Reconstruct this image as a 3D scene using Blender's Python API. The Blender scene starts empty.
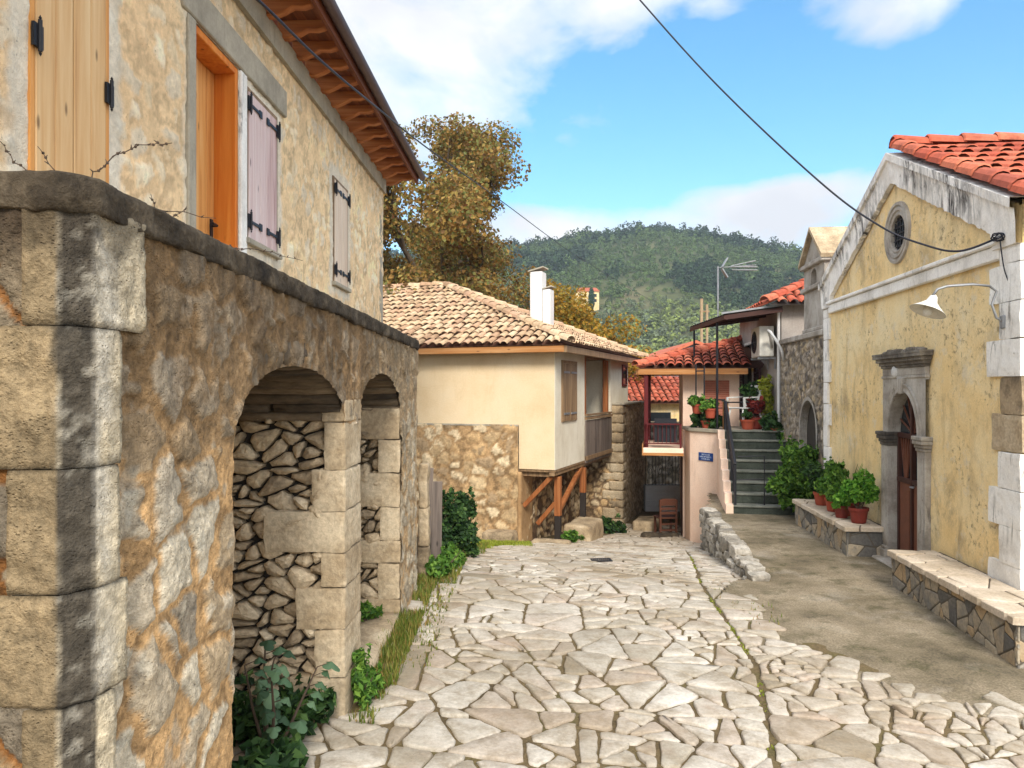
import bpy, math, random
import numpy as np
from mathutils import Vector, Matrix

# ---------------------------------------------------------------- camera, sky, sun, exposure
F, HZ, E = 770.0, 390.0, 2.16          # focal length in pixels, horizon row, eye height above the church terrace
S = bpy.context.scene
COL = S.collection
cam_d = bpy.data.cameras.new('camera')
cam = bpy.data.objects.new('camera', cam_d)
COL.objects.link(cam)
cam.location = (0, 0, E)
cam.rotation_euler = (math.radians(90), 0, 0)
cam_d.sensor_width = 36.0
cam_d.lens = F / 1024 * 36.0
cam_d.shift_y = (HZ - 384) / 1024
cam_d.clip_start = 0.05
cam_d.clip_end = 5000
S.camera = cam

SUN_DIR = Vector((0.05, -0.78, 0.60)).normalized()      # towards the sun: behind the viewer, hazy
sun_d = bpy.data.lights.new('sun', 'SUN')
sun_d.energy = 2.4
sun_d.angle = math.radians(18)
sun_d.color = (1.0, 0.94, 0.84)
sun = bpy.data.objects.new('sun', sun_d)
COL.objects.link(sun)
sun.rotation_euler = SUN_DIR.to_track_quat('Z', 'Y').to_euler()

S.view_settings.view_transform = 'Standard'
S.view_settings.look = 'None'
S.view_settings.gamma = 1.0
S.view_settings.use_curve_mapping = False
S.view_settings.exposure = 0.80
HAZE = 0.0004
S.render.film_transparent = False
S.cycles.volume_bounces = 0
S.cycles.max_bounces = 6
S.cycles.diffuse_bounces = 3
S.cycles.transparent_max_bounces = 6
S.cycles.use_denoising = True


class NT:
    """small helper round a node tree"""
    def __init__(s, tree):
        s.t = tree; s.n = tree.nodes; s.l = tree.links
    def node(s, kind, **kw):
        n = s.n.new(kind)
        for k, v in kw.items():
            setattr(n, k, v)
        return n
    def set(s, sock, v):
        if isinstance(v, bpy.types.NodeSocket):
            s.l.new(v, sock)
        elif v is not None:
            if hasattr(sock.default_value, '__len__') and not hasattr(v, '__len__'):
                v = (v,) * len(sock.default_value)
            if hasattr(sock.default_value, '__len__') and len(sock.default_value) == 4 and len(v) == 3:
                v = (*v, 1)
            sock.default_value = v
    def obj(s):
        return s.node('ShaderNodeTexCoord').outputs['Object']
    def map(s, vec, scale=(1, 1, 1), loc=(0, 0, 0), rot=(0, 0, 0)):
        m = s.node('ShaderNodeMapping')
        s.set(m.inputs['Vector'], vec); s.set(m.inputs['Scale'], scale)
        s.set(m.inputs['Location'], loc); s.set(m.inputs['Rotation'], rot)
        return m.outputs[0]
    def noise(s, vec, scale=5, detail=4, rough=0.6, dist=0.0):
        n = s.node('ShaderNodeTexNoise')
        s.set(n.inputs['Vector'], vec); s.set(n.inputs['Scale'], scale); s.set(n.inputs['Detail'], detail)
        s.set(n.inputs['Roughness'], rough); s.set(n.inputs['Distortion'], dist)
        return n.outputs['Fac']
    def voro(s, vec, scale=5, feature='F1', rand=1.0, out='Distance'):
        n = s.node('ShaderNodeTexVoronoi', feature=feature)
        s.set(n.inputs['Vector'], vec); s.set(n.inputs['Scale'], scale); s.set(n.inputs['Randomness'], rand)
        return n.outputs[out]
    def ramp(s, fac, stops, interp='LINEAR'):
        n = s.node('ShaderNodeValToRGB')
        n.color_ramp.interpolation = interp
        el = n.color_ramp.elements
        while len(el) < len(stops):
            el.new(0.5)
        for e, (p, c) in zip(el, stops):
            e.position = p
            e.color = (c, c, c, 1) if not hasattr(c, '__len__') else (*c[:3], 1)
        s.set(n.inputs[0], fac)
        return n.outputs[0]
    def mix(s, fac, a, b, blend='MIX'):
        n = s.node('ShaderNodeMix', data_type='RGBA', blend_type=blend)
        s.set(n.inputs[0], fac); s.set(n.inputs[6], a); s.set(n.inputs[7], b)
        return n.outputs[2]
    def math(s, op, a, b=None, c=None, clamp=False):
        n = s.node('ShaderNodeMath', operation=op, use_clamp=clamp)
        s.set(n.inputs[0], a)
        if b is not None: s.set(n.inputs[1], b)
        if c is not None: s.set(n.inputs[2], c)
        return n.outputs[0]
    def bump(s, h, strength=0.3, dist=0.02):
        n = s.node('ShaderNodeBump')
        s.set(n.inputs['Height'], h); s.set(n.inputs['Strength'], strength); s.set(n.inputs['Distance'], dist)
        return n.outputs[0]
    def attr(s, name='Col'):
        return s.node('ShaderNodeAttribute', attribute_name=name).outputs['Color']
    def island(s):
        return s.node('ShaderNodeNewGeometry').outputs['Random Per Island']
    def sepz(s, vec):
        n = s.node('ShaderNodeSeparateXYZ'); s.set(n.inputs[0], vec)
        return n.outputs


def lin(r, g, b, k=1.0):
    """8-bit sRGB to linear, times k"""
    f = lambda c: (c / 255 / 12.92) if c / 255 <= 0.04045 else ((c / 255 + 0.055) / 1.055) ** 2.4
    return (f(r) * k, f(g) * k, f(b) * k)


# ---- world: Nishita daylight, with broken cloud mixed in by direction
W = bpy.data.worlds.new('World')
S.world = W
W.use_nodes = True
w = NT(W.node_tree)
for n_ in list(w.n):
    w.n.remove(n_)
out = w.node('ShaderNodeOutputWorld')
bg = w.node('ShaderNodeBackground')
bg.inputs['Strength'].default_value = 0.12
w.l.new(bg.outputs[0], out.inputs[0])
sky = w.node('ShaderNodeTexSky', sky_type='NISHITA')
sky.sun_disc = False
sky.sun_elevation = math.asin(SUN_DIR.z)
sky.sun_rotation = math.atan2(SUN_DIR.x, SUN_DIR.y)
sky.altitude = 300
sky.air_density = 1.0
sky.dust_density = 0.6
sky.ozone_density = 1.6
hs = w.node('ShaderNodeHueSaturation')
w.set(hs.inputs['Hue'], 0.488); w.set(hs.inputs['Saturation'], 1.3); w.set(hs.inputs['Value'], 1.25)
w.l.new(sky.outputs[0], hs.inputs['Color'])
direc = w.node('ShaderNodeTexCoord').outputs['Generated']

def sky_dir(x, y):
    return Vector(((x - 512) / F, 1.0, (HZ - y) / F)).normalized()

def cloud_blob(x, y, r0, r1, stretch=(1, 1, 1)):
    """soft mask around one compass direction; r0 = full, r1 = none (radians)"""
    d = sky_dir(x, y)
    sub = w.node('ShaderNodeVectorMath', operation='SUBTRACT')
    w.l.new(direc, sub.inputs[0]); sub.inputs[1].default_value = d
    mul = w.node('ShaderNodeVectorMath', operation='MULTIPLY')
    w.l.new(sub.outputs[0], mul.inputs[0]); mul.inputs[1].default_value = stretch
    ln = w.node('ShaderNodeVectorMath', operation='LENGTH')
    w.l.new(mul.outputs[0], ln.inputs[0])
    mr = w.node('ShaderNodeMapRange', interpolation_type='SMOOTHSTEP')
    w.l.new(ln.outputs['Value'], mr.inputs[0])
    mr.inputs[1].default_value = r1; mr.inputs[2].default_value = r0
    mr.inputs[3].default_value = 0; mr.inputs[4].default_value = 1
    return mr.outputs[0]

cv = w.map(direc, scale=(1.0, 1.0, 1.9))
cn = w.noise(cv, scale=5.5, detail=9, rough=0.56, dist=0.25)
cn2 = w.noise(cv, scale=2.1, detail=5, rough=0.5)
blobs = [cloud_blob(380, 20, 0.04, 0.42, (1, 1, 1.25)), cloud_blob(640, -40, 0.02, 0.25, (0.8, 1, 1.7)),
         cloud_blob(640, 236, 0.06, 0.24, (0.5, 1, 3.6)), cloud_blob(800, 205, 0.05, 0.19, (0.6, 1, 3.4)), cloud_blob(530, 235, 0.04, 0.18, (0.7, 1, 2.6)),
         cloud_blob(890, 12, 0.0, 0.17, (0.75, 1, 2.2)), cloud_blob(100, -200, 0.1, 0.6)]
m_ = blobs[0]
for b_ in blobs[1:]:
    m_ = w.math('MAXIMUM', m_, b_)
behind = w.node('ShaderNodeMapRange')          # unseen cloud added overhead, beside and behind the viewer to whiten the fill
sy = w.sepz(direc)
w.l.new(sy[1], behind.inputs[0])
behind.inputs[1].default_value = 0.70; behind.inputs[2].default_value = 0.30
behind.inputs[3].default_value = 0; behind.inputs[4].default_value = 0.85
m_ = w.math('MAXIMUM', m_, behind.outputs[0])
dens = w.math('ADD', w.math('MULTIPLY', m_, 0.54), w.math('MULTIPLY_ADD', cn, 0.95, -0.52))
dens = w.math('ADD', dens, w.math('MULTIPLY_ADD', cn2, 0.25, -0.13))
cov = w.ramp(dens, [(0.22, 0.0), (0.36, 0.6), (0.52, 1.0)])
shade = w.ramp(w.noise(w.map(direc, scale=(1, 1, 1.6), loc=(0.02, 0, -0.06)), scale=4, detail=6, rough=0.5),
               [(0.35, lin(255, 255, 255, 5.8)), (0.62, lin(238, 240, 247, 4.9))])
fill_boost = w.math('MULTIPLY_ADD', behind.outputs[0], 1.5, 1.0)          # the added out-of-view cloud is boosted to brighten the scene
vs = w.node('ShaderNodeVectorMath', operation='SCALE')
w.l.new(shade, vs.inputs[0]); w.l.new(fill_boost, vs.inputs['Scale'])
skycol = w.mix(cov, hs.outputs[0], vs.outputs[0])
w.l.new(skycol, bg.inputs['Color'])

# ---------------------------------------------------------------- numeric helpers
def hash2(i, j, seed):
    n = (i.astype(np.int64) * 374761393 + j.astype(np.int64) * 668265263 + seed * 974634541) & 0x7fffffff
    n = ((n ^ (n >> 13)) * 1274126177) & 0x7fffffff
    n = ((n ^ (n >> 16)) * 1103515245 + 12345) & 0x7fffffff
    return ((n >> 8) & 0xffff) / 65535.0

def vn(x, y, seed=0):
    x = np.asarray(x, float); y = np.asarray(y, float)
    i = np.floor(x); j = np.floor(y); fx = x - i; fy = y - j
    fx = fx * fx * (3 - 2 * fx); fy = fy * fy * (3 - 2 * fy)
    a = hash2(i, j, seed); b = hash2(i + 1, j, seed); c = hash2(i, j + 1, seed); d = hash2(i + 1, j + 1, seed)
    return (a * (1 - fx) + b * fx) * (1 - fy) + (c * (1 - fx) + d * fx) * fy

def fbm(x, y, seed=0, oct=4, gain=0.5):
    t = 0; a = 1; s = 0
    for k in range(oct):
        t = t + a * vn(x * 2 ** k + 7.3 * k, y * 2 ** k - 3.1 * k, seed + k); s += a; a *= gain
    return t / s

def n3(p, seed=0):
    """three-channel smooth noise of points (N,3) in -1..1"""
    x, y, z = p[:, 0], p[:, 1], p[:, 2]
    f = lambda s: (vn(x + 0.37 * z, y + 1.71 * z, seed + s) + vn(y - 0.6 * x, z + 0.3 * x, seed + s + 5) - 1)
    return np.stack([f(0), f(11), f(23)], 1)

def sstep(a, b, x):
    t = np.clip((x - a) / (b - a), 0, 1)
    return t * t * (3 - 2 * t)

def voronoi(u, v, cw, ch, seed, jit=0.85):
    """edge distance, cell random numbers and first distance of an irregular stone pattern"""
    gu = u / cw; gv = v / ch
    iu = np.floor(gu); iv = np.floor(gv)
    best = np.full(u.shape, 1e9); bx = np.zeros(u.shape); by = np.zeros(u.shape)
    bi = np.zeros(u.shape); bj = np.zeros(u.shape)
    pts = []
    for dj in (-2, -1, 0, 1, 2):
        for di in (-2, -1, 0, 1, 2):
            ci = iu + di; cj = iv + dj
            px = (ci + 0.5 + (hash2(ci, cj, seed) - 0.5) * jit + 0.5 * (cj % 2)) * cw
            py = (cj + 0.5 + (hash2(ci, cj, seed + 1) - 0.5) * jit) * ch
            pts.append((px, py))
            d = (px - u) ** 2 + (py - v) ** 2
            m = d < best
            best = np.where(m, d, best); bx = np.where(m, px, bx); by = np.where(m, py, by)
            bi = np.where(m, ci, bi); bj = np.where(m, cj, bj)
    edge = np.full(u.shape, 1e9)
    for px, py in pts:
        dx = px - bx; dy = py - by
        ln = np.sqrt(dx * dx + dy * dy)
        ok = ln > 1e-5
        e = ((bx + px) / 2 - u) * dx + ((by + py) / 2 - v) * dy
        edge = np.where(ok, np.minimum(edge, e / np.where(ok, ln, 1)), edge)
    r = [hash2(bi, bj, seed + 40 + k) for k in range(4)]
    return edge, r, np.sqrt(best)

# ---------------------------------------------------------------- objects
def tag(o, label=None, cat=None, group=None, kind=None):
    if label: o['label'] = label
    if cat: o['category'] = cat
    if group: o['group'] = group
    if kind: o['kind'] = kind
    return o

def thing(name, label, cat, loc=(0, 0, 0), rz=0.0, group=None):
    o = bpy.data.objects.new(name, None)
    o.empty_display_size = 0.2
    COL.objects.link(o)
    o.location = loc; o.rotation_euler = (0, 0, rz)
    return tag(o, label, cat, group)

def mesh(name, verts, faces, mat, parent=None, smooth=False, col=None, bevel=0, seg=1):
    me = bpy.data.meshes.new(name)
    if isinstance(verts, np.ndarray): verts = verts.tolist()
    if isinstance(faces, np.ndarray): faces = faces.tolist()
    me.from_pydata(verts, [], faces)
    if mat: me.materials.append(mat)
    if smooth: me.polygons.foreach_set('use_smooth', [True] * len(me.polygons))
    if col is not None:
        a = me.attributes.new('Col', 'FLOAT_COLOR', 'POINT')
        c = np.ones((len(verts), 4)); c[:, :3] = col
        a.data.foreach_set('color', c.ravel())
    me.update()
    o = bpy.data.objects.new(name, me)
    COL.objects.link(o)
    if parent: o.parent = parent
    if bevel:
        b = o.modifiers.new('edge', 'BEVEL'); b.width = bevel; b.segments = seg; b.limit_method = 'ANGLE'
    return o

class MB:
    """collects shapes into one mesh"""
    def __init__(s):
        s.v = []; s.f = []; s.c = []
    def add(s, v, f, c=None):
        n = len(s.v)
        s.v += [tuple(p) for p in v]
        s.f += [tuple(i + n for i in q) for q in f]
        if c is not None: s.c += [c] * len(v)
        return s
    def box(s, x0, x1, y0, y1, z0, z1, c=None):
        v = [(x, y, z) for z in (z0, z1) for y in (y0, y1) for x in (x0, x1)]
        return s.add(v, [(0, 2, 3, 1), (4, 5, 7, 6), (0, 1, 5, 4), (2, 6, 7, 3), (0, 4, 6, 2), (1, 3, 7, 5)], c)
    def beam(s, a, b, wx, wy, up=(0, 0, 1), c=None):
        a = Vector(a); b = Vector(b); d = (b - a).normalized()
        u = Vector(up)
        if abs(d.dot(u)) > 0.99: u = Vector((0, 1, 0))
        sx = d.cross(u).normalized() * wx / 2; sy = sx.cross(d).normalized() * wy / 2
        v = [p + i * sx + j * sy for p in (a, b) for i, j in ((-1, -1), (1, -1), (1, 1), (-1, 1))]
        return s.add(v, [(3, 2, 1, 0), (4, 5, 6, 7), (0, 1, 5, 4), (1, 2, 6, 5), (2, 3, 7, 6), (3, 0, 4, 7)], c)
    def tube(s, pts, r, seg=6, c=None, cap=True):
        pts = [Vector(p) for p in pts]
        rs = r if hasattr(r, '__len__') else [r] * len(pts)
        v = []; f = []
        ref = Vector((0, 0, 1))
        for i, p in enumerate(pts):
            d = (pts[min(i + 1, len(pts) - 1)] - pts[max(i - 1, 0)]).normalized()
            if abs(d.dot(ref)) > 0.95: ref = Vector((0, 1, 0)) if abs(d.y) < 0.9 else Vector((1, 0, 0))
            a = d.cross(ref).normalized(); b = a.cross(d)
            for k in range(seg):
                t = 2 * math.pi * k / seg
                v.append(p + (a * math.cos(t) + b * math.sin(t)) * rs[i])
        for i in range(len(pts) - 1):
            for k in range(seg):
                k2 = (k + 1) % seg
                f.append((i * seg + k, i * seg + k2, (i + 1) * seg + k2, (i + 1) * seg + k))
        if cap:
            f.append(tuple(range(seg))[::-1]); f.append(tuple(range((len(pts) - 1) * seg, len(pts) * seg)))
        return s.add(v, f, c)
    def lathe(s, prof, cx=0, cy=0, seg=16, c=None):
        v = []; f = []
        for (r, z) in prof:
            for k in range(seg):
                t = 2 * math.pi * k / seg
                v.append((cx + r * math.cos(t), cy + r * math.sin(t), z))
        for i in range(len(prof) - 1):
            for k in range(seg):
                k2 = (k + 1) % seg
                f.append((i * seg + k, i * seg + k2, (i + 1) * seg + k2, (i + 1) * seg + k))
        return s.add(v, f, c)
    def prism(s, poly, fn, h0, h1, c=None):
        """poly: 2D points; fn(u, v, h) -> xyz; closed solid between h0 and h1"""
        n = len(poly)
        v = [fn(p[0], p[1], h0) for p in poly] + [fn(p[0], p[1], h1) for p in poly]
        f = [tuple(range(n))[::-1], tuple(range(n, 2 * n))]
        f += [(i, (i + 1) % n, n + (i + 1) % n, n + i) for i in range(n)]
        return s.add(v, f, c)
    def rock(s, x0, x1, y0, y1, z0, z1, n=5, r=0.03, amp=0.015, freq=4.0, seed=0, c=None, xf=None):
        """a worn block: rounded edges, uneven faces"""
        lo = np.array([x0, y0, z0]); hi = np.array([x1, y1, z1])
        key = {}; v = []; f = []
        m = [max(2, min(n * 3, int(n * (hi[i] - lo[i]) / max(1e-6, np.median(hi - lo)) + 0.5))) for i in range(3)]
        def vid(i, j, k):
            t = (i, j, k)
            if t not in key:
                key[t] = len(v)
                v.append([lo[0] + (hi[0] - lo[0]) * i / m[0], lo[1] + (hi[1] - lo[1]) * j / m[1], lo[2] + (hi[2] - lo[2]) * k / m[2]])
            return key[t]
        for ax in range(3):
            a, b = (ax + 1) % 3, (ax + 2) % 3
            for side in (0, m[ax]):
                for i in range(m[a]):
                    for j in range(m[b]):
                        q = []
                        for di, dj in ((0, 0), (1, 0), (1, 1), (0, 1)):
                            t = [0, 0, 0]; t[ax] = side; t[a] = i + di; t[b] = j + dj
                            q.append(vid(*t))
                        f.append(tuple(q if side else q[::-1]))
        p = np.array(v)
        r = min(r, 0.45 * float((hi - lo).min()))
        q = np.clip(p, lo + r, hi - r)
        d = p - q; ln = np.linalg.norm(d, axis=1, keepdims=True)
        p = q + d / np.maximum(ln, 1e-6) * np.minimum(ln, r)
        p = p + n3(p * freq + seed * 13.7, seed) * amp + n3(p * freq * 3.1 + seed, seed + 3) * amp * 0.4
        if xf: p = np.array([xf(*t) for t in p])
        return s.add(p.tolist(), f, c)
    def build(s, name, mat, parent=None, smooth=False, bevel=0, seg=1):
        return mesh(name, s.v, s.f, mat, parent, smooth, np.array(s.c) if s.c and len(s.c) == len(s.v) else None, bevel, seg)

def sheet(name, P, col, mat, parent=None, keep=None, smooth=True):
    """grid of points P (nu, nv, 3) as one mesh, faces optionally dropped"""
    nu, nv = P.shape[:2]
    idx = np.arange(nu * nv).reshape(nu, nv)
    q = np.stack([idx[:-1, :-1], idx[1:, :-1], idx[1:, 1:], idx[:-1, 1:]], -1).reshape(-1, 4)
    if keep is not None: q = q[keep.reshape(-1)]
    used = np.unique(q)
    re = np.zeros(nu * nv, int); re[used] = np.arange(len(used))
    return mesh(name, P.reshape(-1, 3)[used], re[q], mat, parent, smooth, None if col is None else col.reshape(-1, 3)[used])

def pick(r, pal):
    """palette lookup by a random field, blended"""
    pal = np.array(pal); t = np.clip(r, 0, 0.9999) * len(pal)
    return pal[t.astype(int)]

def masonry(name, mat, parent, u0, u1, z0, z1, res, cw, ch, seed, stones, mortar, xf, gap=0.02, bulge=0.02, expose=0.85,
            soft=0.02, warp=0.25, rough=0.006, keep=None, snap=None, tint=None, extra=None, jit=0.85, radial=None):
    """rubble wall face. xf(U, Z, out) -> xyz arrays; out = distance proud of the wall plane"""
    nu = max(2, int((u1 - u0) / res) + 1); nv = max(2, int((z1 - z0) / res) + 1)
    U, Z = np.meshgrid(np.linspace(u0, u1, nu), np.linspace(z0, z1, nv), indexing='ij')
    wu = U + (fbm(U / cw * 1.3, Z / ch * 1.3, seed + 3, 3) - 0.5) * cw * warp * 2
    wz = Z + (fbm(U / cw * 1.3 + 9, Z / ch * 1.3, seed + 4, 3) - 0.5) * ch * warp * 2
    edge, r, _ = voronoi(wu, wz, cw, ch, seed, jit)
    if radial is not None:
        msk, au, av = radial(U, Z)
        e2, r2, _ = voronoi(au + (fbm(U * 9, Z * 9, seed + 8, 3) - .5) * .05, av, 0.075, 0.34, seed + 77, 0.8)
        edge = np.where(msk, e2 * 0.8, edge); r = [np.where(msk, b, a) for a, b in zip(r, r2)]
    lump = fbm(U * 14, Z * 14, seed + 5, 4)
    big = fbm(U * 1.3, Z * 1.3, seed + 6, 3)
    g = gap * (0.4 + 1.3 * r[1])
    m = sstep(g, g + soft, edge + (lump - 0.5) * soft * 1.6) * (r[2] < expose)
    h = m * bulge * (0.35 + 0.9 * r[3]) * (0.6 + 0.6 * np.clip(edge / (0.3 * min(cw, ch)), 0, 1))
    h = h + (lump - 0.5) * rough * 3 + (fbm(U * 45, Z * 45, seed + 9, 2) - 0.5) * rough * 1.4 + (big - 0.5) * 0.02
    sc = pick(np.clip(r[0] + (lump - .5) * 0.10, 0, 1), stones)
    sc = sc * (0.72 + 0.56 * fbm(U * 22, Z * 22, seed + 12, 3))[..., None]
    mk = sstep(g, g + soft * 0.45, edge + (lump - 0.5) * soft * 1.3) * (r[2] < expose)
    mc = np.array(mortar)[None, None] * (0.62 + 0.76 * fbm(U * 5, Z * 5, seed + 15, 4))[..., None]
    col = mc * (1 - mk[..., None]) + sc * mk[..., None]
    dirt = sstep(0.02, 0.0, edge - g) * (r[1] > 0.45) * (lump < 0.5)
    col = col * (1 - 0.35 * dirt[..., None])
    if tint is not None: col = tint(U, Z, col, seed, m)
    if extra is not None: h = h + extra(U, Z)
    kf = None
    if keep is not None:
        Uc = (U[:-1, :-1] + U[1:, 1:]) / 2; Zc = (Z[:-1, :-1] + Z[1:, 1:]) / 2
        kf = keep(Uc, Zc)
    if snap is not None: U, Z = snap(U, Z, res)
    P = np.stack(xf(U, Z, h), -1)
    return sheet(name, P, np.clip(col, 0.005, 0.9), mat, parent, kf)

def clip_half(poly, nx, ny, d):
    """keep the side nx*x + ny*y <= d"""
    o = []
    for i in range(len(poly)):
        a = poly[i]; b = poly[(i + 1) % len(poly)]
        da = nx * a[0] + ny * a[1] - d; db = nx * b[0] + ny * b[1] - d
        if da <= 0: o.append(a)
        if da * db < 0:
            t = da / (da - db); o.append((a[0] + (b[0] - a[0]) * t, a[1] + (b[1] - a[1]) * t))
    return o

def cells(pts, reach, gap, rng):
    """inset Voronoi polygons of a list of points"""
    grid = {}
    for i, p in enumerate(pts):
        grid.setdefault((int(p[0] // reach), int(p[1] // reach)), []).append(i)
    res = []
    for i, p in enumerate(pts):
        R = reach * 1.0
        poly = [(p[0] - R, p[1] - R), (p[0] + R, p[1] - R), (p[0] + R, p[1] + R), (p[0] - R, p[1] + R)]
        gi, gj = int(p[0] // reach), int(p[1] // reach)
        near = [k for a in (-2, -1, 0, 1, 2) for b in (-2, -1, 0, 1, 2) for k in grid.get((gi + a, gj + b), ()) if k != i]
        near.sort(key=lambda k: (pts[k][0] - p[0]) ** 2 + (pts[k][1] - p[1]) ** 2)
        for k in near[:22]:
            dx, dy = pts[k][0] - p[0], pts[k][1] - p[1]
            ln = math.hypot(dx, dy)
            if ln < 1e-6: continue
            nx, ny = dx / ln, dy / ln
            g = gap * (0.6 + 0.8 * ((i * 7919 + k * 7919) % 97) / 97)
            poly = clip_half(poly, nx, ny, nx * (p[0] + pts[k][0]) / 2 + ny * (p[1] + pts[k][1]) / 2 - g / 2)
            if len(poly) < 3: break
        res.append(poly if len(poly) >= 3 else None)
    return res

def soften(poly, rng, jit, cut=0.18):
    """clip corners and roughen edges of a stone outline"""
    o = []
    n = len(poly)
    for i in range(n):
        a, b = poly[i], poly[(i + 1) % n]
        ln = math.hypot(b[0] - a[0], b[1] - a[1])
        if ln < 0.02: continue
        c0 = min(cut * ln, 0.05)
        k = max(1, int(ln / 0.09))
        ts = [c0 / ln] + [t / (k + 1) for t in range(1, k + 1) if c0 / ln < t / (k + 1) < 1 - c0 / ln] + [1 - c0 / ln]
        for t in ts:
            x = a[0] + (b[0] - a[0]) * t; y = a[1] + (b[1] - a[1]) * t
            o.append((x + rng.uniform(-jit, jit), y + rng.uniform(-jit, jit)))
    return o

def stone(mb, poly, fn, h_base, h_top, edge, dome, rng, c=None):
    """a flat stone with rounded edge: fn(u, v, h) -> xyz"""
    n = len(poly)
    if n < 3: return
    cx = sum(p[0] for p in poly) / n; cy = sum(p[1] for p in poly) / n
    rad = sum(math.hypot(p[0] - cx, p[1] - cy) for p in poly) / n
    k1 = max(0.5, 1 - edge / max(rad, 0.02)); k2 = max(0.35, 1 - 2.6 * edge / max(rad, 0.02))
    tx, ty = rng.uniform(-1, 1) * 0.03, rng.uniform(-1, 1) * 0.03
    v = []
    for ring, (k, h) in enumerate(((1, h_base), (1, h_top - edge * 0.9), (k1, h_top - edge * 0.15), (k2, h_top + dome * 0.5))):
        for p in poly:
            x = cx + (p[0] - cx) * k; y = cy + (p[1] - cy) * k
            hh = h + (0 if ring == 0 else (x - cx) * tx + (y - cy) * ty + rng.uniform(-1, 1) * dome * 0.35)
            v.append(fn(x, y, hh))
    v.append(fn(cx, cy, h_top + dome))
    f = []
    for r in range(3):
        f += [(r * n + i, r * n + (i + 1) % n, (r + 1) * n + (i + 1) % n, (r + 1) * n + i) for i in range(n)]
    f += [(3 * n + i, 3 * n + (i + 1) % n, 4 * n) for i in range(n)]
    mb.add(v, f, c)

def inset(poly, g):
    """shrink a convex outline by g on every side"""
    ar = sum(poly[i][0] * poly[(i + 1) % len(poly)][1] - poly[(i + 1) % len(poly)][0] * poly[i][1] for i in range(len(poly))) / 2
    if ar < 0: poly = poly[::-1]
    q = list(poly)
    for i in range(len(poly)):
        a, b = poly[i], poly[(i + 1) % len(poly)]
        dx, dy = b[0] - a[0], b[1] - a[1]; ln = math.hypot(dx, dy)
        if ln < 1e-5: continue
        nx, ny = dy / ln, -dx / ln
        q = clip_half(q, nx, ny, nx * a[0] + ny * a[1] - g)
        if len(q) < 3: return []
    return q

def shatter(poly, target, rng, out):
    """split a convex outline by random cuts until its pieces are about the wanted area"""
    n = len(poly)
    ar = abs(sum(poly[i][0] * poly[(i + 1) % n][1] - poly[(i + 1) % n][0] * poly[i][1] for i in range(n))) / 2
    cx = sum(p[0] for p in poly) / n; cy = sum(p[1] for p in poly) / n
    if ar < target(cx, cy) * rng.choice((0.5, 0.8, 1.0, 1.4, 2.2)):
        out.append(poly); return
    far = max(poly, key=lambda p: (p[0] - cx) ** 2 + (p[1] - cy) ** 2)
    a = math.atan2(far[1] - cy, far[0] - cx) + rng.uniform(-.55, .55)
    nx, ny = math.cos(a), math.sin(a)
    d = nx * cx + ny * cy + rng.uniform(-.12, .12) * math.sqrt(ar)
    for p in (clip_half(poly, nx, ny, d), clip_half(poly, -nx, -ny, -d)):
        if len(p) >= 3: shatter(p, target, rng, out)

def scatter_pts(rng, x0, x1, y0, y1, r_fn, tries):
    """dart throwing with a radius that varies over the area"""
    pts = []; g = {}
    for _ in range(tries):
        x = rng.uniform(x0, x1); y = rng.uniform(y0, y1); r = r_fn(x, y) * rng.choice((0.7, 0.85, 1.0, 1.0, 1.25))
        ok = True
        gi, gj = int(x // 0.5), int(y // 0.5)
        for a in (-2, -1, 0, 1, 2):
            for b in (-2, -1, 0, 1, 2):
                for (px, py, pr) in g.get((gi + a, gj + b), ()):
                    if (px - x) ** 2 + (py - y) ** 2 < (0.5 * (r + pr)) ** 2: ok = False; break
                if not ok: break
            if not ok: break
        if ok:
            g.setdefault((gi, gj), []).append((x, y, r)); pts.append((x, y))
    return pts

def leaves(name, clumps, n, size, mat, parent=None, seed=1, shell=0.5, long=1.7, up=0.25, broad=1.0):
    """leaf-sized folded faces through the volume of several ellipsoids (x, y, z, rx, ry, rz)"""
    g = np.random.default_rng(seed)
    C = np.array([c[:6] for c in clumps], float)
    wgt = C[:, 3] * C[:, 4] * C[:, 5]; wgt = wgt ** 0.75; wgt /= wgt.sum()
    k = g.choice(len(C), n, p=wgt)
    d = g.normal(size=(n, 3)); d /= np.linalg.norm(d, axis=1, keepdims=True)
    rad = np.where(g.random(n) < shell, g.uniform(0.75, 1.08, n), g.random(n) ** 0.45)
    p = C[k, :3] + d * C[k, 3:6] * rad[:, None]
    nrm = d * 0.7 + g.normal(size=(n, 3)) * 0.7 + np.array([0, 0, up])
    nrm /= np.linalg.norm(nrm, axis=1, keepdims=True)
    t = np.cross(nrm, g.normal(size=(n, 3))); t /= np.linalg.norm(t, axis=1, keepdims=True)
    b = np.cross(nrm, t)
    s = size * g.uniform(0.55, 1.3, n)[:, None]
    L = s * long / 2; Wd = s * broad / 2
    v = np.stack([p - t * L, p - b * Wd * 1.0 + nrm * s * 0.12 - t * L * 0.1, p + t * L - nrm * s * 0.1, p + b * Wd + nrm * s * 0.12 - t * L * 0.1], 1).reshape(-1, 3)
    f = np.arange(n * 4).reshape(n, 4)
    return mesh(name, v, f, mat, parent)

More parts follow.
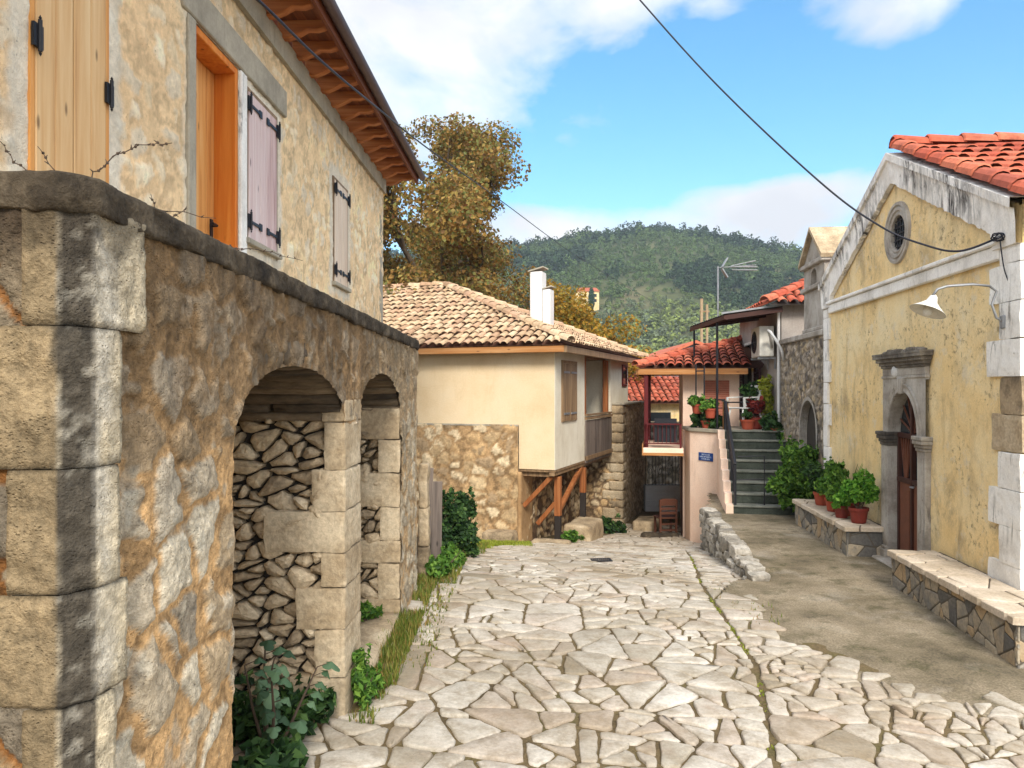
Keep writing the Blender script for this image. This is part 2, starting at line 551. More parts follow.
def loosen(clumps, seed, k=7, shoots=3):
    """break smooth ellipsoids into many small uneven sprays with a few stray shoots"""
    g = random.Random(seed); o = []
    for c in clumps:
        o.append((*c[:3], c[3] * .72, c[4] * .72, c[5] * .72))
        for _ in range(k):
            d = Vector((g.gauss(0, 1), g.gauss(0, 1), g.gauss(.25, 1))).normalized(); q = g.uniform(.55, .95); s = g.uniform(.22, .45)
            o.append((c[0] + d.x * c[3] * q, c[1] + d.y * c[4] * q, c[2] + d.z * c[5] * q, c[3] * s, c[4] * s, c[5] * s * 1.15))
        for _ in range(shoots):
            a = g.uniform(0, 6.28); q = g.uniform(.2, .9)
            o.append((c[0] + math.cos(a) * c[3] * q, c[1] + math.sin(a) * c[4] * q, c[2] + c[5] * g.uniform(.8, 1.3), c[3] * .10, c[4] * .10, c[5] * g.uniform(.2, .38)))
    return o

class Wall:
    """a vertical wall plane: origin (X, Y), unit direction; u runs to the right as seen from the street"""
    def __init__(s, O, d):
        s.O = O; l = math.hypot(*d); s.d = (d[0] / l, d[1] / l)
        s.n = (-s.d[1], s.d[0])                      # inward
        s.rz = math.atan2(s.d[1], s.d[0])
    def empty(s, name, label, cat, z=0.0, group=None):
        return thing(name, label, cat, (s.O[0], s.O[1], z), s.rz, group)
    def world(s, u, y, z):
        return (s.O[0] + s.d[0] * u + s.n[0] * y, s.O[1] + s.d[1] * u + s.n[1] * y, z)
# ---------------------------------------------------------------- materials
def new_mat(name):
    m = bpy.data.materials.new(name)
    m.use_nodes = True
    t = NT(m.node_tree)
    p = t.n['Principled BSDF']
    p.inputs['Specular IOR Level'].default_value = 0.25
    return m, t, p

def finish(t, p, col, rough=0.9, bump=None, strength=0.4, dist=0.02, metal=0):
    t.set(p.inputs['Base Color'], col)
    t.set(p.inputs['Roughness'], rough)
    t.set(p.inputs['Metallic'], metal)
    if bump is not None:
        t.l.new(t.bump(bump, strength, dist), p.inputs['Normal'])

def m_attr(name, scale=30, amt=0.5, strength=0.5, dist=0.012, rough=0.92):
    """colour stored per vertex (stone by stone), fine grain on top"""
    m, t, p = new_mat(name)
    v = t.obj()
    n = t.noise(v, scale, 8, 0.7)
    n2 = t.noise(v, scale * 3.5, 4, 0.6)
    k = t.ramp(n, [(0.3, 1 - amt), (0.7, 1 + amt * 0.6)])
    c = t.mix(1.0, t.attr(), k, 'MULTIPLY')
    spots = t.ramp(t.voro(v, scale * 1.4), [(0.10, 0.45), (0.22, 1.0)])
    msk = t.ramp(t.noise(v, scale * 0.12, 3, 0.5), [(0.5, 0.0), (0.62, 1.0)])
    c = t.mix(t.math('MULTIPLY', msk, 0.8), c, t.mix(1.0, c, spots, 'MULTIPLY'))
    pits = t.ramp(t.voro(t.map(v, scale=(1, 1, 1.3)), scale * 2.6), [(0.05, 0.0), (0.35, 1.0)])
    pk = t.ramp(t.noise(v, scale * 0.3, 4, 0.6), [(0.42, 0.0), (0.6, 1.0)])
    hh = t.math('ADD', t.math('ADD', n, t.math('MULTIPLY', n2, 0.6)), t.math('MULTIPLY', t.math('MULTIPLY', pits, pk), 0.5))
    c = t.mix(t.math('MULTIPLY', pk, 0.55), c, t.mix(1.0, c, t.ramp(pits, [(0.0, 0.5), (0.7, 1.05)]), 'MULTIPLY'))
    t.set(p.inputs['Base Color'], c)
    finish(t, p, c, rough, hh, strength, dist)
    return m

def m_noise(name, stops, scale=4, detail=6, rough=0.9, bscale=40, strength=0.3, dist=0.01, stretch=(1, 1, 1), fine=0.25, island=0.0, metal=0):
    """one mineral or paint colour with blotches, grain and optional piece-to-piece variation"""
    m, t, p = new_mat(name)
    v = t.map(t.obj(), scale=stretch)
    n = t.noise(v, scale, detail, 0.62)
    if island:
        n = t.math('ADD', n, t.math('MULTIPLY_ADD', t.island(), island, -island / 2))
    c = t.ramp(n, stops)
    g = t.noise(v, bscale, 5, 0.65)
    c = t.mix(1.0, c, t.ramp(g, [(0.25, 1 - fine), (0.75, 1 + fine * 0.5)]), 'MULTIPLY')
    finish(t, p, c, rough, g, strength, dist, metal)
    return m

def m_streak(name, base, stain, spot, amount=0.5, scale=1.0, rough=0.92, st_lo=0.52):
    """old lime plaster: blotches, rain streaks, flaked specks"""
    m, t, p = new_mat(name)
    v = t.obj()
    blot = t.noise(v, 1.1 * scale, 7, 0.65)
    c = t.ramp(blot, base)
    st = t.noise(t.map(v, scale=(1, 1, 0.22)), 6 * scale, 9, 0.74, 0.8)
    area = t.noise(v, 0.8 * scale, 3, 0.5)
    sm = t.math('MULTIPLY', t.ramp(st, [(st_lo, 0.0), (st_lo + 0.14, 1.0)]), t.ramp(area, [(0.42, 0.1), (0.62, 1.0)]))
    c = t.mix(t.math('MULTIPLY', sm, amount), c, stain)
    fl = t.noise(v, 14 * scale, 8, 0.75)
    fm = t.math('MULTIPLY', t.ramp(fl, [(0.60, 0.0), (0.66, 1.0)]), t.ramp(t.noise(v, 1.7 * scale, 3, 0.5), [(0.45, 0.0), (0.6, 1.0)]))
    c = t.mix(t.math('MULTIPLY', fm, 0.75), c, spot)
    g = t.noise(v, 45, 5, 0.65)
    c = t.mix(1.0, c, t.ramp(g, [(0.25, 0.86), (0.75, 1.08)]), 'MULTIPLY')
    h = t.math('SUBTRACT', t.math('ADD', t.math('MULTIPLY', g, 0.4), t.math('MULTIPLY', blot, 0.8)), t.math('MULTIPLY', fm, 0.5))
    finish(t, p, c, rough, h, 0.45, 0.02)
    return m

def m_wood(name, stops, axis='z', scale=1.0, rough=0.65, knots=True, strength=0.25):
    m, t, p = new_mat(name)
    s = {'z': (7, 7, 0.35), 'x': (0.35, 7, 7), 'y': (7, 0.35, 7)}[axis]
    v = t.map(t.obj(), scale=tuple(a * scale for a in s))
    isl = t.island()
    off = t.node('ShaderNodeVectorMath', operation='ADD')
    t.l.new(v, off.inputs[0])
    cmb = t.node('ShaderNodeCombineXYZ')
    for i in range(3): t.set(cmb.inputs[i], t.math('MULTIPLY', isl, 37.0))
    t.l.new(cmb.outputs[0], off.inputs[1])
    n = t.noise(off.outputs[0], 2.2, 7, 0.62, 0.6)
    n = t.math('ADD', n, t.math('MULTIPLY_ADD', isl, 0.16, -0.08))
    c = t.ramp(n, stops)
    if knots:
        ks = {'z': (9, 9, 3.2), 'x': (3.2, 9, 9), 'y': (9, 3.2, 9)}[axis]
        k = t.voro(t.map(t.obj(), scale=ks), 0.9)
        c = t.mix(t.ramp(k, [(0.05, 0.75), (0.13, 0.0)]), c, tuple(0.25 * a for a in stops[0][1]))
    finish(t, p, c, rough, n, strength, 0.01)
    return m

def m_leaf(name, stops, rough=0.6, trans=0.35):
    m, t, p = new_mat(name)
    c = t.ramp(t.island(), stops)
    t.set(p.inputs['Base Color'], c); t.set(p.inputs['Roughness'], rough)
    tr = t.node('ShaderNodeBsdfTranslucent')
    t.l.new(c, tr.inputs[0])
    mx = t.node('ShaderNodeMixShader'); mx.inputs[0].default_value = trans
    t.l.new(p.outputs[0], mx.inputs[1]); t.l.new(tr.outputs[0], mx.inputs[2])
    t.l.new(mx.outputs[0], t.n['Material Output'].inputs[0])
    return m

def m_plain(name, col, rough=0.5, metal=0, var=0.15, scale=9):
    return m_noise(name, [(0.3, tuple(c * (1 - var) for c in col)), (0.7, tuple(min(1, c * (1 + var)) for c in col))], scale, 5, rough, 60, 0.12, 0.004, fine=0.12, metal=metal)

M = {}
M['masonry'] = m_attr('rubble_masonry', 30, 0.55, 0.9, 0.016)
M['masonry_fine'] = m_attr('fine_masonry', 14, 0.4, 0.7, 0.02)
M['masonry_soft'] = m_attr('rendered_masonry', 24, 0.22, 0.55, 0.012)
M['coping'] = m_noise('weathered_coping', [(0.32, lin(52, 45, 37, .75)), (0.52, lin(88, 77, 62, .75)), (0.72, lin(134, 120, 100, .78))], 6, 9, 0.95, 46, 0.9, 0.015, fine=0.5)
M['block'] = m_noise('dressed_limestone', [(0.25, lin(124, 108, 86, .84)), (0.46, lin(182, 160, 128, .9)), (0.72, lin(212, 194, 164, .92))], 3.2, 9, 0.92, 34, 0.6, 0.014, fine=0.4, island=0.25)
M['rubble'] = m_noise('dry_stone', [(0.22, lin(144, 126, 102, .86)), (0.46, lin(190, 168, 136, .92)), (0.75, lin(218, 198, 166, .95))], 5, 9, 0.93, 30, 0.7, 0.016, fine=0.45, island=0.4)
M['kerb_stone'] = m_noise('grey_kerb_stone', [(0.25, lin(120, 114, 104, .8)), (0.48, lin(168, 160, 146, .85)), (0.72, lin(206, 198, 184, .9))], 5, 9, 0.93, 30, 0.7, 0.014, fine=0.45, island=0.4)
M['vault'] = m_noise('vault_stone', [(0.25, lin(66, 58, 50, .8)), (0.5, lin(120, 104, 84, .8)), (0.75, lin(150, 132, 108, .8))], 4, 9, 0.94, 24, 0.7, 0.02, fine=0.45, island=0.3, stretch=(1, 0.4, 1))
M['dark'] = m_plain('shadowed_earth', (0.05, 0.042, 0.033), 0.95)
M['soil'] = m_noise('joint_soil', [(0.3, lin(94, 80, 56, .68)), (0.5, lin(138, 118, 84, .7)), (0.7, lin(116, 112, 64, .65))], 1.6, 8, 0.97, 50, 0.8, 0.02, fine=0.5)
M['ground'] = m_noise('earth_ground', [(0.3, lin(96, 92, 66, .6)), (0.7, lin(140, 126, 96, .6))], 0.5, 8, 0.97, 20, 0.5, 0.03)

def m_paving():
    m, t, p = new_mat('street_flagstone')
    v = t.obj()
    isl = t.island()
    c = t.ramp(isl, [(0.0, lin(214, 204, 186, .78)), (0.3, lin(226, 217, 202, .83)), (0.5, lin(206, 195, 176, .75)), (0.7, lin(230, 222, 208, .85)), (0.88, lin(212, 196, 178, .74)), (0.96, lin(196, 182, 160, .68)), (1.0, lin(182, 170, 148, .64))])
    blot = t.noise(v, 6, 8, 0.7)
    c = t.mix(t.ramp(blot, [(0.36, 0.6), (0.56, 0.0)]), c, lin(158, 138, 108, .68))
    grime = t.noise(t.map(v, loc=(3, 8, 0)), 0.9, 8, 0.68)
    c = t.mix(t.ramp(grime, [(0.46, 0.0), (0.64, 0.42)]), c, lin(150, 138, 112, .68))
    big = t.noise(v, 0.6, 4, 0.5)
    c = t.mix(t.ramp(big, [(0.42, 0.0), (0.66, 0.45)]), c, lin(170, 146, 112, .7))
    pink = t.noise(v, 2.5, 4, 0.5)
    c = t.mix(t.ramp(pink, [(0.55, 0.0), (0.72, 0.25)]), c, lin(212, 178, 156, .75))
    g = t.noise(v, 38, 7, 0.72)
    c = t.mix(1.0, c, t.ramp(g, [(0.3, 0.74), (0.7, 1.1)]), 'MULTIPLY')
    pit = t.ramp(t.voro(v, 46), [(0.06, 0.4), (0.16, 1.0)])
    c = t.mix(t.ramp(t.noise(v, 4, 3), [(0.5, 0.0), (0.6, 0.8)]), c, t.mix(1.0, c, pit, 'MULTIPLY'))
    finish(t, p, c, 0.82, t.math('ADD', g, t.math('MULTIPLY', blot, 1.5)), 0.5, 0.012)
    return m
M['paving'] = m_paving()

def m_terrace():
    m, t, p = new_mat('old_concrete')
    v = t.obj()
    a = t.noise(v, 0.9, 8, 0.66)
    c = t.ramp(a, [(0.32, lin(98, 89, 70, .82)), (0.45, lin(142, 128, 103, .84)), (0.58, lin(170, 154, 128, .86)), (0.74, lin(200, 186, 162, .88))])
    b = t.noise(v, 3.2, 8, 0.7)
    c = t.mix(t.ramp(b, [(0.52, 0.0), (0.66, 0.7)]), c, lin(96, 92, 60, .75))
    d = t.noise(t.map(v, loc=(5, 3, 0)), 2.1, 6, 0.6)
    c = t.mix(t.ramp(d, [(0.60, 0.0), (0.72, 0.6)]), c, lin(70, 66, 58, .7))
    e = t.noise(t.map(v, loc=(9, 1, 0)), 1.4, 6, 0.6)
    c = t.mix(t.ramp(e, [(0.56, 0.0), (0.68, 0.5)]), c, lin(196, 184, 166, .8))
    g = t.noise(v, 60, 6, 0.7)
    c = t.mix(1.0, c, t.ramp(g, [(0.30, 0.45), (0.70, 1.2)]), 'MULTIPLY')
    finish(t, p, c, 0.95, t.math('ADD', g, b), 0.9, 0.014)
    return m
M['terrace'] = m_terrace()

def m_church():
    m, t, p = new_mat('ochre_limewash')
    v = t.obj()
    c = t.ramp(t.noise(v, 0.9, 7, 0.62), [(0.3, lin(230, 196, 134, .97)), (0.48, lin(240, 210, 152, .98)), (0.62, lin(242, 220, 172, .98)), (0.80, lin(236, 222, 190, .98))])
    a = t.noise(t.map(v, scale=(1, 1, 0.55)), 2.6, 10, 0.72, 0.4)
    reg = t.ramp(t.noise(v, 0.55, 3, 0.5), [(0.38, 0.35), (0.62, 1.0)])
    c = t.mix(t.math('MULTIPLY', t.math('MULTIPLY', t.ramp(a, [(0.50, 0.0), (0.64, 1.0)]), reg), 0.7), c, lin(150, 132, 104, .9))
    st = t.noise(t.map(v, scale=(1, 1, 0.12)), 5, 8, 0.7, 0.5)
    c = t.mix(t.math('MULTIPLY', t.math('MULTIPLY', t.ramp(st, [(0.55, 0.0), (0.68, 1.0)]), reg), 0.5), c, lin(122, 106, 84, .85))
    fl = t.noise(v, 13, 10, 0.78)
    fm = t.math('MULTIPLY', t.ramp(fl, [(0.545, 0.0), (0.59, 1.0)]), t.ramp(t.noise(v, 1.3, 4, 0.6), [(0.42, 0.0), (0.58, 1.0)]))
    c = t.mix(t.math('MULTIPLY', fm, 0.7), c, lin(140, 118, 88, .85))
    lime = t.math('MULTIPLY', t.ramp(t.noise(t.map(v, loc=(7, 2, 4)), 4.2, 8, 0.7), [(0.56, 0.0), (0.66, 1.0)]), 0.5)
    c = t.mix(lime, c, lin(226, 216, 194, .92))
    g = t.noise(v, 50, 6, 0.68)
    c = t.mix(1.0, c, t.ramp(g, [(0.25, 0.82), (0.75, 1.08)]), 'MULTIPLY')
    finish(t, p, c, 0.93, t.math('SUBTRACT', t.math('ADD', t.math('MULTIPLY', g, 0.5), a), t.math('MULTIPLY', fm, 0.6)), 0.5, 0.02)
    return m
M['church'] = m_church()
M['ochre_old'] = m_streak('ochre_limewash', [(0.30, lin(196, 164, 110, .95)), (0.46, lin(226, 196, 136, .97)), (0.62, lin(234, 206, 146, .97)), (0.78, lin(220, 200, 158, .97))],
                       lin(122, 104, 76, .9), lin(140, 124, 96, .9), 0.75)
M['whitewash'] = m_streak('worn_whitewash', [(0.30, lin(206, 200, 190, .95)), (0.5, lin(238, 234, 226, 1.0)), (0.75, lin(246, 244, 238, 1.0))],
                          lin(92, 84, 76, .9), lin(150, 134, 110, .9), 0.95, 1.6)
M['stained_white'] = m_streak('stained_whitewash', [(0.32, lin(214, 208, 196, .98)), (0.5, lin(242, 238, 230, 1.0)), (0.75, lin(248, 246, 240, 1.0))], lin(66, 62, 60, .85), lin(128, 116, 100, .85), 1.0, 1.5, st_lo=0.44)
M['beige'] = m_streak('cream_render', [(0.3, lin(220, 192, 150, .88)), (0.5, lin(230, 206, 168, .9)), (0.75, lin(232, 214, 184, .92))],
                      lin(196, 168, 122, .9), lin(210, 186, 142, .9), 0.3, 0.7)
M['tan_render'] = m_streak('tan_render', [(0.3, lin(150, 116, 78, .85)), (0.6, lin(190, 154, 110, .88))], lin(104, 80, 58, .8), lin(206, 180, 140, .88), 0.6, 2.0)
M['offwhite'] = m_streak('off_white_render', [(0.3, lin(214, 202, 178, .92)), (0.6, lin(230, 222, 202, .95))], lin(176, 160, 132, .9), lin(200, 188, 162, .9), 0.35)
M['pink'] = m_streak('pale_pink_render', [(0.3, lin(236, 200, 174, 1.0)), (0.6, lin(246, 218, 196, 1.0))], lin(190, 156, 126, .9), lin(216, 186, 160, .9), 0.3)
M['greywall'] = m_streak('grey_render', [(0.3, lin(150, 140, 132, .9)), (0.6, lin(182, 172, 162, .9))], lin(104, 98, 94, .9), lin(150, 140, 130, .9), 0.5)
M['bluegrey'] = m_streak('blue_grey_render', [(0.3, lin(120, 128, 136, .9)), (0.6, lin(148, 156, 162, .9))], lin(104, 108, 112, .9), lin(140, 144, 150, .9), 0.3)
M['white'] = m_streak('white_paint', [(0.3, lin(216, 213, 208, .84)), (0.6, lin(230, 228, 223, .86))], lin(190, 186, 178, .9), lin(200, 196, 190, .9), 0.25)
M['cement'] = m_streak('grey_cement', [(0.3, lin(150, 142, 126, .88)), (0.6, lin(186, 176, 156, .9))], lin(96, 92, 86, .85), lin(190, 184, 170, .85), 0.5, 2.0)
M['limestone'] = m_streak('carved_limestone', [(0.28, lin(126, 116, 104, .85)), (0.5, lin(176, 168, 156, .88)), (0.75, lin(204, 198, 188, .9))],
                          lin(70, 62, 56, .8), lin(120, 106, 88, .85), 0.8, 2.2)
M['moulding'] = m_streak('blackened_moulding', [(0.28, lin(62, 57, 52, .8)), (0.5, lin(112, 104, 94, .82)), (0.8, lin(176, 168, 154, .88))],
                         lin(38, 34, 32, .8), lin(170, 162, 150, .85), 0.7, 2.6)
M['step'] = m_noise('grey_green_step', [(0.3, lin(50, 56, 48, .8)), (0.6, lin(84, 90, 80, .8))], 4, 7, 0.9, 40, 0.4, 0.01, fine=0.35)
M['tread'] = m_noise('worn_tread', [(0.3, lin(96, 100, 90, .8)), (0.6, lin(140, 140, 128, .8))], 4, 7, 0.9, 40, 0.4, 0.01, fine=0.35)

M['pine'] = m_wood('varnished_pine', [(0.25, lin(188, 116, 54, .85)), (0.5, lin(226, 158, 86, .88)), (0.78, lin(238, 186, 120, .9))])
M['pine_light'] = m_wood('pale_pine', [(0.25, lin(190, 136, 84, .85)), (0.5, lin(222, 176, 120, .88)), (0.78, lin(236, 202, 152, .9))])
M['orange_wood'] = m_wood('orange_stained_wood', [(0.25, lin(176, 88, 22, .85)), (0.5, lin(218, 122, 40, .88)), (0.8, lin(234, 150, 62, .9))])
M['pink_wood'] = m_wood('faded_pink_paint', [(0.25, lin(178, 138, 132, .85)), (0.45, lin(214, 184, 178, .9)), (0.75, lin(232, 214, 208, .92))])
M['pale_shutter'] = m_wood('pale_worn_shutter', [(0.25, lin(186, 158, 134, .88)), (0.45, lin(220, 196, 170, .92)), (0.75, lin(236, 218, 198, .94))])
M['soffit'] = m_wood('red_brown_soffit', [(0.25, lin(84, 42, 22, .75)), (0.55, lin(128, 68, 36, .78)), (0.8, lin(158, 92, 52, .8))], 'x', knots=False)
M['rafter'] = m_wood('rafter_wood', [(0.25, lin(126, 70, 34, .8)), (0.55, lin(188, 112, 60, .82)), (0.8, lin(214, 146, 90, .85))], 'y', knots=False)
M['old_wood'] = m_wood('grey_weathered_wood', [(0.25, lin(66, 58, 54, .8)), (0.5, lin(116, 104, 96, .8)), (0.8, lin(158, 142, 128, .82))], strength=0.5)
M['pale_pole'] = m_plain('pale_pole_wood', lin(172, 150, 118, .8), 0.9)
M['old_wood_brown'] = m_wood('brown_weathered_wood', [(0.25, lin(92, 72, 54, .8)), (0.5, lin(142, 114, 84, .8)), (0.8, lin(176, 146, 110, .82))], strength=0.5)
M['beam'] = m_wood('orange_timber', [(0.25, lin(104, 60, 32, .8)), (0.5, lin(152, 90, 48, .82)), (0.8, lin(184, 124, 76, .85))])
M['fascia'] = m_wood('eave_timber', [(0.25, lin(130, 82, 44, .8)), (0.5, lin(184, 126, 72, .82)), (0.8, lin(206, 160, 110, .85))], 'x')
M['burnt'] = m_plain('dark_timber_base', lin(48, 42, 38), 0.9)
M['chairwood'] = m_plain('dark_brown_wood', lin(88, 52, 36), 0.6)

def m_tile(name, stops, lichen, am=0.5):
    m, t, p = new_mat(name)
    v = t.obj()
    c = t.ramp(t.island(), stops)
    c = t.mix(t.math('MULTIPLY', t.ramp(t.noise(v, 3.5, 7, 0.68), [(0.48, 0.0), (0.66, 1.0)]), am), c, lichen)
    g = t.noise(v, 30, 6, 0.7)
    c = t.mix(1.0, c, t.ramp(g, [(0.28, 0.72), (0.72, 1.12)]), 'MULTIPLY')
    finish(t, p, c, 0.88, g, 0.4, 0.008)
    return m
M['tile_old'] = m_tile('old_clay_tile', [(0.0, lin(200, 168, 132, .86)), (0.25, lin(212, 180, 142, .88)), (0.5, lin(222, 196, 160, .9)), (0.75, lin(208, 168, 136, .86)), (1.0, lin(190, 154, 120, .82))], lin(120, 98, 74, .8), 0.6)
M['tile_red'] = m_tile('orange_clay_tile', [(0.0, lin(186, 88, 64, .84)), (0.35, lin(206, 106, 78, .86)), (0.7, lin(216, 126, 94, .88)), (1.0, lin(178, 94, 74, .82))], lin(136, 72, 54, .8), 0.75)
M['tile_under'] = m_plain('tile_underlay', lin(112, 72, 52, .6), 0.95)

M['black'] = m_plain('black_iron', (0.018, 0.018, 0.022), 0.45)
M['darkred'] = m_plain('dark_red_paint', lin(96, 26, 28, .8), 0.5)
M['galv'] = m_plain('galvanised_steel', lin(150, 152, 154, .9), 0.45, 0.5)
M['enamel'] = m_plain('cream_enamel', lin(222, 218, 206, .9), 0.4)
M['glass'] = m_plain('dark_glass', (0.02, 0.025, 0.03), 0.12)
M['gutter'] = m_plain('brown_gutter', lin(96, 78, 76, .8), 0.5)
M['canopy'] = m_plain('dark_metal_sheet', lin(66, 58, 54, .8), 0.7)
M['door_metal'] = m_plain('brown_door_paint', lin(124, 76, 56, .8), 0.5)
M['door_dark'] = m_plain('dark_brown_paint', lin(74, 44, 36, .8), 0.5)
M['shutter'] = m_plain('mauve_shutter_paint', lin(122, 84, 90, .85), 0.6)
M['roller'] = m_plain('salmon_roller_slats', lin(206, 130, 104, .85), 0.6)
M['plastic'] = m_plain('white_plastic', lin(232, 230, 224, .9), 0.4)
M['pot'] = m_plain('terracotta', lin(172, 82, 58, .85), 0.8)
M['pot_red'] = m_plain('red_pot', lin(132, 54, 42, .8), 0.6)
M['pot_earth'] = m_plain('potting_soil', (0.03, 0.022, 0.016), 0.95)
M['sign'] = m_plain('blue_enamel', lin(34, 72, 140, .85), 0.35)
M['lettering'] = m_plain('pale_lettering', lin(206, 218, 232, .9), 0.4)
M['cable'] = m_plain('cable_sheath', (0.02, 0.021, 0.03), 0.5)
M['bark'] = m_noise('tree_bark', [(0.3, lin(84, 70, 56, .7)), (0.7, lin(140, 122, 100, .7))], 3, 7, 0.95, 20, 0.7, 0.03, stretch=(1, 1, 0.3))
M['twig'] = m_plain('dry_stem', lin(92, 76, 62, .7), 0.9)

M['leaf_autumn'] = m_leaf('autumn_leaf', [(0.0, lin(96, 74, 38, .8)), (0.25, lin(146, 108, 52, .85)), (0.45, lin(172, 136, 70, .9)), (0.65, lin(150, 138, 72, .88)), (0.85, lin(114, 122, 64, .84)), (1.0, lin(124, 80, 48, .8))])
M['leaf_gold'] = m_leaf('golden_leaf', [(0.0, lin(136, 100, 30, .8)), (0.4, lin(190, 144, 46, .9)), (0.75, lin(160, 140, 56, .85)), (1.0, lin(108, 112, 48, .8))])
M['leaf_dark'] = m_leaf('dark_green_leaf', [(0.0, lin(28, 48, 26)), (0.5, lin(48, 78, 38)), (0.85, lin(70, 100, 48)), (1.0, lin(96, 124, 62))])
M['leaf_mid'] = m_leaf('mid_green_leaf', [(0.0, lin(44, 74, 26)), (0.5, lin(78, 118, 40)), (1.0, lin(126, 160, 66))])
M['leaf_bright'] = m_leaf('bright_green_leaf', [(0.0, lin(52, 96, 28)), (0.5, lin(92, 148, 44)), (1.0, lin(140, 184, 70))])
M['leaf_yellow'] = m_leaf('yellow_green_leaf', [(0.0, lin(96, 110, 30)), (0.5, lin(150, 158, 48)), (1.0, lin(186, 182, 76))])
M['leaf_red'] = m_leaf('dark_red_leaf', [(0.0, lin(70, 22, 24)), (0.5, lin(112, 36, 34)), (1.0, lin(150, 60, 48))])
M['leaf_fig'] = m_leaf('grey_green_leaf', [(0.0, lin(50, 74, 50)), (0.5, lin(78, 106, 76)), (1.0, lin(112, 138, 104))])
M['grass'] = m_leaf('grass_blade', [(0.0, lin(72, 84, 30)), (0.35, lin(104, 122, 44)), (0.7, lin(140, 136, 66)), (0.9, lin(158, 126, 74)), (1.0, lin(96, 128, 50))])
M['moss'] = m_leaf('moss_tuft', [(0.0, lin(96, 112, 30)), (0.6, lin(146, 158, 48)), (1.0, lin(176, 176, 76))])
M['forest'] = m_attr('forest_canopy', 0.4, 0.25, 0.0, 0.01, 0.8)
M['hillside'] = m_noise('scrub_hillside', [(0.3, lin(66, 78, 46, .7)), (0.55, lin(96, 100, 62, .7)), (0.75, lin(140, 126, 92, .7))], 0.02, 8, 0.97, 0.2, 0.2, 0.5)
# ---------------------------------------------------------------- ground, street, terrace
R = random.Random(7)
DY = [-5, 7, 8.5, 10, 12, 13.6, 15, 16, 18, 22, 30, 60, 130]
DZ = [0, 0, -.03, -.17, -.42, -.64, -.87, -1.02, -1.19, -1.27, -1.4, -2.2, -5]
def zs(x, y):
    return 0.085 - 0.034 * np.clip(x, -1.5, 3.0) + np.interp(y, DY, DZ)
def zsf(x, y):
    return float(zs(x, y))

xs = np.concatenate([np.geomspace(-2500, -14, 9), np.linspace(-12, 14, 131), np.geomspace(16, 2500, 9)])
ys = np.concatenate([-np.geomspace(1500, 6, 7), np.linspace(-4, 44, 193), np.geomspace(48, 4000, 10)])
X, Y = np.meshgrid(xs, ys, indexing='ij')
near = (np.abs(X) < 13) & (Y < 45) & (Y > -5)
G = np.stack([X, Y, zs(X, Y) - 0.012 + np.where(near, (fbm(X * 3, Y * 3, 5, 4) - 0.5) * 0.02, 0)], -1)
tag(sheet('ground', G, None, M['soil']), kind='structure')

EDGE = [(1.0, 9.0), (5.1, 6.0), (5.2, 4.4), (5.31, 3.53), (5.54, 3.05), (5.84, 2.84), (6.37, 2.6), (6.76, 2.36), (7.33, 2.41), (8.44, 2.58), (9.0, 2.80), (13.6, 3.50), (16, 4.1), (18, 4.15), (24, 3.9)]
LEFT = [(1, -1.15), (2.9, -1.15), (3.0, -1.9), (4.7, -1.9), (4.8, -1.02), (8.0, -0.95), (10.5, -0.95), (12, -0.75), (13.5, 0.05), (15, 0.8), (17, 2.0), (20, 2.9), (24, 3.2)]
JOINT = [(1.0, 0.6), (3.5, 1.30), (4.28, 1.48), (6.0, 1.90), (8.6, 2.12), (12.0, 2.78), (15, 3.3)]
ip = lambda tab, y: float(np.interp(y, [t[0] for t in tab], [t[1] for t in tab]))
def rad(x, y):
    j = ip(JOINT, y)
    return (0.66 if x < j else 0.5)
def area(x, y):
    return (0.085 if x < ip(JOINT, y) else 0.060) * (1 + 0.5 * math.sin(x * 2.7 + y * 1.9))
pts = scatter_pts(R, -2.4, 7.6, 1.0, 20.5, rad, 26000)
pts = [p for p in pts if abs(p[0] - ip(JOINT, p[1])) > 0.26 or p[1] > 14]
yy = 1.2
while yy < 14:                      # pairs of stones that leave one long joint down the lane
    j = ip(JOINT, yy); d = R.uniform(0.18, 0.28)
    pts += [(j - d, yy), (j + d * 1.0, yy)]
    yy += R.uniform(0.3, 0.6)
mb = MB()
for p, big in zip(pts, cells(pts, 1.0, 0.0, R)):
    if not big: continue
    bits = []
    shatter(big, area, R, bits)
    for poly in bits:
        cx = sum(a[0] for a in poly) / len(poly); cy = sum(a[1] for a in poly) / len(poly)
        if not (ip(LEFT, cy) < cx < ip(EDGE, cy) + R.uniform(-0.12, 0.10)) or cy > 19.6: continue
        poly = inset(poly, R.uniform(0.006, 0.016))
        if len(poly) >= 3 and abs(cx - ip(JOINT, cy)) < 0.7 and cy < 13.5:
            j0, j1_ = ip(JOINT, cy - .1), ip(JOINT, cy + .1)
            nx, ny = .2, -(j1_ - j0); l_ = math.hypot(nx, ny); nx /= l_; ny /= l_
            jc = nx * ip(JOINT, cy) + ny * cy
            s_ = 1 if cx > ip(JOINT, cy) else -1
            poly = clip_half(poly, -s_ * nx, -s_ * ny, -s_ * jc - 0.013 - R.uniform(-.006, .012))
        if len(poly) < 3: continue
        q = soften(poly, R, 0.007, 0.12)
        if len(q) < 5: continue
        stone(mb, q, lambda x, y, h: (x, y, zsf(x, y) + h), -0.04, R.uniform(0.0, 0.012), 0.008, 0.003, R)
tag(mb.build('street_paving', M['paving'], None, True), kind='structure')

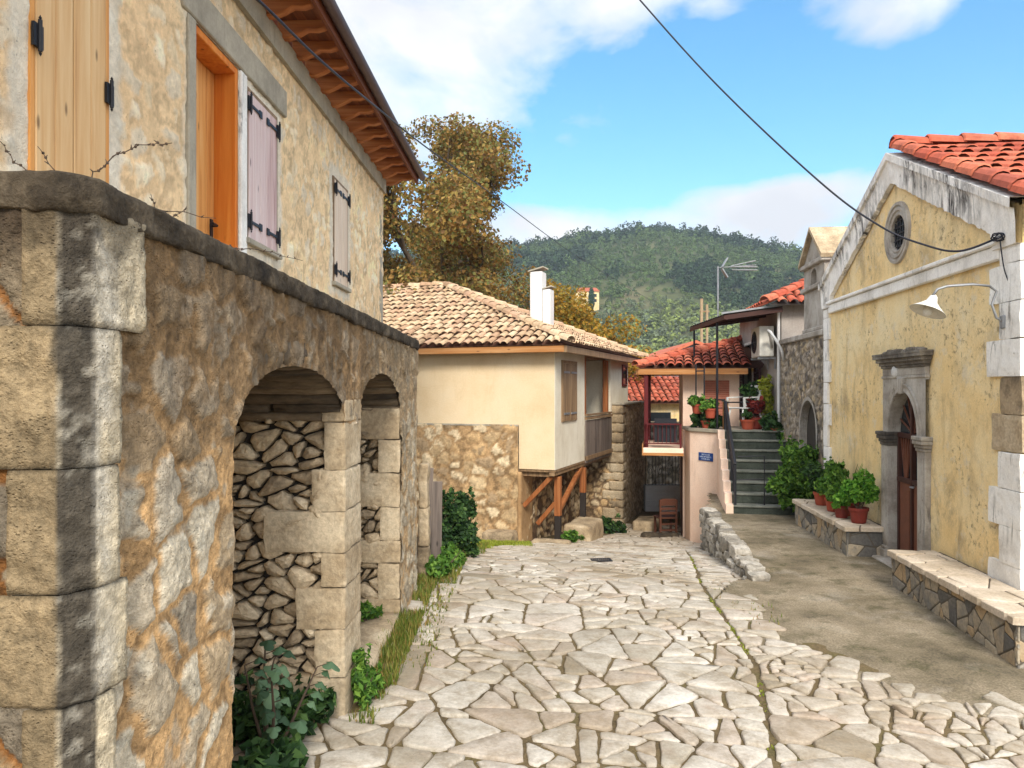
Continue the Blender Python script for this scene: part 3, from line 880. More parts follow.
TP = [(13.75, 3.52), (9.0, 2.84)] + [(y, x) for y, x in reversed(EDGE) if 5.15 < y < 9]
TP = [(x, y) for y, x in TP] + [(4.4, 5.2), (6.0, 5.08), (14, 4.9), (14, 16.5), (4.2, 16.5)]
TP2 = [(x - (0.3 if 5.15 < y < 8.8 else 0), y - (0.3 if y < 8 else 0)) for x, y in TP]
def inside(px, py, poly):
    r = np.zeros(px.shape, bool)
    for i in range(len(poly)):
        (x0, y0), (x1, y1) = poly[i], poly[(i + 1) % len(poly)]
        c = ((y0 > py) != (y1 > py)) & (px < (x1 - x0) * (py - y0) / (y1 - y0 + 1e-12) + x0)
        r ^= c
    return r
X, Y = np.meshgrid(np.arange(1.9, 14, 0.06), np.arange(4.5, 16.5, 0.06), indexing='ij')
wob = 0.10
kx = X[:-1, :-1] + 0.03 + (fbm(X[:-1, :-1] * 4, Y[:-1, :-1] * 4, 31, 4) - 0.5) * wob * 2
ky = Y[:-1, :-1] + 0.03 + (fbm(X[:-1, :-1] * 4 + 5, Y[:-1, :-1] * 4, 32, 4) - 0.5) * wob * 2
keep = inside(kx, ky, TP2)
dist = np.full(X.shape, 9.0)
for (x0, y0), (x1, y1) in zip(TP[1:-3], TP[2:-2]):
    ex, ey = x1 - x0, y1 - y0
    t_ = np.clip(((X - x0) * ex + (Y - y0) * ey) / (ex * ex + ey * ey + 1e-9), 0, 1)
    dist = np.minimum(dist, np.hypot(X - x0 - t_ * ex, Y - y0 - t_ * ey))
dist = np.where(inside(X, Y, TP), dist, -dist)
k_ = np.where(Y > 9.2, 1.0, sstep(-0.05, 0.8, dist))
tz = 0.022 * k_ + (zs(X, np.minimum(Y, 7)) - 0.012) * (1 - k_) + (fbm(X * 1.5, Y * 1.5, 41, 4) - 0.5) * 0.03 * k_ + (fbm(X * 9, Y * 9, 42, 3) - 0.5) * 0.010
tag(sheet('church_terrace', np.stack([X, Y, tz], -1), None, M['terrace'], None, keep), kind='structure')
mb = MB()                                                    # the drop below the raised end of the terrace
mb.add([(3.50, 13.7, -1.6), (2.86, 9.0, -1.6), (2.86, 9.0, 0.0), (3.50, 13.7, 0.0)], [(0, 1, 2, 3)])
mb.box(3.5, 14, 13.6, 13.7, -1.6, 0.0)
tag(mb.build('terrace_bank', M['soil']), kind='structure')

# ---------------------------------------------------------------- retaining kerb wall of rough stones
lw = thing('low_stone_wall', 'low ragged wall of rough pale stones edging the raised concrete terrace', 'wall', (2.83, 8.7, 0))
mb = MB(); mt = MB()
y = 8.75; k = 0
while y < 13.75:
    ln = R.uniform(0.14, 0.36)
    x = 2.83 + (y - 8.75) * (3.5 - 2.83) / 5.0
    g = zsf(x, y)
    base = g - 0.1
    top = 0.02 + R.uniform(-0.03, 0.06) + 0.04 * min(1, (y - 8.7) / 2)
    z = base
    while z < top - 0.03:
        hh = min(R.uniform(0.09, 0.19), top - z)
        if top - z - hh < 0.08: hh = top - z
        o = R.uniform(-0.035, 0.03)
        mb.rock(x - 0.10 + o, x + 0.12, y + 0.01, y + ln - 0.01, z + 0.003, z + hh - 0.003, 6, 0.022, 0.026, 8, k,
                xf=lambda a, b, c: (a - 2.83, b - 8.7, c))
        z += hh; k += 1
    y += ln
mb.build('stones', M['kerb_stone'], lw)

# ---------------------------------------------------------------- arched terrace wall (foreground, left)
WA = Wall((-1.137, 2.09), (0.03, 1))
U_END = 5.71
wall = WA.empty('arched_stone_wall', 'lichen stained rubble stone terrace wall with two low arches beside the lane', 'wall')
ARCH = [(1.84, 0.88, E - 0.20, 0.32), (3.96, 0.79, E - 0.20, 0.33)]     # centre, half width, springing, rise
TOP = E + 0.50
BASE = 0.0
def rho(U, Z, a):
    c, hw, s, r = a
    return np.sqrt(((U - c) / hw) ** 2 + (np.maximum(Z - s, 0) / r) ** 2)
def w_keep(U, Z):
    k = Z < TOP - 0.012 * U - 0.02
    for a in ARCH: k &= ~((rho(U, Z, a) < 1))
    k &= ~((U > 2.72) & (U < 3.17) & (Z < E - 0.22))
    return k
def w_snap(U, Z, res):
    U = U.copy(); Z = Z.copy()
    for a in ARCH:
        c, hw, s, r = a
        for sg in (-1, 1):
            m = (np.abs(U - (c + sg * hw)) < res * 0.75) & (Z <= s)
            U = np.where(m, c + sg * hw, U)
        q = rho(U, Z, a)
        m = (Z > s) & (np.abs(q - 1) < res / 0.45)
        U = np.where(m, c + (U - c) / q, U); Z = np.where(m, s + (Z - s) / q, Z)
    return U, Z
def w_radial(U, Z):
    m = np.zeros(U.shape, bool); au = np.zeros(U.shape); av = np.zeros(U.shape)
    for a in ARCH:
        c, hw, s, r = a
        q = rho(U, Z, a)
        d = np.hypot(U - c, (Z - (s - 0.75)) * 1.0) - np.hypot(hw, .75) * .93
        t = np.arctan2(U - c, Z - (s - 0.75))
        mm = (q < 1.62 + 0.5 * (vn(U * 5, Z * 5, 3) - .5)) & (Z > s - 0.02) & (np.abs(U - c) < hw + 0.22)
        m |= mm; au = np.where(mm, t * 1.15, au); av = np.where(mm, d, av)
    return m, au, av
def w_tint(U, Z, col, seed, m):
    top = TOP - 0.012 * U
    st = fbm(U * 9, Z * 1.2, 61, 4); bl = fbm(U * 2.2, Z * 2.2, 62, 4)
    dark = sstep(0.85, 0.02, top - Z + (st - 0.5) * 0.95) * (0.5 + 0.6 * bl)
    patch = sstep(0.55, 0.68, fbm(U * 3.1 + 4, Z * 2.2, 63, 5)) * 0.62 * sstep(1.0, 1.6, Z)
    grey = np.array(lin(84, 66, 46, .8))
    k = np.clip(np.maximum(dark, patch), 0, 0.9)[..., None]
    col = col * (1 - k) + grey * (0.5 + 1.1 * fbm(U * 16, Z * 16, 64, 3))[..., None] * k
    li = sstep(0.66, 0.71, fbm(U * 9 + 3, Z * 9, 65, 4)) * 0.5            # pale lichen
    col = col * (1 - li[..., None]) + np.array(lin(206, 200, 182, .8)) * li[..., None]
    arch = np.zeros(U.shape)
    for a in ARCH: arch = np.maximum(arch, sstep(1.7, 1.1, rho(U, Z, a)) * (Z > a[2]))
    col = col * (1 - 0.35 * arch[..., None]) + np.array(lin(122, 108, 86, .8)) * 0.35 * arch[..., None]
    stk = fbm(U * 17, Z * 2.6, 67, 4)
    sp = (sstep(1.62, 2.2, Z + (st - .5) * .5) * 0.52)[..., None]
    col = col * (1 - sp) + np.array(lin(138, 112, 80, .84)) * (0.25 + 1.5 * stk * fbm(U * 5, Z * 3, 68, 3) * 2)[..., None] * sp
    far = sstep(3.0, 4.6, U)[..., None] * 0.45
    return col * (1 - far) + np.array(lin(176, 158, 128, .85)) * (0.55 + 0.9 * fbm(U * 14, Z * 5, 66, 4))[..., None] * far
W_ST = [lin(200, 182, 154, .92), lin(214, 200, 176, .94), lin(178, 164, 142, .88), lin(218, 204, 178, .95), lin(194, 170, 136, .9), lin(206, 190, 164, .92)]
W_MO = lin(224, 180, 126, .9)
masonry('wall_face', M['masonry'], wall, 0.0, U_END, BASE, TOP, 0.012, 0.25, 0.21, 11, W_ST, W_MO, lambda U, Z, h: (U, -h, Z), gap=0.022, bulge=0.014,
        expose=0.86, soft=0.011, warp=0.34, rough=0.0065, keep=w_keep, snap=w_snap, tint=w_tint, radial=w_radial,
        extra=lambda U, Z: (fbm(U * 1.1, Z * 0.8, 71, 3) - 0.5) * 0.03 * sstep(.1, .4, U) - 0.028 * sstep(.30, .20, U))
SIDE = lambda U, Z, h: (U, h * 0 + 0, Z)
# the short return wall that faces the viewer, left of the corner (world axes, turned into the wall's frame)
def to_wall(x, y, z):
    dx, dy = x - WA.O[0], y - WA.O[1]
    return (dx * WA.d[0] + dy * WA.d[1], dx * WA.n[0] + dy * WA.n[1], z)
def side_xf(U, Z, h):
    return to_wall(U, 2.045 - h, Z)
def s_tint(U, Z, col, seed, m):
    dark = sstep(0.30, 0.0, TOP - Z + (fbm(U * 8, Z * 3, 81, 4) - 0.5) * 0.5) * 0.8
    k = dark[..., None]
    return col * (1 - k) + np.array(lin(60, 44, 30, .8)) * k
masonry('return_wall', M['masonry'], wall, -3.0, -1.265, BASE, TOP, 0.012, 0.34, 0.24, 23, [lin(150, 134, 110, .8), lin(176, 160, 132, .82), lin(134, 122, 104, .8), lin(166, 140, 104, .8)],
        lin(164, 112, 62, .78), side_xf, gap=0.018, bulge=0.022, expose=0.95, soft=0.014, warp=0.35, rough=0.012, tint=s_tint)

# chamfered corner stones: one skin that wraps the corner, with courses and uneven lengths
A_, B_ = (-1.19, 2.02), (-1.133, 2.09)
courses = [-0.1, 0.22, 0.62, 0.98, 1.32, 1.62, 1.95, 2.33, 2.67]
for k in range(len(courses) - 1):
    za, zb = courses[k], courses[k + 1]
    s1 = (0.30, 0.14, 0.34, 0.10, 0.26, 0.14, 0.40, 0.10)[k]; s2 = (0.16, 0.10, 0.12, 0.08, 0.14, 0.10, 0.11, 0.24)[k]
    path = [(A_[0] - s1, 2.07), (A_[0] - s1 + .008, 2.015), A_, B_, (B_[0] + 0.03 * s2 + .014, B_[1] + s2), (B_[0] - 0.05, B_[1] + s2)]
    pp = []; tt = []; L = 0
    for i in range(len(path) - 1):
        a, b = path[i], path[i + 1]; ln = math.hypot(b[0] - a[0], b[1] - a[1]); m = max(2, int(ln / 0.012))
        for j in range(m + (i == len(path) - 2)):
            t = j / m
            pp.append((a[0] + (b[0] - a[0]) * t, a[1] + (b[1] - a[1]) * t)); tt.append(i + t); L += ln / m
    nz = int((zb - za) / 0.012)
    T, Zg = np.meshgrid(np.arange(len(pp)) * 0.012, np.linspace(za + 0.001, zb - 0.001, nz), indexing='ij')
    px = np.array([p[0] for p in pp])[:, None] + 0 * Zg; py = np.array([p[1] for p in pp])[:, None] + 0 * Zg
    seg = np.array(tt)[:, None] + 0 * Zg
    lump = fbm(T * 12 + k, Zg * 12, 91, 4); fine = fbm(T * 40, Zg * 40, 92, 3)
    e = np.minimum(Zg - za, zb - Zg)
    h = (lump - 0.5) * 0.022 + (fine - 0.5) * 0.016 - 0.009 * sstep(0.016, 0.0, e) + 0.002
    cx, cy = -1.45, 2.45
    nx = px - cx; ny = py - cy; nl = np.hypot(nx, ny)
    P = np.stack(to_wall(px + nx / nl * h, py + ny / nl * h, Zg), -1)
    cham = sstep(1.94, 2.02, seg + (lump - .5) * .12) * sstep(3.12, 2.98, seg + (lump - .5) * .25)
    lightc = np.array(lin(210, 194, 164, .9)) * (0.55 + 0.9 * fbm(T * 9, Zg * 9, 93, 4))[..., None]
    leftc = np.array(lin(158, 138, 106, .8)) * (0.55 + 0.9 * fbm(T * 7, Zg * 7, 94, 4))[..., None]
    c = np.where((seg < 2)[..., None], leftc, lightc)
    spots = sstep(0.63, 0.68, fbm(T * 24, Zg * 24, 95, 3))
    dk = np.array(lin(92, 84, 72, .78)) * (0.6 + 0.8 * fine)[..., None]
    dk = dk * (1 - 0.75 * spots[..., None]) + np.array(lin(164, 156, 140, .8)) * 0.75 * spots[..., None]
    c = c * (1 - cham[..., None]) + dk * cham[..., None]
    edgek = sstep(2.9, 3.15, seg) * sstep(3.9, 3.3, seg) * sstep(0.45, 0.6, fbm(T * 6, Zg * 4, 97, 3))
    c = c * (1 - 0.6 * edgek[..., None]) + np.array(lin(224, 216, 200, .85)) * 0.6 * edgek[..., None]
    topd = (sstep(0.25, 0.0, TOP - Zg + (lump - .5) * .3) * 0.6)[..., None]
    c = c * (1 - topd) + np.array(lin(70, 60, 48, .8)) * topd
    c = c * (1 - 0.5 * sstep(0.015, 0.0, e))[..., None]
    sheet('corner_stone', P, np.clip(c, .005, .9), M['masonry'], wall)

# coping: a rough cement band along return wall, chamfer and long wall
path = [(-3.0, 2.02), A_, B_, (B_[0] + 0.03 * 5.72, B_[1] + 5.72)]
pp = []
for i in range(3):
    a, b = path[i], path[i + 1]; m = max(2, int(math.hypot(b[0] - a[0], b[1] - a[1]) / 0.012))
    pp += [(a[0] + (b[0] - a[0]) * j / m, a[1] + (b[1] - a[1]) * j / m) for j in range(m)]
pp.append(path[-1]); pp = np.array(pp)
tan = np.gradient(pp, axis=0); tan /= np.linalg.norm(tan, axis=1, keepdims=True)
for _ in range(2): tan[1:-1] = (tan[:-2] + tan[1:-1] + tan[2:]) / 3
nor = np.stack([tan[:, 1], -tan[:, 0]], 1); nor /= np.linalg.norm(nor, axis=1, keepdims=True)
prof = [(-0.02, -0.088), (0.012, -0.087), (0.018, -0.083), (0.020, -0.065), (0.021, -0.04), (0.021, -0.02), (0.021, -0.004), (0.016, 0.003), (-0.02, 0.006), (-0.12, 0.01), (-0.35, 0.01), (-0.36, -0.1)]
ln = np.concatenate([[0], np.cumsum(np.linalg.norm(np.diff(pp, axis=0), axis=1))])
P = np.zeros((len(pp), len(prof), 3))
for j, (o, dz) in enumerate(prof):
    jit = (fbm(ln * 14, 0 * ln + j * 0.6, 99, 5) - 0.5) * 0.022 + (fbm(ln * 60, 0 * ln + j * 2.3, 96, 2) - 0.5) * 0.007
    q = pp + nor * (o + jit)[:, None]
    zz = TOP + 0.066 + dz - 0.012 * np.maximum(0, pp[:, 1] - 2.09) + (fbm(ln * 7, 0 * ln + j * .4, 98, 5) - 0.5) * 0.03 * (1.5 if j < 3 else 0.45)
    P[:, j] = np.stack(to_wall(q[:, 0], q[:, 1], zz), -1)
sheet('coping', P, None, M['coping'], wall)
MB().box(0.25, 5.69, 0.12, 1.75, E + 0.30, E + 0.42).build('terrace_floor', M['cement'], wall)
MB().box(4.95, U_END - 0.01, 0.03, 1.15, -0.1, E + 0.34).box(U_END - 0.02, U_END, 0.0, 1.15, -0.1, E + 0.34).build('pier_core', M['block'], wall)
MB().box(0.02, 0.93, 0.04, 1.15, -0.1, E + 0.34).build('pier_core', M['block'], wall)

# vaults: long rough stones laid side by side over each arch, running back into the wall
DEPTH = 1.25
for ai, a in enumerate(ARCH):
    c, hw, s, r = a
    mb = MB(); bk = MB()
    n = 19; prev = None
    ang = [math.pi * (i / n) for i in range(n + 1)]
    k = 0
    for i in range(n):
        t0, t1 = ang[i], ang[i + 1]
        y0 = 0.0
        while y0 < DEPTH - 0.05:
            y1 = min(DEPTH, y0 + R.uniform(0.35, 0.9))
            if DEPTH - y1 < 0.25: y1 = DEPTH
            dr = R.uniform(-0.035, 0.012) if y0 > 0 else R.uniform(-0.01, 0.006)
            def xf(p, q, h, t0=t0, t1=t1, dr=dr):
                t = t0 + (t1 - t0) * p
                nx, nz = math.cos(t) / hw, math.sin(t) / r
                l = math.hypot(nx, nz)
                o = h - dr
                return (c - math.cos(t) * hw - nx / l * o, q, s + math.sin(t) * r + nz / l * o)
            mb.rock(0.05, 0.95, y0 + 0.008, y1 - 0.008, 0.004, 0.13, 4, 0.03, 0.012, 7, k + 50 * ai, xf=xf)
            y0 = y1; k += 1
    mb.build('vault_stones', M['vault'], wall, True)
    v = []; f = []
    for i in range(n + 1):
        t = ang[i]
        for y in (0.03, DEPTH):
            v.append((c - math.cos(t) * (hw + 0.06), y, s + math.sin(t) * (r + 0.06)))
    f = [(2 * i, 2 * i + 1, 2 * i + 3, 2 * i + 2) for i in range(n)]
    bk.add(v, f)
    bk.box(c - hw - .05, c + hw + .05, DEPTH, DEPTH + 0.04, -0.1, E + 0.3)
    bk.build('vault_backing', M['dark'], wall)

def rubble_panel(mb, a0, a1, b0, b1, size, fn, seed, base=-0.09, skip=None, bulge=0.0, gap=0.009, edge=0.02, cut=0.2, proud=(-0.02, 0.035), aspect=1.0):
    b0, b1 = b0 * aspect, b1 * aspect
    fn0 = fn; fn = lambda a, b, h: fn0(a, b / aspect, h)
    rr = random.Random(seed)
    P_ = scatter_pts(rr, a0 - .3, a1 + .3, b0 - .3, b1 + .3, lambda x, y: size * 1.9, int(1500 * (a1 - a0 + .6) * (b1 - b0 + .6)))
    bits = []
    for poly in cells(P_, 0.9, 0.0, rr):
        if poly: shatter(poly, lambda x, y: size * size * 0.8, rr, bits)
    for poly in bits:
        p = (sum(q[0] for q in poly) / len(poly), sum(q[1] for q in poly) / len(poly))
        poly = inset(poly, rr.uniform(.6, 1.3) * gap)
        if len(poly) < 3: continue
        for nx, ny, d in ((-1, 0, -a0), (1, 0, a1), (0, -1, -b0), (0, 1, b1)):
            poly = clip_half(poly, nx, ny, d)
            if len(poly) < 3: break
        if len(poly) < 3 or (skip and skip(*p)): continue
        q = soften(poly, rr, 0.006 * edge / .02, cut)
        if len(q) < 4: continue
        stone(mb, q, fn, base, rr.uniform(*proud), edge, edge * .6 + bulge, rr)

# cross wall beyond the first arch: dressed blocks at the front, dry rubble behind
mb = MB()
j1 = [0.03, 0.36, 0.66, 0.92, 1.14, 1.40, 1.66, 1.96, 2.10]
dep = [0.34, 0.18, 0.30, 0.14, 0.50, 0.20, 0.12, 0.14]
for i in range(len(dep)):
    mb.rock(2.722, 3.168, -0.014, dep[i], j1[i] + 0.0015, j1[i + 1] - 0.0015, 14, 0.010, 0.008, 8, i + 3)
mb.build('pier_blocks', M['block'], wall)
rb = MB()
rubble_panel(rb, 0.13, DEPTH, 0.0, 1.98, 0.19, lambda a, b, h: (2.752 - h, a, b), 5, aspect=1.5)
rb.build('dry_rubble', M['rubble'], wall)
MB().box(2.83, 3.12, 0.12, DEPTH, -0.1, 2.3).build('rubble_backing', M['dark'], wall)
mb = MB()
j2 = [0.02, 0.30, 0.62, 0.82, 1.12, 1.42, 1.72, 2.0]
dep = [0.46, 0.20, 0.42, 0.18, 0.44, 0.20, 0.40]
for i in range(len(dep)):
    mb.rock(4.752, 5.02, 0.0, dep[i], j2[i] + 0.0015, j2[i + 1] - 0.0015, 12, 0.010, 0.008, 8, i + 23)
mb.build('pier_blocks', M['block'], wall)
rb = MB()
rubble_panel(rb, 0.15, DEPTH, 0.0, 1.98, 0.17, lambda a, b, h: (4.782 - h, a, b), 8, aspect=1.5)
rb.build('dry_rubble', M['rubble'], wall)
rb = MB()
rubble_panel(rb, 0.9, 4.8, 0.0, 2.2, 0.20, lambda a, b, h: (a, DEPTH - h, b), 9)
rb.build('back_rubble', M['rubble'], wall, True)
mb = MB()
mb.rock(3.20, 4.72, -0.02, DEPTH, -0.1, 0.20, 9, 0.03, 0.012, 4, 77)
mb.build('arch_sill', M['block'], wall, True)

# broken gatepost and boards past the end of the wall
gp = thing('stone_gatepost', 'thin pale stone post standing just past the arched wall', 'gatepost', (-0.98, 8.62, 0.0))
mb = MB()
for k, (a, b) in enumerate(((-0.1, 0.42), (0.42, 0.85), (0.85, 1.34))):
    mb.rock(-0.07 + 0.008 * k, 0.06 - 0.006 * k, -0.10, 0.10, a, b - 0.004, 9, 0.015, 0.016, 9, k + 5)
mb.build('post_stones', M['block'], gp, True)
bd = thing('weathered_board', 'dark weathered plank leaning behind the pale stone post', 'plank', (-0.98, 9.3, 0.0))
mb = MB()
mb.beam((-0.10, 0, -0.1), (-0.05, 0.03, 1.22), 0.16, 0.03)
mb.beam((0.06, 0.02, -0.1), (0.07, 0.05, 1.05), 0.13, 0.03)
mb.build('boards', M['old_wood'], bd, bevel=0.006)
# ---------------------------------------------------------------- stone house above the terrace wall (left)
WH = Wall((-2.345, 0.5), (0.03, 1))
house = WH.empty('stone_house', 'tall plastered stone house with pine doors and wide brown eaves above the arched wall', 'house')
HTOP = E + 3.06
HEND = 11.45
OPEN = [(3.08, 3.74, E + 0.3, E + 2.55), (4.82, 5.62, E + 0.3, E + 2.55), (5.76, 6.52, E + 1.24, E + 2.48), (8.47, 9.17, E + 1.27, E + 2.50)]
H_ST = [lin(232, 212, 178, .97), lin(224, 200, 162, .96), lin(218, 202, 176, .95), lin(240, 222, 190, .98), lin(228, 194, 150, .95)]
def h_keep(U, Z):
    k = np.ones(U.shape, bool)
    for a in OPEN: k &= ~((U > a[0]) & (U < a[1]) & (Z > a[2]) & (Z < a[3]))
    return k
def h_snap(U, Z, res):
    U = U.copy(); Z = Z.copy()
    for a in OPEN:
        for x in a[:2]:
            m = (np.abs(U - x) < res * .75) & (Z > a[2] - res) & (Z < a[3] + res); U = np.where(m, x, U)
        for z in a[2:]:
            m = (np.abs(Z - z) < res * .75) & (U > a[0] - res) & (U < a[1] + res); Z = np.where(m, z, Z)
    return U, Z
def h_tint(U, Z, col, seed, m):
    b = fbm(U * 1.2, Z * 1.2, 111, 4)[..., None]
    col = col * (0.86 + 0.3 * b)
    near = (sstep(5.2, 3.6, U) * 0.75)[..., None]           # pinker mortar between the doors
    col = col * (1 - near * 0.35 * (1 - m[..., None])) + np.array(lin(222, 170, 118, .9)) * near * 0.35 * (1 - m[..., None])
    col = col * .80 + np.array(lin(240, 214, 172, 1.0)) * (.84 + .36 * fbm(U * 7, Z * 7, 115, 4))[..., None] * .22
    for a in OPEN:                                       # smooth pale render round the openings
        d = np.maximum(np.maximum(a[0] - U, U - a[1]), np.maximum(a[2] - Z, Z - a[3]))
        k = (sstep(0.18, 0.10, d + (fbm(U * 8, Z * 8, 112, 3) - .5) * .11) * 0.85)[..., None]
        col = col * (1 - k) + np.array(lin(226, 216, 196, .92)) * (0.75 + 0.5 * fbm(U * 9, Z * 3, 113, 4))[..., None] * k
    st = (sstep(0.5, 0.0, HTOP - Z + (fbm(U * 6, Z * 2, 114, 3) - .5) * .5) * 0.25)[..., None]
    return col * (1 - st) + np.array(lin(150, 132, 106, .85)) * st
masonry('wall', M['masonry_soft'], house, 0, HEND, 0.0, HTOP, 0.024, 0.22, 0.17, 31, H_ST, lin(240, 206, 158, .97), lambda U, Z, h: (U, -h, Z), gap=0.03, bulge=0.009,
        expose=0.66, soft=0.03, warp=0.4, rough=0.004, keep=h_keep, snap=h_snap, tint=h_tint)
mb = MB()
mb.box(0, HEND, 0.30, 7, 0, HTOP + 0.2)
mb.box(HEND - 0.25, HEND, 0.0, 7, 0, HTOP + 0.2)
for a in OPEN:                                            # reveals
    mb.box(a[0] - 0.04, a[0], 0.012, 0.30, a[2], a[3]); mb.box(a[1], a[1] + 0.04, 0.012, 0.30, a[2], a[3])
    mb.box(a[0] - 0.04, a[1] + 0.04, 0.012, 0.30, a[3], a[3] + 0.04); mb.box(a[0] - 0.04, a[1] + 0.04, 0.012, 0.30, a[2] - 0.04, a[2])
mb.build('wall_core', M['cement'], house)
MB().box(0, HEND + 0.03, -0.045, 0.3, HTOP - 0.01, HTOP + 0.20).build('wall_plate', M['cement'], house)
# cement lintel band and jamb strip
mb = MB()
mb.box(4.62, 6.74, -0.030, 0.02, E + 2.555, E + 2.80); mb.box(4.70, 4.815, -0.026, 0.02, E + 0.4, E + 2.55)
mb.build('cement_surround', M['cement'], house, bevel=0.008)
mb = MB(); mb.box(5.63, 5.755, -0.026, 0.02, E + 0.4, E + 2.55)
mb.build('render_strip', M['whitewash'], house, bevel=0.01)

def planks(name, mat, parent, u0, u1, z0, z1, y, n, rng, th=0.03, gap=0.004):
    mb = MB(); w_ = (u1 - u0) / n
    x = u0
    for i in range(n):
        mb.box(u0 + i * w_ + gap / 2, u0 + (i + 1) * w_ - gap / 2, y + rng.uniform(-.003, .003), y + th, z0, z1)
    return mb.build(name, mat, parent, bevel=0.004)

def hinge(parent, u, z, y, s=1, strap=0.0, mat='black'):
    mb = MB()
    mb.tube([(u, y - 0.02, z - 0.075), (u, y - 0.02, z + 0.075)], 0.010, 8)
    mb.lathe([(0.0, z + 0.075), (0.008, z + 0.083), (0.0, z + 0.098)], u, y - 0.02, 8)
    mb.lathe([(0.0, z - 0.098), (0.008, z - 0.083), (0.0, z - 0.075)], u, y - 0.02, 8)
    mb.box(u - 0.035, u + 0.035, y - 0.014, y, z - 0.055, z + 0.055)
    if strap:
        mb.box(min(u, u + s * strap), max(u, u + s * strap), y - 0.010, y - 0.002, z - 0.012, z + 0.012)
        mb.box(u + s * strap - 0.03, u + s * strap + 0.03, y - 0.009, y - 0.001, z - 0.03, z + 0.03)
    return mb.build('hinge', M[mat], parent)

a = OPEN[0]                                               # double pine shutters, flush with the wall
d1 = MB().box(a[0], a[0] + 0.03, -0.015, 0.06, a[2], a[3]).box(a[1] - 0.03, a[1], -0.015, 0.06, a[2], a[3]).box(a[0], a[1], -0.014, 0.06, a[3] - 0.04, a[3]).build('double_door', M['pine'], house)
d1['label'] = 'pale pine double door with black iron hinges'
mid = (a[0] + a[1]) / 2
lf = planks('door_leaf', M['pine_light'], d1, a[0] + 0.032, mid - 0.004, a[2], a[3] - 0.04, -0.02, 2, R)
hinge(lf, a[0] + 0.03, E + 1.66, -0.022)
lf = planks('door_leaf', M['pine_light'], d1, mid + 0.004, a[1] - 0.032, a[2], a[3] - 0.04, -0.02, 2, R)
hinge(lf, a[1] - 0.02, E + 1.62, -0.022)
a = OPEN[1]                                               # set back pine door
d2 = MB().box(a[0], a[0] + 0.05, 0.0, 0.26, a[2], a[3]).box(a[1] - 0.05, a[1], 0.0, 0.26, a[2], a[3]).box(a[0] + .05, a[1] - .05, 0.0, 0.26, a[3] - 0.06, a[3]).build('door_frame', M['orange_wood'], house, bevel=0.006)
lf = planks('door_leaf', M['pine'], d2, a[0] + 0.055, a[1] - 0.055, a[2], a[3] - 0.065, 0.17, 5, R)
MB().tube([(a[1] - 0.12, 0.17, E + 1.28), (a[1] - 0.12, 0.12, E + 1.28), (a[1] - 0.21, 0.115, E + 1.28)], 0.012, 7).box(a[1] - 0.14, a[1] - 0.10, 0.158, 0.172, E + 1.17, E + 1.33).build('handle', M['black'], d2)
for a, md in ((OPEN[2], 'pink_wood'), (OPEN[3], 'pale_shutter')):
    fr = MB().box(a[0], a[0] + 0.035, -0.012, 0.10, a[2], a[3]).box(a[1] - 0.035, a[1], -0.012, 0.10, a[2], a[3]).box(a[0] + .035, a[1] - .035, -0.012, 0.10, a[3] - 0.035, a[3]).build('window_frame', M['old_wood_brown'], house)
    sh = planks('shutter', M[md], fr, a[0] + 0.037, a[1] - 0.037, a[2], a[3] - 0.037, -0.022, 5, R, gap=0.008)
    for z in (a[3] - 0.14, a[2] + 0.14):
        hinge(sh, a[0] + 0.03, z, -0.024, 1, 0.26); hinge(sh, a[1] - 0.03, z, -0.024, -1, 0.26)
    MB().box(a[0] - 0.03, a[1] + 0.03, -0.05, 0.1, a[2] - 0.05, a[2] - 0.002).build('sill', M['cement'], fr, bevel=0.006)

# eaves: boarded soffit, shaped rafters, gutter
OUT = 0.46
SZ = E + 3.30
eave = MB()
for i in range(5):
    eave.box(0, HEND + 0.38, -OUT + i * OUT / 5 + .002, -OUT + (i + 1) * OUT / 5 - .002, SZ + 0.085, SZ + 0.105)
eave.build('soffit', M['soffit'], house)
u = 0.3
while u < HEND + 0.38:
    pr = [(0.0, SZ + 0.09), (0.0, SZ - 0.07), (-0.10, SZ - 0.075), (-0.19, SZ - 0.04), (-0.27, SZ + 0.005), (-0.36, SZ + 0.0), (-0.43, SZ + 0.02), (-OUT + .01, SZ + 0.045), (-OUT + .01, SZ + 0.09)]
    n = len(pr)
    mb = MB()
    mb.prism(pr, lambda p, q, h, u=u: (u + h, p, q), -0.045, 0.045)
    mb.build('rafter', M['rafter'], house, bevel=0.006)
    u += 0.42
MB().box(0, HEND + 0.40, -OUT - 0.035, -OUT, SZ - 0.01, SZ + 0.13).build('fascia', M['soffit'], house)
gt = MB()
v = []; seg = 8
for xx in (0, HEND + 0.42):
    for k in range(seg + 1):
        t = math.pi + math.pi * k / seg
        v.append((xx, -OUT - 0.09 + 0.055 * math.cos(t), SZ + 0.12 + 0.07 * math.sin(t)))
gt.add(v, [(k, k + 1, seg + 2 + k, seg + 1 + k) for k in range(seg)] + [tuple(range(seg + 1)), tuple(range(seg + 1, 2 * seg + 2))[::-1]])
gt.build('gutter', M['gutter'], house)
MB().add([(0, -OUT - 0.05, SZ + 0.14), (HEND + 0.4, -OUT - 0.05, SZ + 0.14), (HEND + 0.4, 3.6, SZ + 1.75), (0, 3.6, SZ + 1.75), (0, -OUT - 0.05, SZ + 0.17), (HEND + 0.4, -OUT - 0.05, SZ + 0.17), (HEND + 0.4, 3.6, SZ + 1.85), (0, 3.6, SZ + 1.85)],
         [(3, 2, 1, 0), (4, 5, 6, 7), (0, 1, 5, 4), (1, 2, 6, 5), (2, 3, 7, 6), (3, 0, 4, 7)]).build('roof', M['tile_red'], house)
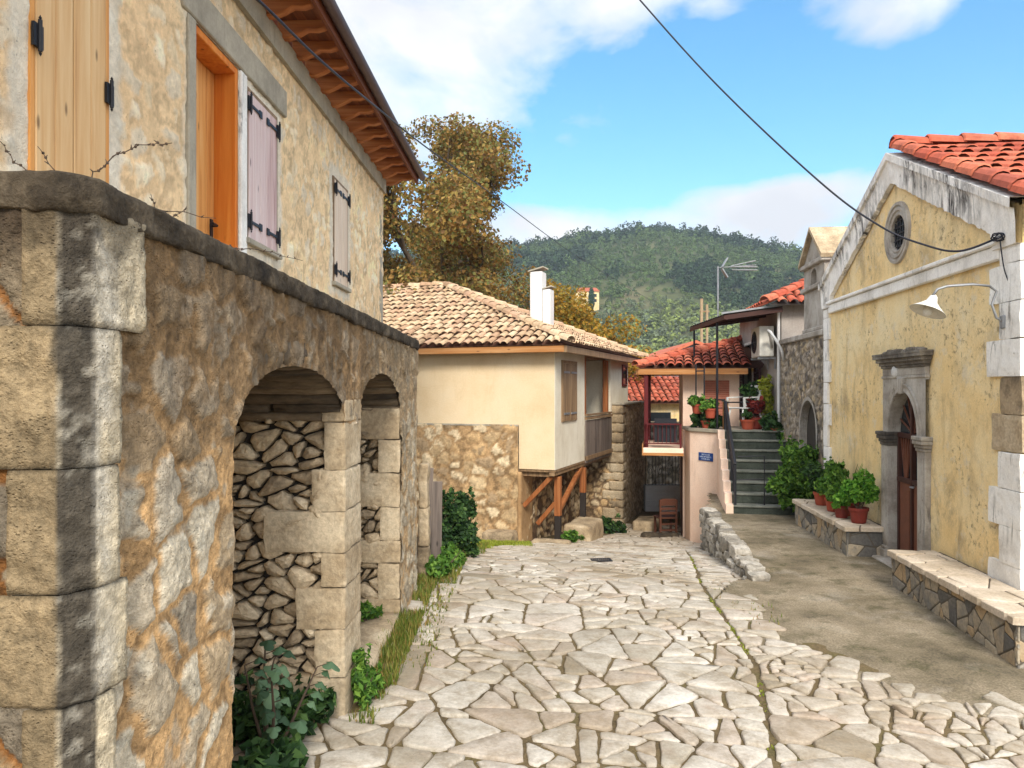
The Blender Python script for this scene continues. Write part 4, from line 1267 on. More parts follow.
MB().add([(HEND, 0, HTOP), (HEND, 7, HTOP), (HEND, 3.5, SZ + 1.7)], [(0, 1, 2)]).build('gable', M['cement'], house)

# dry thorny stems on the coping
def bramble(name, label, O, stems, r=0.0026, seed=0):
    rr = random.Random(seed)
    o = thing(name, label, 'bramble', O)
    mb = MB()
    for st in stems:
        P_ = [Vector(p) for p in st]
        fine = []
        for i in range(len(P_) - 1):
            for t in range(5):
                p = P_[i].lerp(P_[i + 1], t / 5); fine.append(p + Vector((rr.uniform(-.006, .006), rr.uniform(-.006, .006), rr.uniform(-.006, .006))))
        fine.append(P_[-1])
        mb.tube(fine, [r * (1 - 0.6 * i / len(fine)) for i in range(len(fine))], 5)
        for p in fine[1:-1]:
            d = Vector((rr.uniform(-1, 1), rr.uniform(-1, 1), rr.uniform(-.3, 1))).normalized() * 0.013
            mb.tube([p, p + d], [0.003, 0.0008], 4)
            if rr.random() < 0.5: mb.rock(p.x - .004, p.x + .004, p.y - .004, p.y + .004, p.z - .004, p.z + .005, 2, .003, .001, 20, 1)
    mb.build('stems', M['twig'], o)
    return o
z0 = E + 0.56
bramble('dry_bramble', 'dry thorny bramble stems arching up at the corner of the coping', (-1.3, 2.35, z0),
        [[(0, 0, 0), (0.02, 0, 0.10), (0.09, 0.02, 0.17), (0.17, 0.03, 0.20), (0.24, 0.05, 0.21)], [(0.0, 0, 0), (-0.12, 0, 0.06), (-0.22, 0.0, 0.14), (-0.28, 0.0, 0.22)],
         [(-0.02, 0, 0), (-0.09, 0, 0.10), (-0.16, 0.02, 0.19)], [(0.01, 0, 0), (0.1, 0.1, 0.03), (0.3, 0.25, 0.02)]], seed=1)
bramble('dry_bramble', 'short forked dry bramble between the pine double door and the set back door', (-1.25, 2.75, z0 - .02),
        [[(0, 0, 0), (-0.01, 0, 0.08), (-0.04, 0, 0.16)], [(0, 0, 0), (0.03, 0, 0.07), (0.08, 0.02, 0.12)]], seed=2)
bramble('dry_bramble', 'long dry stem trailing along the coping below the set back pine door', (-1.22, 3.0, z0 - .03),
        [[(0, 0, 0), (0.06, 0.15, 0.05), (0.12, 0.4, 0.085), (0.2, 0.75, 0.10)], [(0.02, 0.0, 0), (0.05, 0.1, 0.06), (0.10, 0.2, 0.05)]], seed=3)
# ---------------------------------------------------------------- clay tile roofs
def tile_rows(mb, O, eu, ev, nu, nv, tw, tl, ok, rng, r=0.43, jit=1.0, arc=5, lift=0.02):
    """half-round tiles: O eave corner, eu along the eave, ev up the slope"""
    O = Vector(O); eu = Vector(eu).normalized(); ev = Vector(ev).normalized(); nn = eu.cross(ev).normalized()
    if nn.z < 0: nn = -nn
    for i in range(nu):
        for j in range(nv):
            uc = (i + .5) * tw; vc = (j + .5) * tl
            if not ok(uc, vc): continue
            a = rng.uniform(-.012, .012) * jit; yaw = rng.uniform(-.03, .03) * jit; dz = rng.uniform(-.006, .006) * jit
            v = []
            for t, rr, hz in ((-0.08 * tl, 1.08, lift + 0.012), (-0.06 * tl, 1.06, lift + .012), (tl * 1.05, 0.88, 0.0)):
                for k in range(arc + 1):
                    th = math.pi * (0.06 + 0.88 * k / arc)
                    inner = 0.86 if len(v) < arc + 1 else 1.0
                    p = O + eu * (uc + a + yaw * t - math.cos(th) * tw * r * rr * inner) + ev * (j * tl + t) + nn * (math.sin(th) * tw * r * rr * inner * 0.85 + hz + dz)
                    v.append(p)
            n = arc + 1
            f = [(q * n + k, q * n + k + 1, (q + 1) * n + k + 1, (q + 1) * n + k) for q in range(2) for k in range(arc)]
            mb.add(v, f)

def cap_tiles(mb, a, b, r, ln, rng, lift=0.0, arc=6):
    """overlapping half-round tiles along a ridge or hip"""
    a = Vector(a); b = Vector(b); d = (b - a).normalized(); L = (b - a).length
    s = d.cross(Vector((0, 0, 1))).normalized(); up = s.cross(d).normalized()
    t = 0
    while t < L:
        v = []
        for tt, rr, h in ((t - .04, 1.1, .018), (t - .02, 1.08, .018), (min(L, t + ln), .9, 0)):
            for k in range(arc + 1):
                th = math.pi * k / arc
                w_ = 0.85 if len(v) < arc + 1 else 1
                v.append(a + d * tt + s * math.cos(th) * r * rr * w_ + up * (math.sin(th) * r * rr * w_ + h + lift + rng.uniform(-.003, .003)))
        n = arc + 1
        mb.add(v, [(q * n + k, q * n + k + 1, (q + 1) * n + k + 1, (q + 1) * n + k) for q in range(2) for k in range(arc)])
        t += ln

# ---------------------------------------------------------------- cream house with the jettied upper floor
BH = Wall((0.838, 15.0), (0.937, -0.35))
bh = BH.empty('jettied_house', 'cream house with rubble ground floor, timber propped upper storey and old clay tile roof', 'house')
ZJ, ZE, ZB = 0.60, 2.98, -1.8
mb = MB()
mb.box(-7.0, -0.75, 0.0, 0.3, 1.46, ZE)
mb.box(-0.75, -0.012, 0.0, 0.3, ZJ, ZE)
mb.build('wall', M['beige'], bh)
mb = MB()
mb.box(-0.011, 0.0, 0.0, 2.2, ZJ, ZE)
mb.box(-3, 0.0, 4.7, 6.8, 0.9, ZE)
mb.box(-1.15, -1.0, 2.2, 4.7, ZJ, ZE)
mb.box(-1.0, -0.012, 2.05, 2.2, ZJ, ZE)
mb.build('side_wall', M['offwhite'], bh)
MB().box(-7, -1.2, 0.3, 6.7, ZB, ZE).box(-7, -0.8, 0.3, 6.7, ZB, 0.55).build('wall_core', M['greywall'], bh)
MB().box(-1.0, 0.06, 2.21, 4.69, ZJ + 0.0, ZJ + 0.09).build('balcony_floor', M['old_wood_brown'], bh)
MB().box(-0.75, -0.0, 0.02, 2.2, ZJ - 0.05, ZJ - 0.002).build('jetty_floor', M['old_wood_brown'], bh)
MB().box(-1.0, -.125, 2.2, 4.7, ZE - 0.08, ZE).build('loggia_ceiling', M['old_wood_brown'], bh)
B_ST = [lin(210, 184, 144, .9), lin(192, 164, 124, .86), lin(220, 198, 162, .92), lin(178, 152, 118, .84), lin(204, 170, 124, .88)]
masonry('stone_wall', M['masonry_fine'], bh, -7.0, -0.755, ZB, 1.47, 0.035, 0.34, 0.22, 47, B_ST, lin(182, 148, 106, .85), lambda U, Z, h: (U, -0.012 - h, Z),
        gap=0.028, bulge=0.014, expose=0.88, soft=0.03, warp=0.35, rough=0.008)
masonry('stone_side', M['masonry_fine'], bh, 0.0, 5.0, ZB, ZJ, 0.04, 0.30, 0.2, 48, B_ST, lin(128, 102, 78, .75), lambda U, Z, h: (-0.74 + h, U, Z),
        gap=0.03, bulge=0.035, expose=0.92, soft=0.03, warp=0.3, rough=0.012)
MB().box(-7, -0.755, -0.02, 0.0, 1.44, 1.475).build('wall_ledge', M['cement'], bh)
mb = MB()
mb.rock(-0.78, -0.70, -0.03, 0.72, ZB, ZJ - 0.06, 10, 0.02, 0.01, 4, 3)
mb.build('corner_pillar', M['tan_render'], bh, True)
# rear stone wing with quoins
rs = masonry('wing_wall', M['masonry_fine'], bh, 4.9, 8.3, ZB, 1.79, 0.035, 0.13, 0.10, 51, [lin(212, 192, 160, .95), lin(194, 172, 140, .92), lin(222, 204, 174, .96), lin(174, 154, 126, .9)], lin(186, 160, 124, .9),
             lambda U, Z, h: (0.25 + h, U, Z), gap=0.012, bulge=0.012, expose=1.0, soft=0.02, warp=0.3, rough=0.006)
masonry('wing_front', M['masonry_fine'], bh, -0.75, 0.25, ZB, 1.79, 0.035, 0.22, 0.16, 52, B_ST, lin(142, 116, 88, .78), lambda U, Z, h: (U, 4.9 - h, Z), gap=0.02, bulge=0.03, expose=0.95, soft=0.02, warp=0.3, rough=0.012)
MB().box(-0.75, 0.24, 4.92, 8.3, ZB, 1.8).build('wing_core', M['block'], bh)
mb = MB(); z = ZB; k = 0
while z < 1.7:
    hh = R.uniform(0.20, 0.30); x0 = -0.26 if k % 2 else -0.08
    mb.rock(x0, 0.285, 4.86, 5.10 if k % 2 else 5.3, z + .006, min(1.79, z + hh) - .006, 6, 0.025, 0.012, 5, k); z += hh; k += 1
mb.build('quoins', M['block'], bh, True)
MB().box(-0.75, 0.32, 4.84, 8.35, 1.79, 1.83).build('wing_coping', M['cement'], bh)

# shutter, small window, loggia
sh = MB().box(-0.004, 0.028, 0.42, 0.48, 1.52, 2.76).box(-0.004, 0.028, 1.44, 1.50, 1.52, 2.76).box(-0.004, 0.028, .48, 1.44, 2.70, 2.76).build('window_frame', M['old_wood_brown'], bh)
mb = MB()
for i in range(4): mb.box(0.0, 0.034, 0.485 + i * 0.238, 0.485 + (i + 1) * 0.238 - 0.008, 1.53, 2.695)
mb.build('shutter', M['old_wood_brown'], sh)
for y0 in (.5, 1.02):
    for z in (1.66, 2.50): MB().box(0.034, 0.046, y0, y0 + .4, z, z + .04).build('hinge', M['galv'], sh)
fr = MB().box(0.0, 0.03, 6.0, 6.06, 2.26, 2.84).box(0.0, 0.03, 6.5, 6.56, 2.26, 2.84).box(0.0, 0.03, 6.06, 6.5, 2.78, 2.84).box(0.0, 0.03, 6.06, 6.5, 2.26, 2.32).build('window_frame', M['darkred'], bh)
MB().box(0.002, 0.012, 6.06, 6.5, 2.32, 2.78).build('pane', M['glass'], fr)
for y in (2.28, 4.42):
    MB().box(-0.12, 0.0, y - 0.07, y + 0.07, 1.60, ZE - 0.08).build('loggia_post', M['beam'], bh, bevel=0.012)
mb = MB()
n = 12
for i in range(n):
    y0 = 2.21 + i * 2.48 / n
    mb.box(0.0 + R.uniform(-.006, .006), 0.035, y0, y0 + 2.48 / n - 0.010, ZJ - 0.06, 1.48)
mb.build('parapet_boards', M['old_wood'], bh)
MB().box(-0.06, 0.06, 2.2, 4.7, 1.50, 1.555).box(-0.03, 0.05, 2.2, 4.7, 1.58, 1.62).build('parapet_rail', M['old_wood_brown'], bh)

# props and braces under the jetty
gz = -0.98
for (x, y, b) in ((-0.07, 0.42, gz), (-0.07, 2.32, -0.75)):
    p = MB().box(x - 0.065, x + 0.065, y - 0.065, y + 0.065, b + 0.62, ZJ - 0.17).build('prop_post', M['beam'], bh, bevel=0.01)
    MB().box(x - 0.06, x + 0.06, y - 0.06, y + 0.06, b, b + 0.618).build('post_foot', M['burnt'], p, bevel=0.01)
for a, b in (((-0.70, 0.16, -0.16), (-0.12, 0.16, 0.45)), ((-0.07, 0.5, -0.25), (-0.07, 2.2, 0.48)), ((-0.5, 0.42, -0.55), (-0.12, 0.42, -0.1))):
    MB().beam(a, b, 0.09, 0.09).build('brace', M['beam'], bh, bevel=0.01)
MB().box(-0.13, -0.02, 0.02, 4.7, ZJ - 0.13, ZJ - 0.055).build('floor_beam', M['old_wood_brown'], bh, bevel=0.01)
for y in (0.15, 0.9, 1.65, 2.9, 3.7, 4.4):
    MB().box(-0.75, -0.13, y - 0.05, y + 0.05, ZJ - 0.15, ZJ - 0.055).build('joist', M['old_wood_brown'], bh)

# roof
roof = MB()
O = (-7.0, -0.38, ZE + 0.06); ev = Vector((0, 3.78, 1.75)); L1 = ev.length
tile_rows(roof, O, (1, 0, 0), ev, 43, 14, 0.172, 0.30, lambda u, v: u < 7.38 - 4.38 * v / L1 + 0.05, R, jit=2.0)
O2 = (0.38, -0.38, ZE + 0.06); ev2 = Vector((-4.38, 0, 1.75)); L2 = ev2.length
tile_rows(roof, O2, (0, 1, 0), ev2, 44, 16, 0.172, 0.30, lambda u, v: 3.78 * v / L2 - .05 < u < 7.56 - 3.78 * v / L2, R, jit=2.0)
cap_tiles(roof, (0.42, -0.42, ZE + 0.10), (-4.0, 3.4, ZE + 1.86), 0.10, 0.34, R)
cap_tiles(roof, (-7.0, 3.4, ZE + 1.84), (-3.95, 3.4, ZE + 1.84), 0.10, 0.34, R)
cap_tiles(roof, (0.42, 7.2, ZE + 0.10), (-4.0, 3.4, ZE + 1.86), 0.10, 0.34, R)
rf = roof.build('roof', M['tile_old'], bh)
z0, z1 = ZE + 0.04, ZE + 1.79
MB().add([(-7, -0.36, z0), (0.36, -0.36, z0), (-4, 3.4, z1), (-7, 3.4, z1)], [(0, 1, 2, 3)]).add([(0.36, -0.36, z0), (0.36, 7.16, z0), (-4, 3.4, z1)], [(0, 1, 2)]).add([(0.36, 7.16, z0), (-7, 7.16, z0), (-7, 3.4, z1), (-4, 3.4, z1)], [(0, 1, 2, 3)]).build('roof_deck', M['tile_under'], rf)
MB().box(-7, 0.30, -0.34, -0.27, ZE - 0.10, ZE + 0.03).build('fascia', M['fascia'], rf, bevel=0.01)
MB().box(0.27, 0.34, -0.34, 7.1, ZE - 0.11, ZE + 0.03).build('fascia', M['old_wood_brown'], rf, bevel=0.01)
MB().box(-7, 0.27, -0.27, 0.0, ZE - 0.02, ZE + 0.0).box(0.0, 0.27, 0.0, 7.1, ZE - 0.02, ZE + 0.0).build('soffit', M['old_wood_brown'], rf)
# chimney
ch = MB().box(-1.56, -1.26, 3.0, 3.35, 3.3, 4.98).build('chimney', M['white'], rf, bevel=0.015)
MB().box(-1.256, -1.06, 3.02, 3.33, 3.2, 4.55).build('flue', M['white'], ch, bevel=0.015)
mb = MB(); mb.beam((-1.60, 3.17, 4.99), (-1.22, 3.17, 5.08), 0.4, 0.03)
mb.build('cap', M['cement'], ch)
MB().beam((-1.25, 3.17, 4.56), (-1.03, 3.17, 4.62), 0.34, 0.025).build('cap', M['cement'], ch)

# step stones in front
def boulder(name, label, cat, x0, x1, y0, y1, z0, z1, seed, mat='block', rz=0, group=None):
    cx, cy = (x0 + x1) / 2, (y0 + y1) / 2
    mb = MB().rock(x0 - cx, x1 - cx, y0 - cy, y1 - cy, 0, z1 - z0, 9, 0.06, 0.03, 3.2, seed)
    o = mb.build(name, M[mat], None, True)
    o.location = (cx, cy, z0); o.rotation_euler = (0, 0, rz)
    return tag(o, label, cat, group)
boulder('step_stone', 'long pale worn stone slab lying before the front timber prop', 'stone', 0.36, 1.12, 14.35, 14.8, -1.05, -0.70, 4, rz=-.2)
boulder('step_stone', 'stone block under the rear timber prop', 'stone', 1.25, 1.85, 16.0, 17.2, -1.2, -0.66, 6, rz=-.35)
boulder('stone_bench', 'low stone ledge at the foot of the rubble front wall', 'ledge', -0.55, 0.10, 15.0, 15.5, -1.1, -0.62, 9, rz=-.35)
boulder('step_stone', 'rounded stone at the foot of the rough rear wing corner', 'stone', 3.02, 3.6, 18.4, 19.3, -1.4, -1.0, 12, rz=-.35)
boulder('threshold_stone', 'dark flat slab across the lane end beside the brown chair', 'stone', 2.9, 3.78, 17.25, 17.5, -1.30, -1.06, 15, 'coping', rz=.25)

gr = thing('drain_grate', 'small dark drain grate set into the paving before the cream house', 'grate', (1.23, 10.6, zsf(1.23, 10.6) + 0.018), 0.1)
mb = MB().box(-0.14, 0.14, -0.09, -0.075, 0, 0.010).box(-0.14, 0.14, 0.075, 0.09, 0, 0.010).box(-0.14, -0.125, -0.075, 0.075, 0, 0.010).box(0.125, 0.14, -0.075, 0.075, 0, 0.010)
mb.build('frame', M['black'], gr)
mb = MB()
for i in range(9): mb.box(-0.112 + i * 0.027, -0.097 + i * 0.027, -0.075, 0.075, 0.0, 0.008)
mb.build('bars', M['black'], gr)
# ---------------------------------------------------------------- chapel (right)
M['clad'] = m_noise('stone_cladding', [(0.15, lin(112, 108, 102, .8)), (0.34, lin(156, 148, 134, .84)), (0.50, lin(184, 168, 142, .86)), (0.62, lin(134, 130, 122, .82)), (0.76, lin(172, 158, 136, .85)), (0.95, lin(186, 160, 124, .86))], 2.2, 6, 0.85, 34, 0.4, 0.01, fine=0.35, island=1.0)
M['mortar_dark'] = m_plain('dark_mortar', lin(112, 102, 88, .7), 0.95)
M['slab'] = m_noise('pale_bench_slab', [(0.25, lin(176, 158, 132, .85)), (0.5, lin(206, 188, 164, .88)), (0.75, lin(222, 206, 184, .9))], 3, 8, 0.85, 36, 0.4, 0.008, fine=0.3, island=0.3)
CH = Wall((5.06, 12.41), (-0.0995, -0.995))
church = CH.empty('chapel', 'small ochre chapel with white worn gable trim, round window and stone door surround', 'church')
L = 5.65; AP = L / 2; ZA, ZC = 5.10, 3.84
gable = lambda U: ZC + (ZA - ZC) * (1 - np.abs(U - AP) / AP)
DC, DH, DS, DR = 3.17, 0.44, 1.60, 0.54            # door: centre, half width, springing, rise
OC = (2.92, 4.10, 0.27)
def c_rho(U, Z):
    return np.sqrt(((U - DC) / DH) ** 2 + (np.maximum(Z - DS, 0) / DR) ** 2)
def c_or(U, Z):
    return np.hypot(U - OC[0], Z - OC[1]) / OC[2]
res = 0.03
U, Z = np.meshgrid(np.linspace(0, L, 189), np.linspace(-0.1, ZA, 177), indexing='ij')
kc = lambda A: (A[:-1, :-1] + A[1:, 1:]) / 2
keep = (kc(Z) < gable(kc(U)) - 0.05) & (c_rho(kc(U), kc(Z)) > 1) & (c_or(kc(U), kc(Z)) > 1)
for sg in (-1, 1):
    U = np.where((np.abs(U - (DC + sg * DH)) < res * .75) & (Z <= DS), DC + sg * DH, U)
q = c_rho(U, Z); m = (Z > DS) & (np.abs(q - 1) < 0.06)
U, Z = np.where(m, DC + (U - DC) / q, U), np.where(m, DS + (Z - DS) / q, Z)
q = c_or(U, Z); m = np.abs(q - 1) < 0.10
U, Z = np.where(m, OC[0] + (U - OC[0]) / np.maximum(q, .1), U), np.where(m, OC[1] + (Z - OC[1]) / np.maximum(q, .1), Z)
h = (fbm(U * 1.6, Z * 1.6, 201, 4) - .5) * 0.03 + (fbm(U * 9, Z * 9, 202, 4) - .5) * 0.012
sheet('wall', np.stack([U, -h, Z], -1), None, M['church'], church, keep)
mb = MB()
mb.prism([(0.02, -.4), (L - .02, -.4), (L - .02, ZC - .02), (AP, ZA - .05), (0.02, ZC - .02)], lambda a, b, h: (a, h, b), 9.0, 0.42)
mb.box(0.0, 0.02, 0.0, 9.0, -.4, ZC - .03)
mb.build('nave', M['church'], church)
masonry('side_wall', M['masonry_fine'], church, 0, 9.0, -0.4, ZC, 0.05, 0.5, 0.4, 210, [lin(214, 190, 136, .9)], lin(210, 184, 126, .9), lambda U, Z, h: (L + h * .3, U, Z), expose=0.3)

# gable trim, cornice band, corner quoins
def outline(mb, pts, y0, y1):
    mb.prism(pts, lambda a, b, h: (a, -h, b), y0, y1)
mb = MB()
iz = lambda u: 4.74 - (4.74 - 3.62) * abs(u - AP) / (AP - 0.42)
NS = 150
top = []; bot = []
rr = random.Random(3)
v = []; f = []
for i in range(NS + 1):
    u = -0.03 + (L + 0.06) * i / NS
    zo = ZC + 0.05 + (ZA - ZC) * (1 - min(1, abs(u - AP) / AP)) - 0.03
    ui = min(max(u, 0.40), L - 0.40)
    zi = iz(ui) + rr.uniform(-.012, .012)
    if u < 0.395 or u > L - 0.395: zi = 3.45
    v += [(u, -0.005, zi), (u, -0.065 + rr.uniform(-.006, .006), zi + 0.008), (u, -0.072 + rr.uniform(-.008, .008), (zi + zo) / 2), (u, -0.085 + rr.uniform(-.008, .008), zo - 0.10), (u, -0.115 + rr.uniform(-.008, .008), zo - 0.09), (u, -0.12, zo), (u, 0.1, zo)]
for i in range(NS):
    for k in range(6): f.append((i * 7 + k, i * 7 + k + 1, (i + 1) * 7 + k + 1, (i + 1) * 7 + k))
mb.add(v, f)
mb.build('gable_trim', M['stained_white'], church)
mb = MB()
mb.box(0.28, L - 0.30, -0.055, 0.0, 3.36, 3.50); mb.box(0.25, L - 0.28, -0.085, 0.0, 3.50, 3.55)
mb.build('cornice_band', M['whitewash'], church, bevel=0.012)
ml = MB(); mr = MB(); mt_ = MB(); mu = MB(); z = -0.1; k = 0
while z < 3.44:
    hh = 0.34
    zt = min(z + hh, 3.45)
    wl = 0.30 if k % 2 else 0.20
    ml.rock(-0.02, wl, -0.038, 0.05, z + 0.001, zt - 0.001, 6, 0.010, 0.007, 5, k)
    wr = (0.50 if k % 2 else 0.33) + rr.uniform(-.04, .04)
    (mt_ if k in (5, 6) else mr if k < 5 else mu).rock(L - wr, L + 0.04, -0.038 + (.012 if k in (5, 6) else 0), 0.3, z + 0.001, zt - 0.001, 8, 0.010, 0.010, 5, k + 40)
    z += hh; k += 1
ml.build('quoins', M['whitewash'], church)
mr.build('quoins', M['whitewash'], church)
mu.build('quoins', M['whitewash'], church)
mt_.build('bare_quoins', M['block'], church)

# round window
def ring(mb, c, prof, seg=40):
    """prof: (radius, outward) list revolved about the wall normal"""
    v = []; f = []
    for r_, o in prof:
        for k in range(seg):
            t = 2 * math.pi * k / seg
            v.append((c[0] + r_ * math.cos(t), -o, c[1] + r_ * math.sin(t)))
    for i in range(len(prof) - 1):
        for k in range(seg):
            k2 = (k + 1) % seg
            f.append((i * seg + k, i * seg + k2, (i + 1) * seg + k2, (i + 1) * seg + k))
    mb.add(v, f)
mb = MB()
ring(mb, OC, [(0.215, -0.06), (0.215, 0.01), (0.235, 0.018), (0.25, 0.008), (0.265, 0.008), (0.275, 0.028), (0.305, 0.032), (0.315, 0.016), (0.33, 0.016), (0.34, 0.036), (0.375, 0.032), (0.385, -0.01)])
ow = mb.build('round_window', M['limestone'], church, False)
MB().lathe([(0.0, 0.0), (0.225, 0.0)], 0, 0, 24).build('pane', M['glass'], ow)
o = bpy.data.objects[ow.children[0].name]; o.rotation_euler = (math.radians(90), 0, 0); o.location = (OC[0], 0.045, OC[1])
mb = MB()
for t in np.linspace(-0.16, 0.16, 5):
    l_ = math.sqrt(0.215 ** 2 - t * t)
    mb.tube([(OC[0] + t, 0.025, OC[1] - l_), (OC[0] + t, 0.025, OC[1] + l_)], 0.008, 6); mb.tube([(OC[0] - l_, 0.025, OC[1] + t), (OC[0] + l_, 0.025, OC[1] + t)], 0.008, 6)
mb.build('grille', M['black'], ow)

# door surround
surround = thing('door_surround', 'carved grey stone door surround', None)
surround.parent = church
for sg in (-1, 1):
    a, b = sorted((DC + sg * DH, DC + sg * (DH + 0.21)))
    MB().box(a, b, -0.06, 0.12, 0.19, 1.46).box(a + (0.03 if sg > 0 else 0.045), b - (0.045 if sg > 0 else 0.03), -0.068, -0.06, 0.24, 1.40).build('jamb', M['limestone'], surround, bevel=0.008)
    MB().box(a - (0.05 if sg < 0 else 0), b + (0.05 if sg > 0 else 0), -0.10, 0.12, 0.0, 0.15).box(a - (0.025 if sg < 0 else 0), b + (0.025 if sg > 0 else 0), -0.08, 0.12, 0.15, 0.19).build('plinth', M['limestone'], surround, bevel=0.01)
    mb = MB()
    for k, (e_, z0_, z1_) in enumerate(((0.008, 1.46, 1.50), (0.022, 1.50, 1.54), (0.042, 1.54, 1.59), (0.052, 1.59, 1.635))):
        a, b = sorted((DC + sg * (DH - 0.02 - e_ * .2), DC + sg * (DH + 0.21 + e_)))
        mb.box(a, b, -0.066 - e_, 0.12, z0_, z1_)
    mb.build('capital', M['moulding'] if sg < 0 else M['limestone'], surround, bevel=0.008)
# arched panel and archivolt
def arch_pts(hw, rise, n=24, z0=DS):
    return [(DC - hw * math.cos(math.pi * i / n), z0 + rise * math.sin(math.pi * i / n)) for i in range(n + 1)]
inn = arch_pts(DH, DR); mid_ = arch_pts(DH + 0.10, DR + 0.10)
mb = MB(); n = len(inn)
top_l = 2.30; U0, U1 = DC - DH - 0.19, DC + DH + 0.19
v = []; f = []
for i, p in enumerate(mid_):
    t = i / (n - 1)
    o = (min(max(DC - (DH + .30) * math.cos(math.pi * t) * 1.45, U0), U1), top_l if 0.22 < t < 0.78 else DS + 0.035 + (top_l - DS - .035) * (t / 0.22 if t < .5 else (1 - t) / 0.22))
    v += [(p[0], -0.045, p[1] + (0.035 if i in (0, n - 1) else 0)), (o[0], -0.045, o[1])]
f = [(2 * i, 2 * i + 2, 2 * i + 3, 2 * i + 1) for i in range(n - 1)]
mb.add(v, f)
mb.box(U0, U1, -0.0445, 0, 2.28, 2.30)
v = []; f = []
for i in range(n):
    a, b = inn[i], mid_[i]
    m2 = ((a[0] + b[0]) / 2, (a[1] + b[1]) / 2)
    v += [(a[0], 0.12, a[1]), (a[0], -0.055, a[1]), (a[0] * .8 + m2[0] * .2, -0.068, a[1] * .8 + m2[1] * .2), (m2[0], -0.058, m2[1]), (b[0], -0.072, b[1]), (b[0], -0.04, b[1])]
for i in range(n - 1):
    for k in range(5): f.append((i * 6 + k, (i + 1) * 6 + k, (i + 1) * 6 + k + 1, i * 6 + k + 1))
mb.add(v, f)
mb.build('archivolt', M['limestone'], surround)
mb = MB()
mb.prism([(DC - .05, DS + DR - .03), (DC + .05, DS + DR - .03), (DC + .085, DS + DR + .17), (DC - .085, DS + DR + .17)], lambda a, b, h: (a, -h, b), 0.03, 0.09)
mb.build('keystone', M['limestone'], surround, bevel=0.01)
MB().box(U0 - 0.02, U1 + 0.02, -0.058, 0, 2.30, 2.335).box(U0, U1, -0.05, 0, 2.335, 2.43).build('frieze', M['limestone'], surround, bevel=0.006)
mb = MB(); mb.lathe([(0.0, 0.03), (0.05, 0.028), (0.07, 0.014), (0.075, 0.0)], 0, 0, 20)
b_ = mb.build('boss', M['white'], surround, True); b_.rotation_euler = (math.radians(90), 0, 0); b_.location = (DC - 0.22, -0.05, 2.385)
mb = MB()
for e_, z0_, z1_ in ((0.012, 2.43, 2.46), (0.03, 2.46, 2.50), (0.06, 2.50, 2.545), (0.09, 2.545, 2.585), (0.095, 2.585, 2.61)):
    mb.box(U0 - e_, U1 + e_, -0.055 - e_, 0, z0_, z1_)
for k in range(18):
    x_ = U0 + rr.uniform(0.05, 1.2); mb.rock(x_, x_ + rr.uniform(.03, .12), -0.12, -0.03, 2.605, 2.61 + rr.uniform(.01, .05), 3, .02, .01, 20, k)
mb.build('cornice', M['moulding'], surround, bevel=0.006)
MB().box(DC - DH - 0.3, DC + DH + 0.3, -0.20, 0.14, -0.1, 0.05).build('threshold', M['limestone'], surround, bevel=0.015)

# door
dr = MB().box(DC - DH, DC - DH + 0.05, 0.055, 0.115, 0.06, DS).box(DC + DH - 0.05, DC + DH, 0.055, 0.115, 0.06, DS).box(DC - 0.025, DC + 0.025, 0.045, 0.105, 0.06, DS + DR - .02).box(DC - DH, DC + DH, 0.050, 0.110, 1.02, 1.08).box(DC - DH, DC + DH, 0.050, 0.110, DS - .03, DS + 0.03).build('door', M['door_dark'], church, bevel=0.006)
dr['label'] = 'brown metal double door with barred upper glass'
mb = MB()
for sg in (-1, 1):
    a, b = sorted((DC + sg * 0.027, DC + sg * (DH - 0.052)))
    mb.box(a, b, 0.070, 0.095, 0.08, 1.018); mb.box(a + .06, b - .06, 0.063, 0.070, 0.16, 0.94)
mb.build('panel', M['door_metal'], dr, bevel=0.005)
pl = arch_pts(DH - 0.005, DR - 0.005)
mb = MB(); mb.prism([(DC - DH + .005, 1.06)] + pl + [(DC + DH - .005, 1.06)], lambda a, b, h: (a, h, b), 0.103, 0.097)
mb.build('pane', M['glass'], dr)
mb = MB()
for sg in (-1, 1):
    c0 = DC + sg * 0.22
    for dx in (-0.14, -0.07, 0.0, 0.07, 0.14):
        mb.beam((c0 + dx * 0.25, 0.080, 1.08), (c0 + dx * 1.05, 0.080, 1.58), 0.018, 0.012)
for i in range(1, 8):
    t = math.pi * i / 8
    mb.beam((DC, 0.080, DS + .03), (DC - (DH - .02) * math.cos(t), 0.080, DS + (DR - .02) * math.sin(t)), 0.018, 0.012)
mb.build('bars', M['door_metal'], dr)
MB().tube([(DC + .06, 0.065, 1.0), (DC + .06, 0.015, 1.0), (DC + .15, 0.015, 1.0)], 0.010, 6).build('handle', M['galv'], dr)

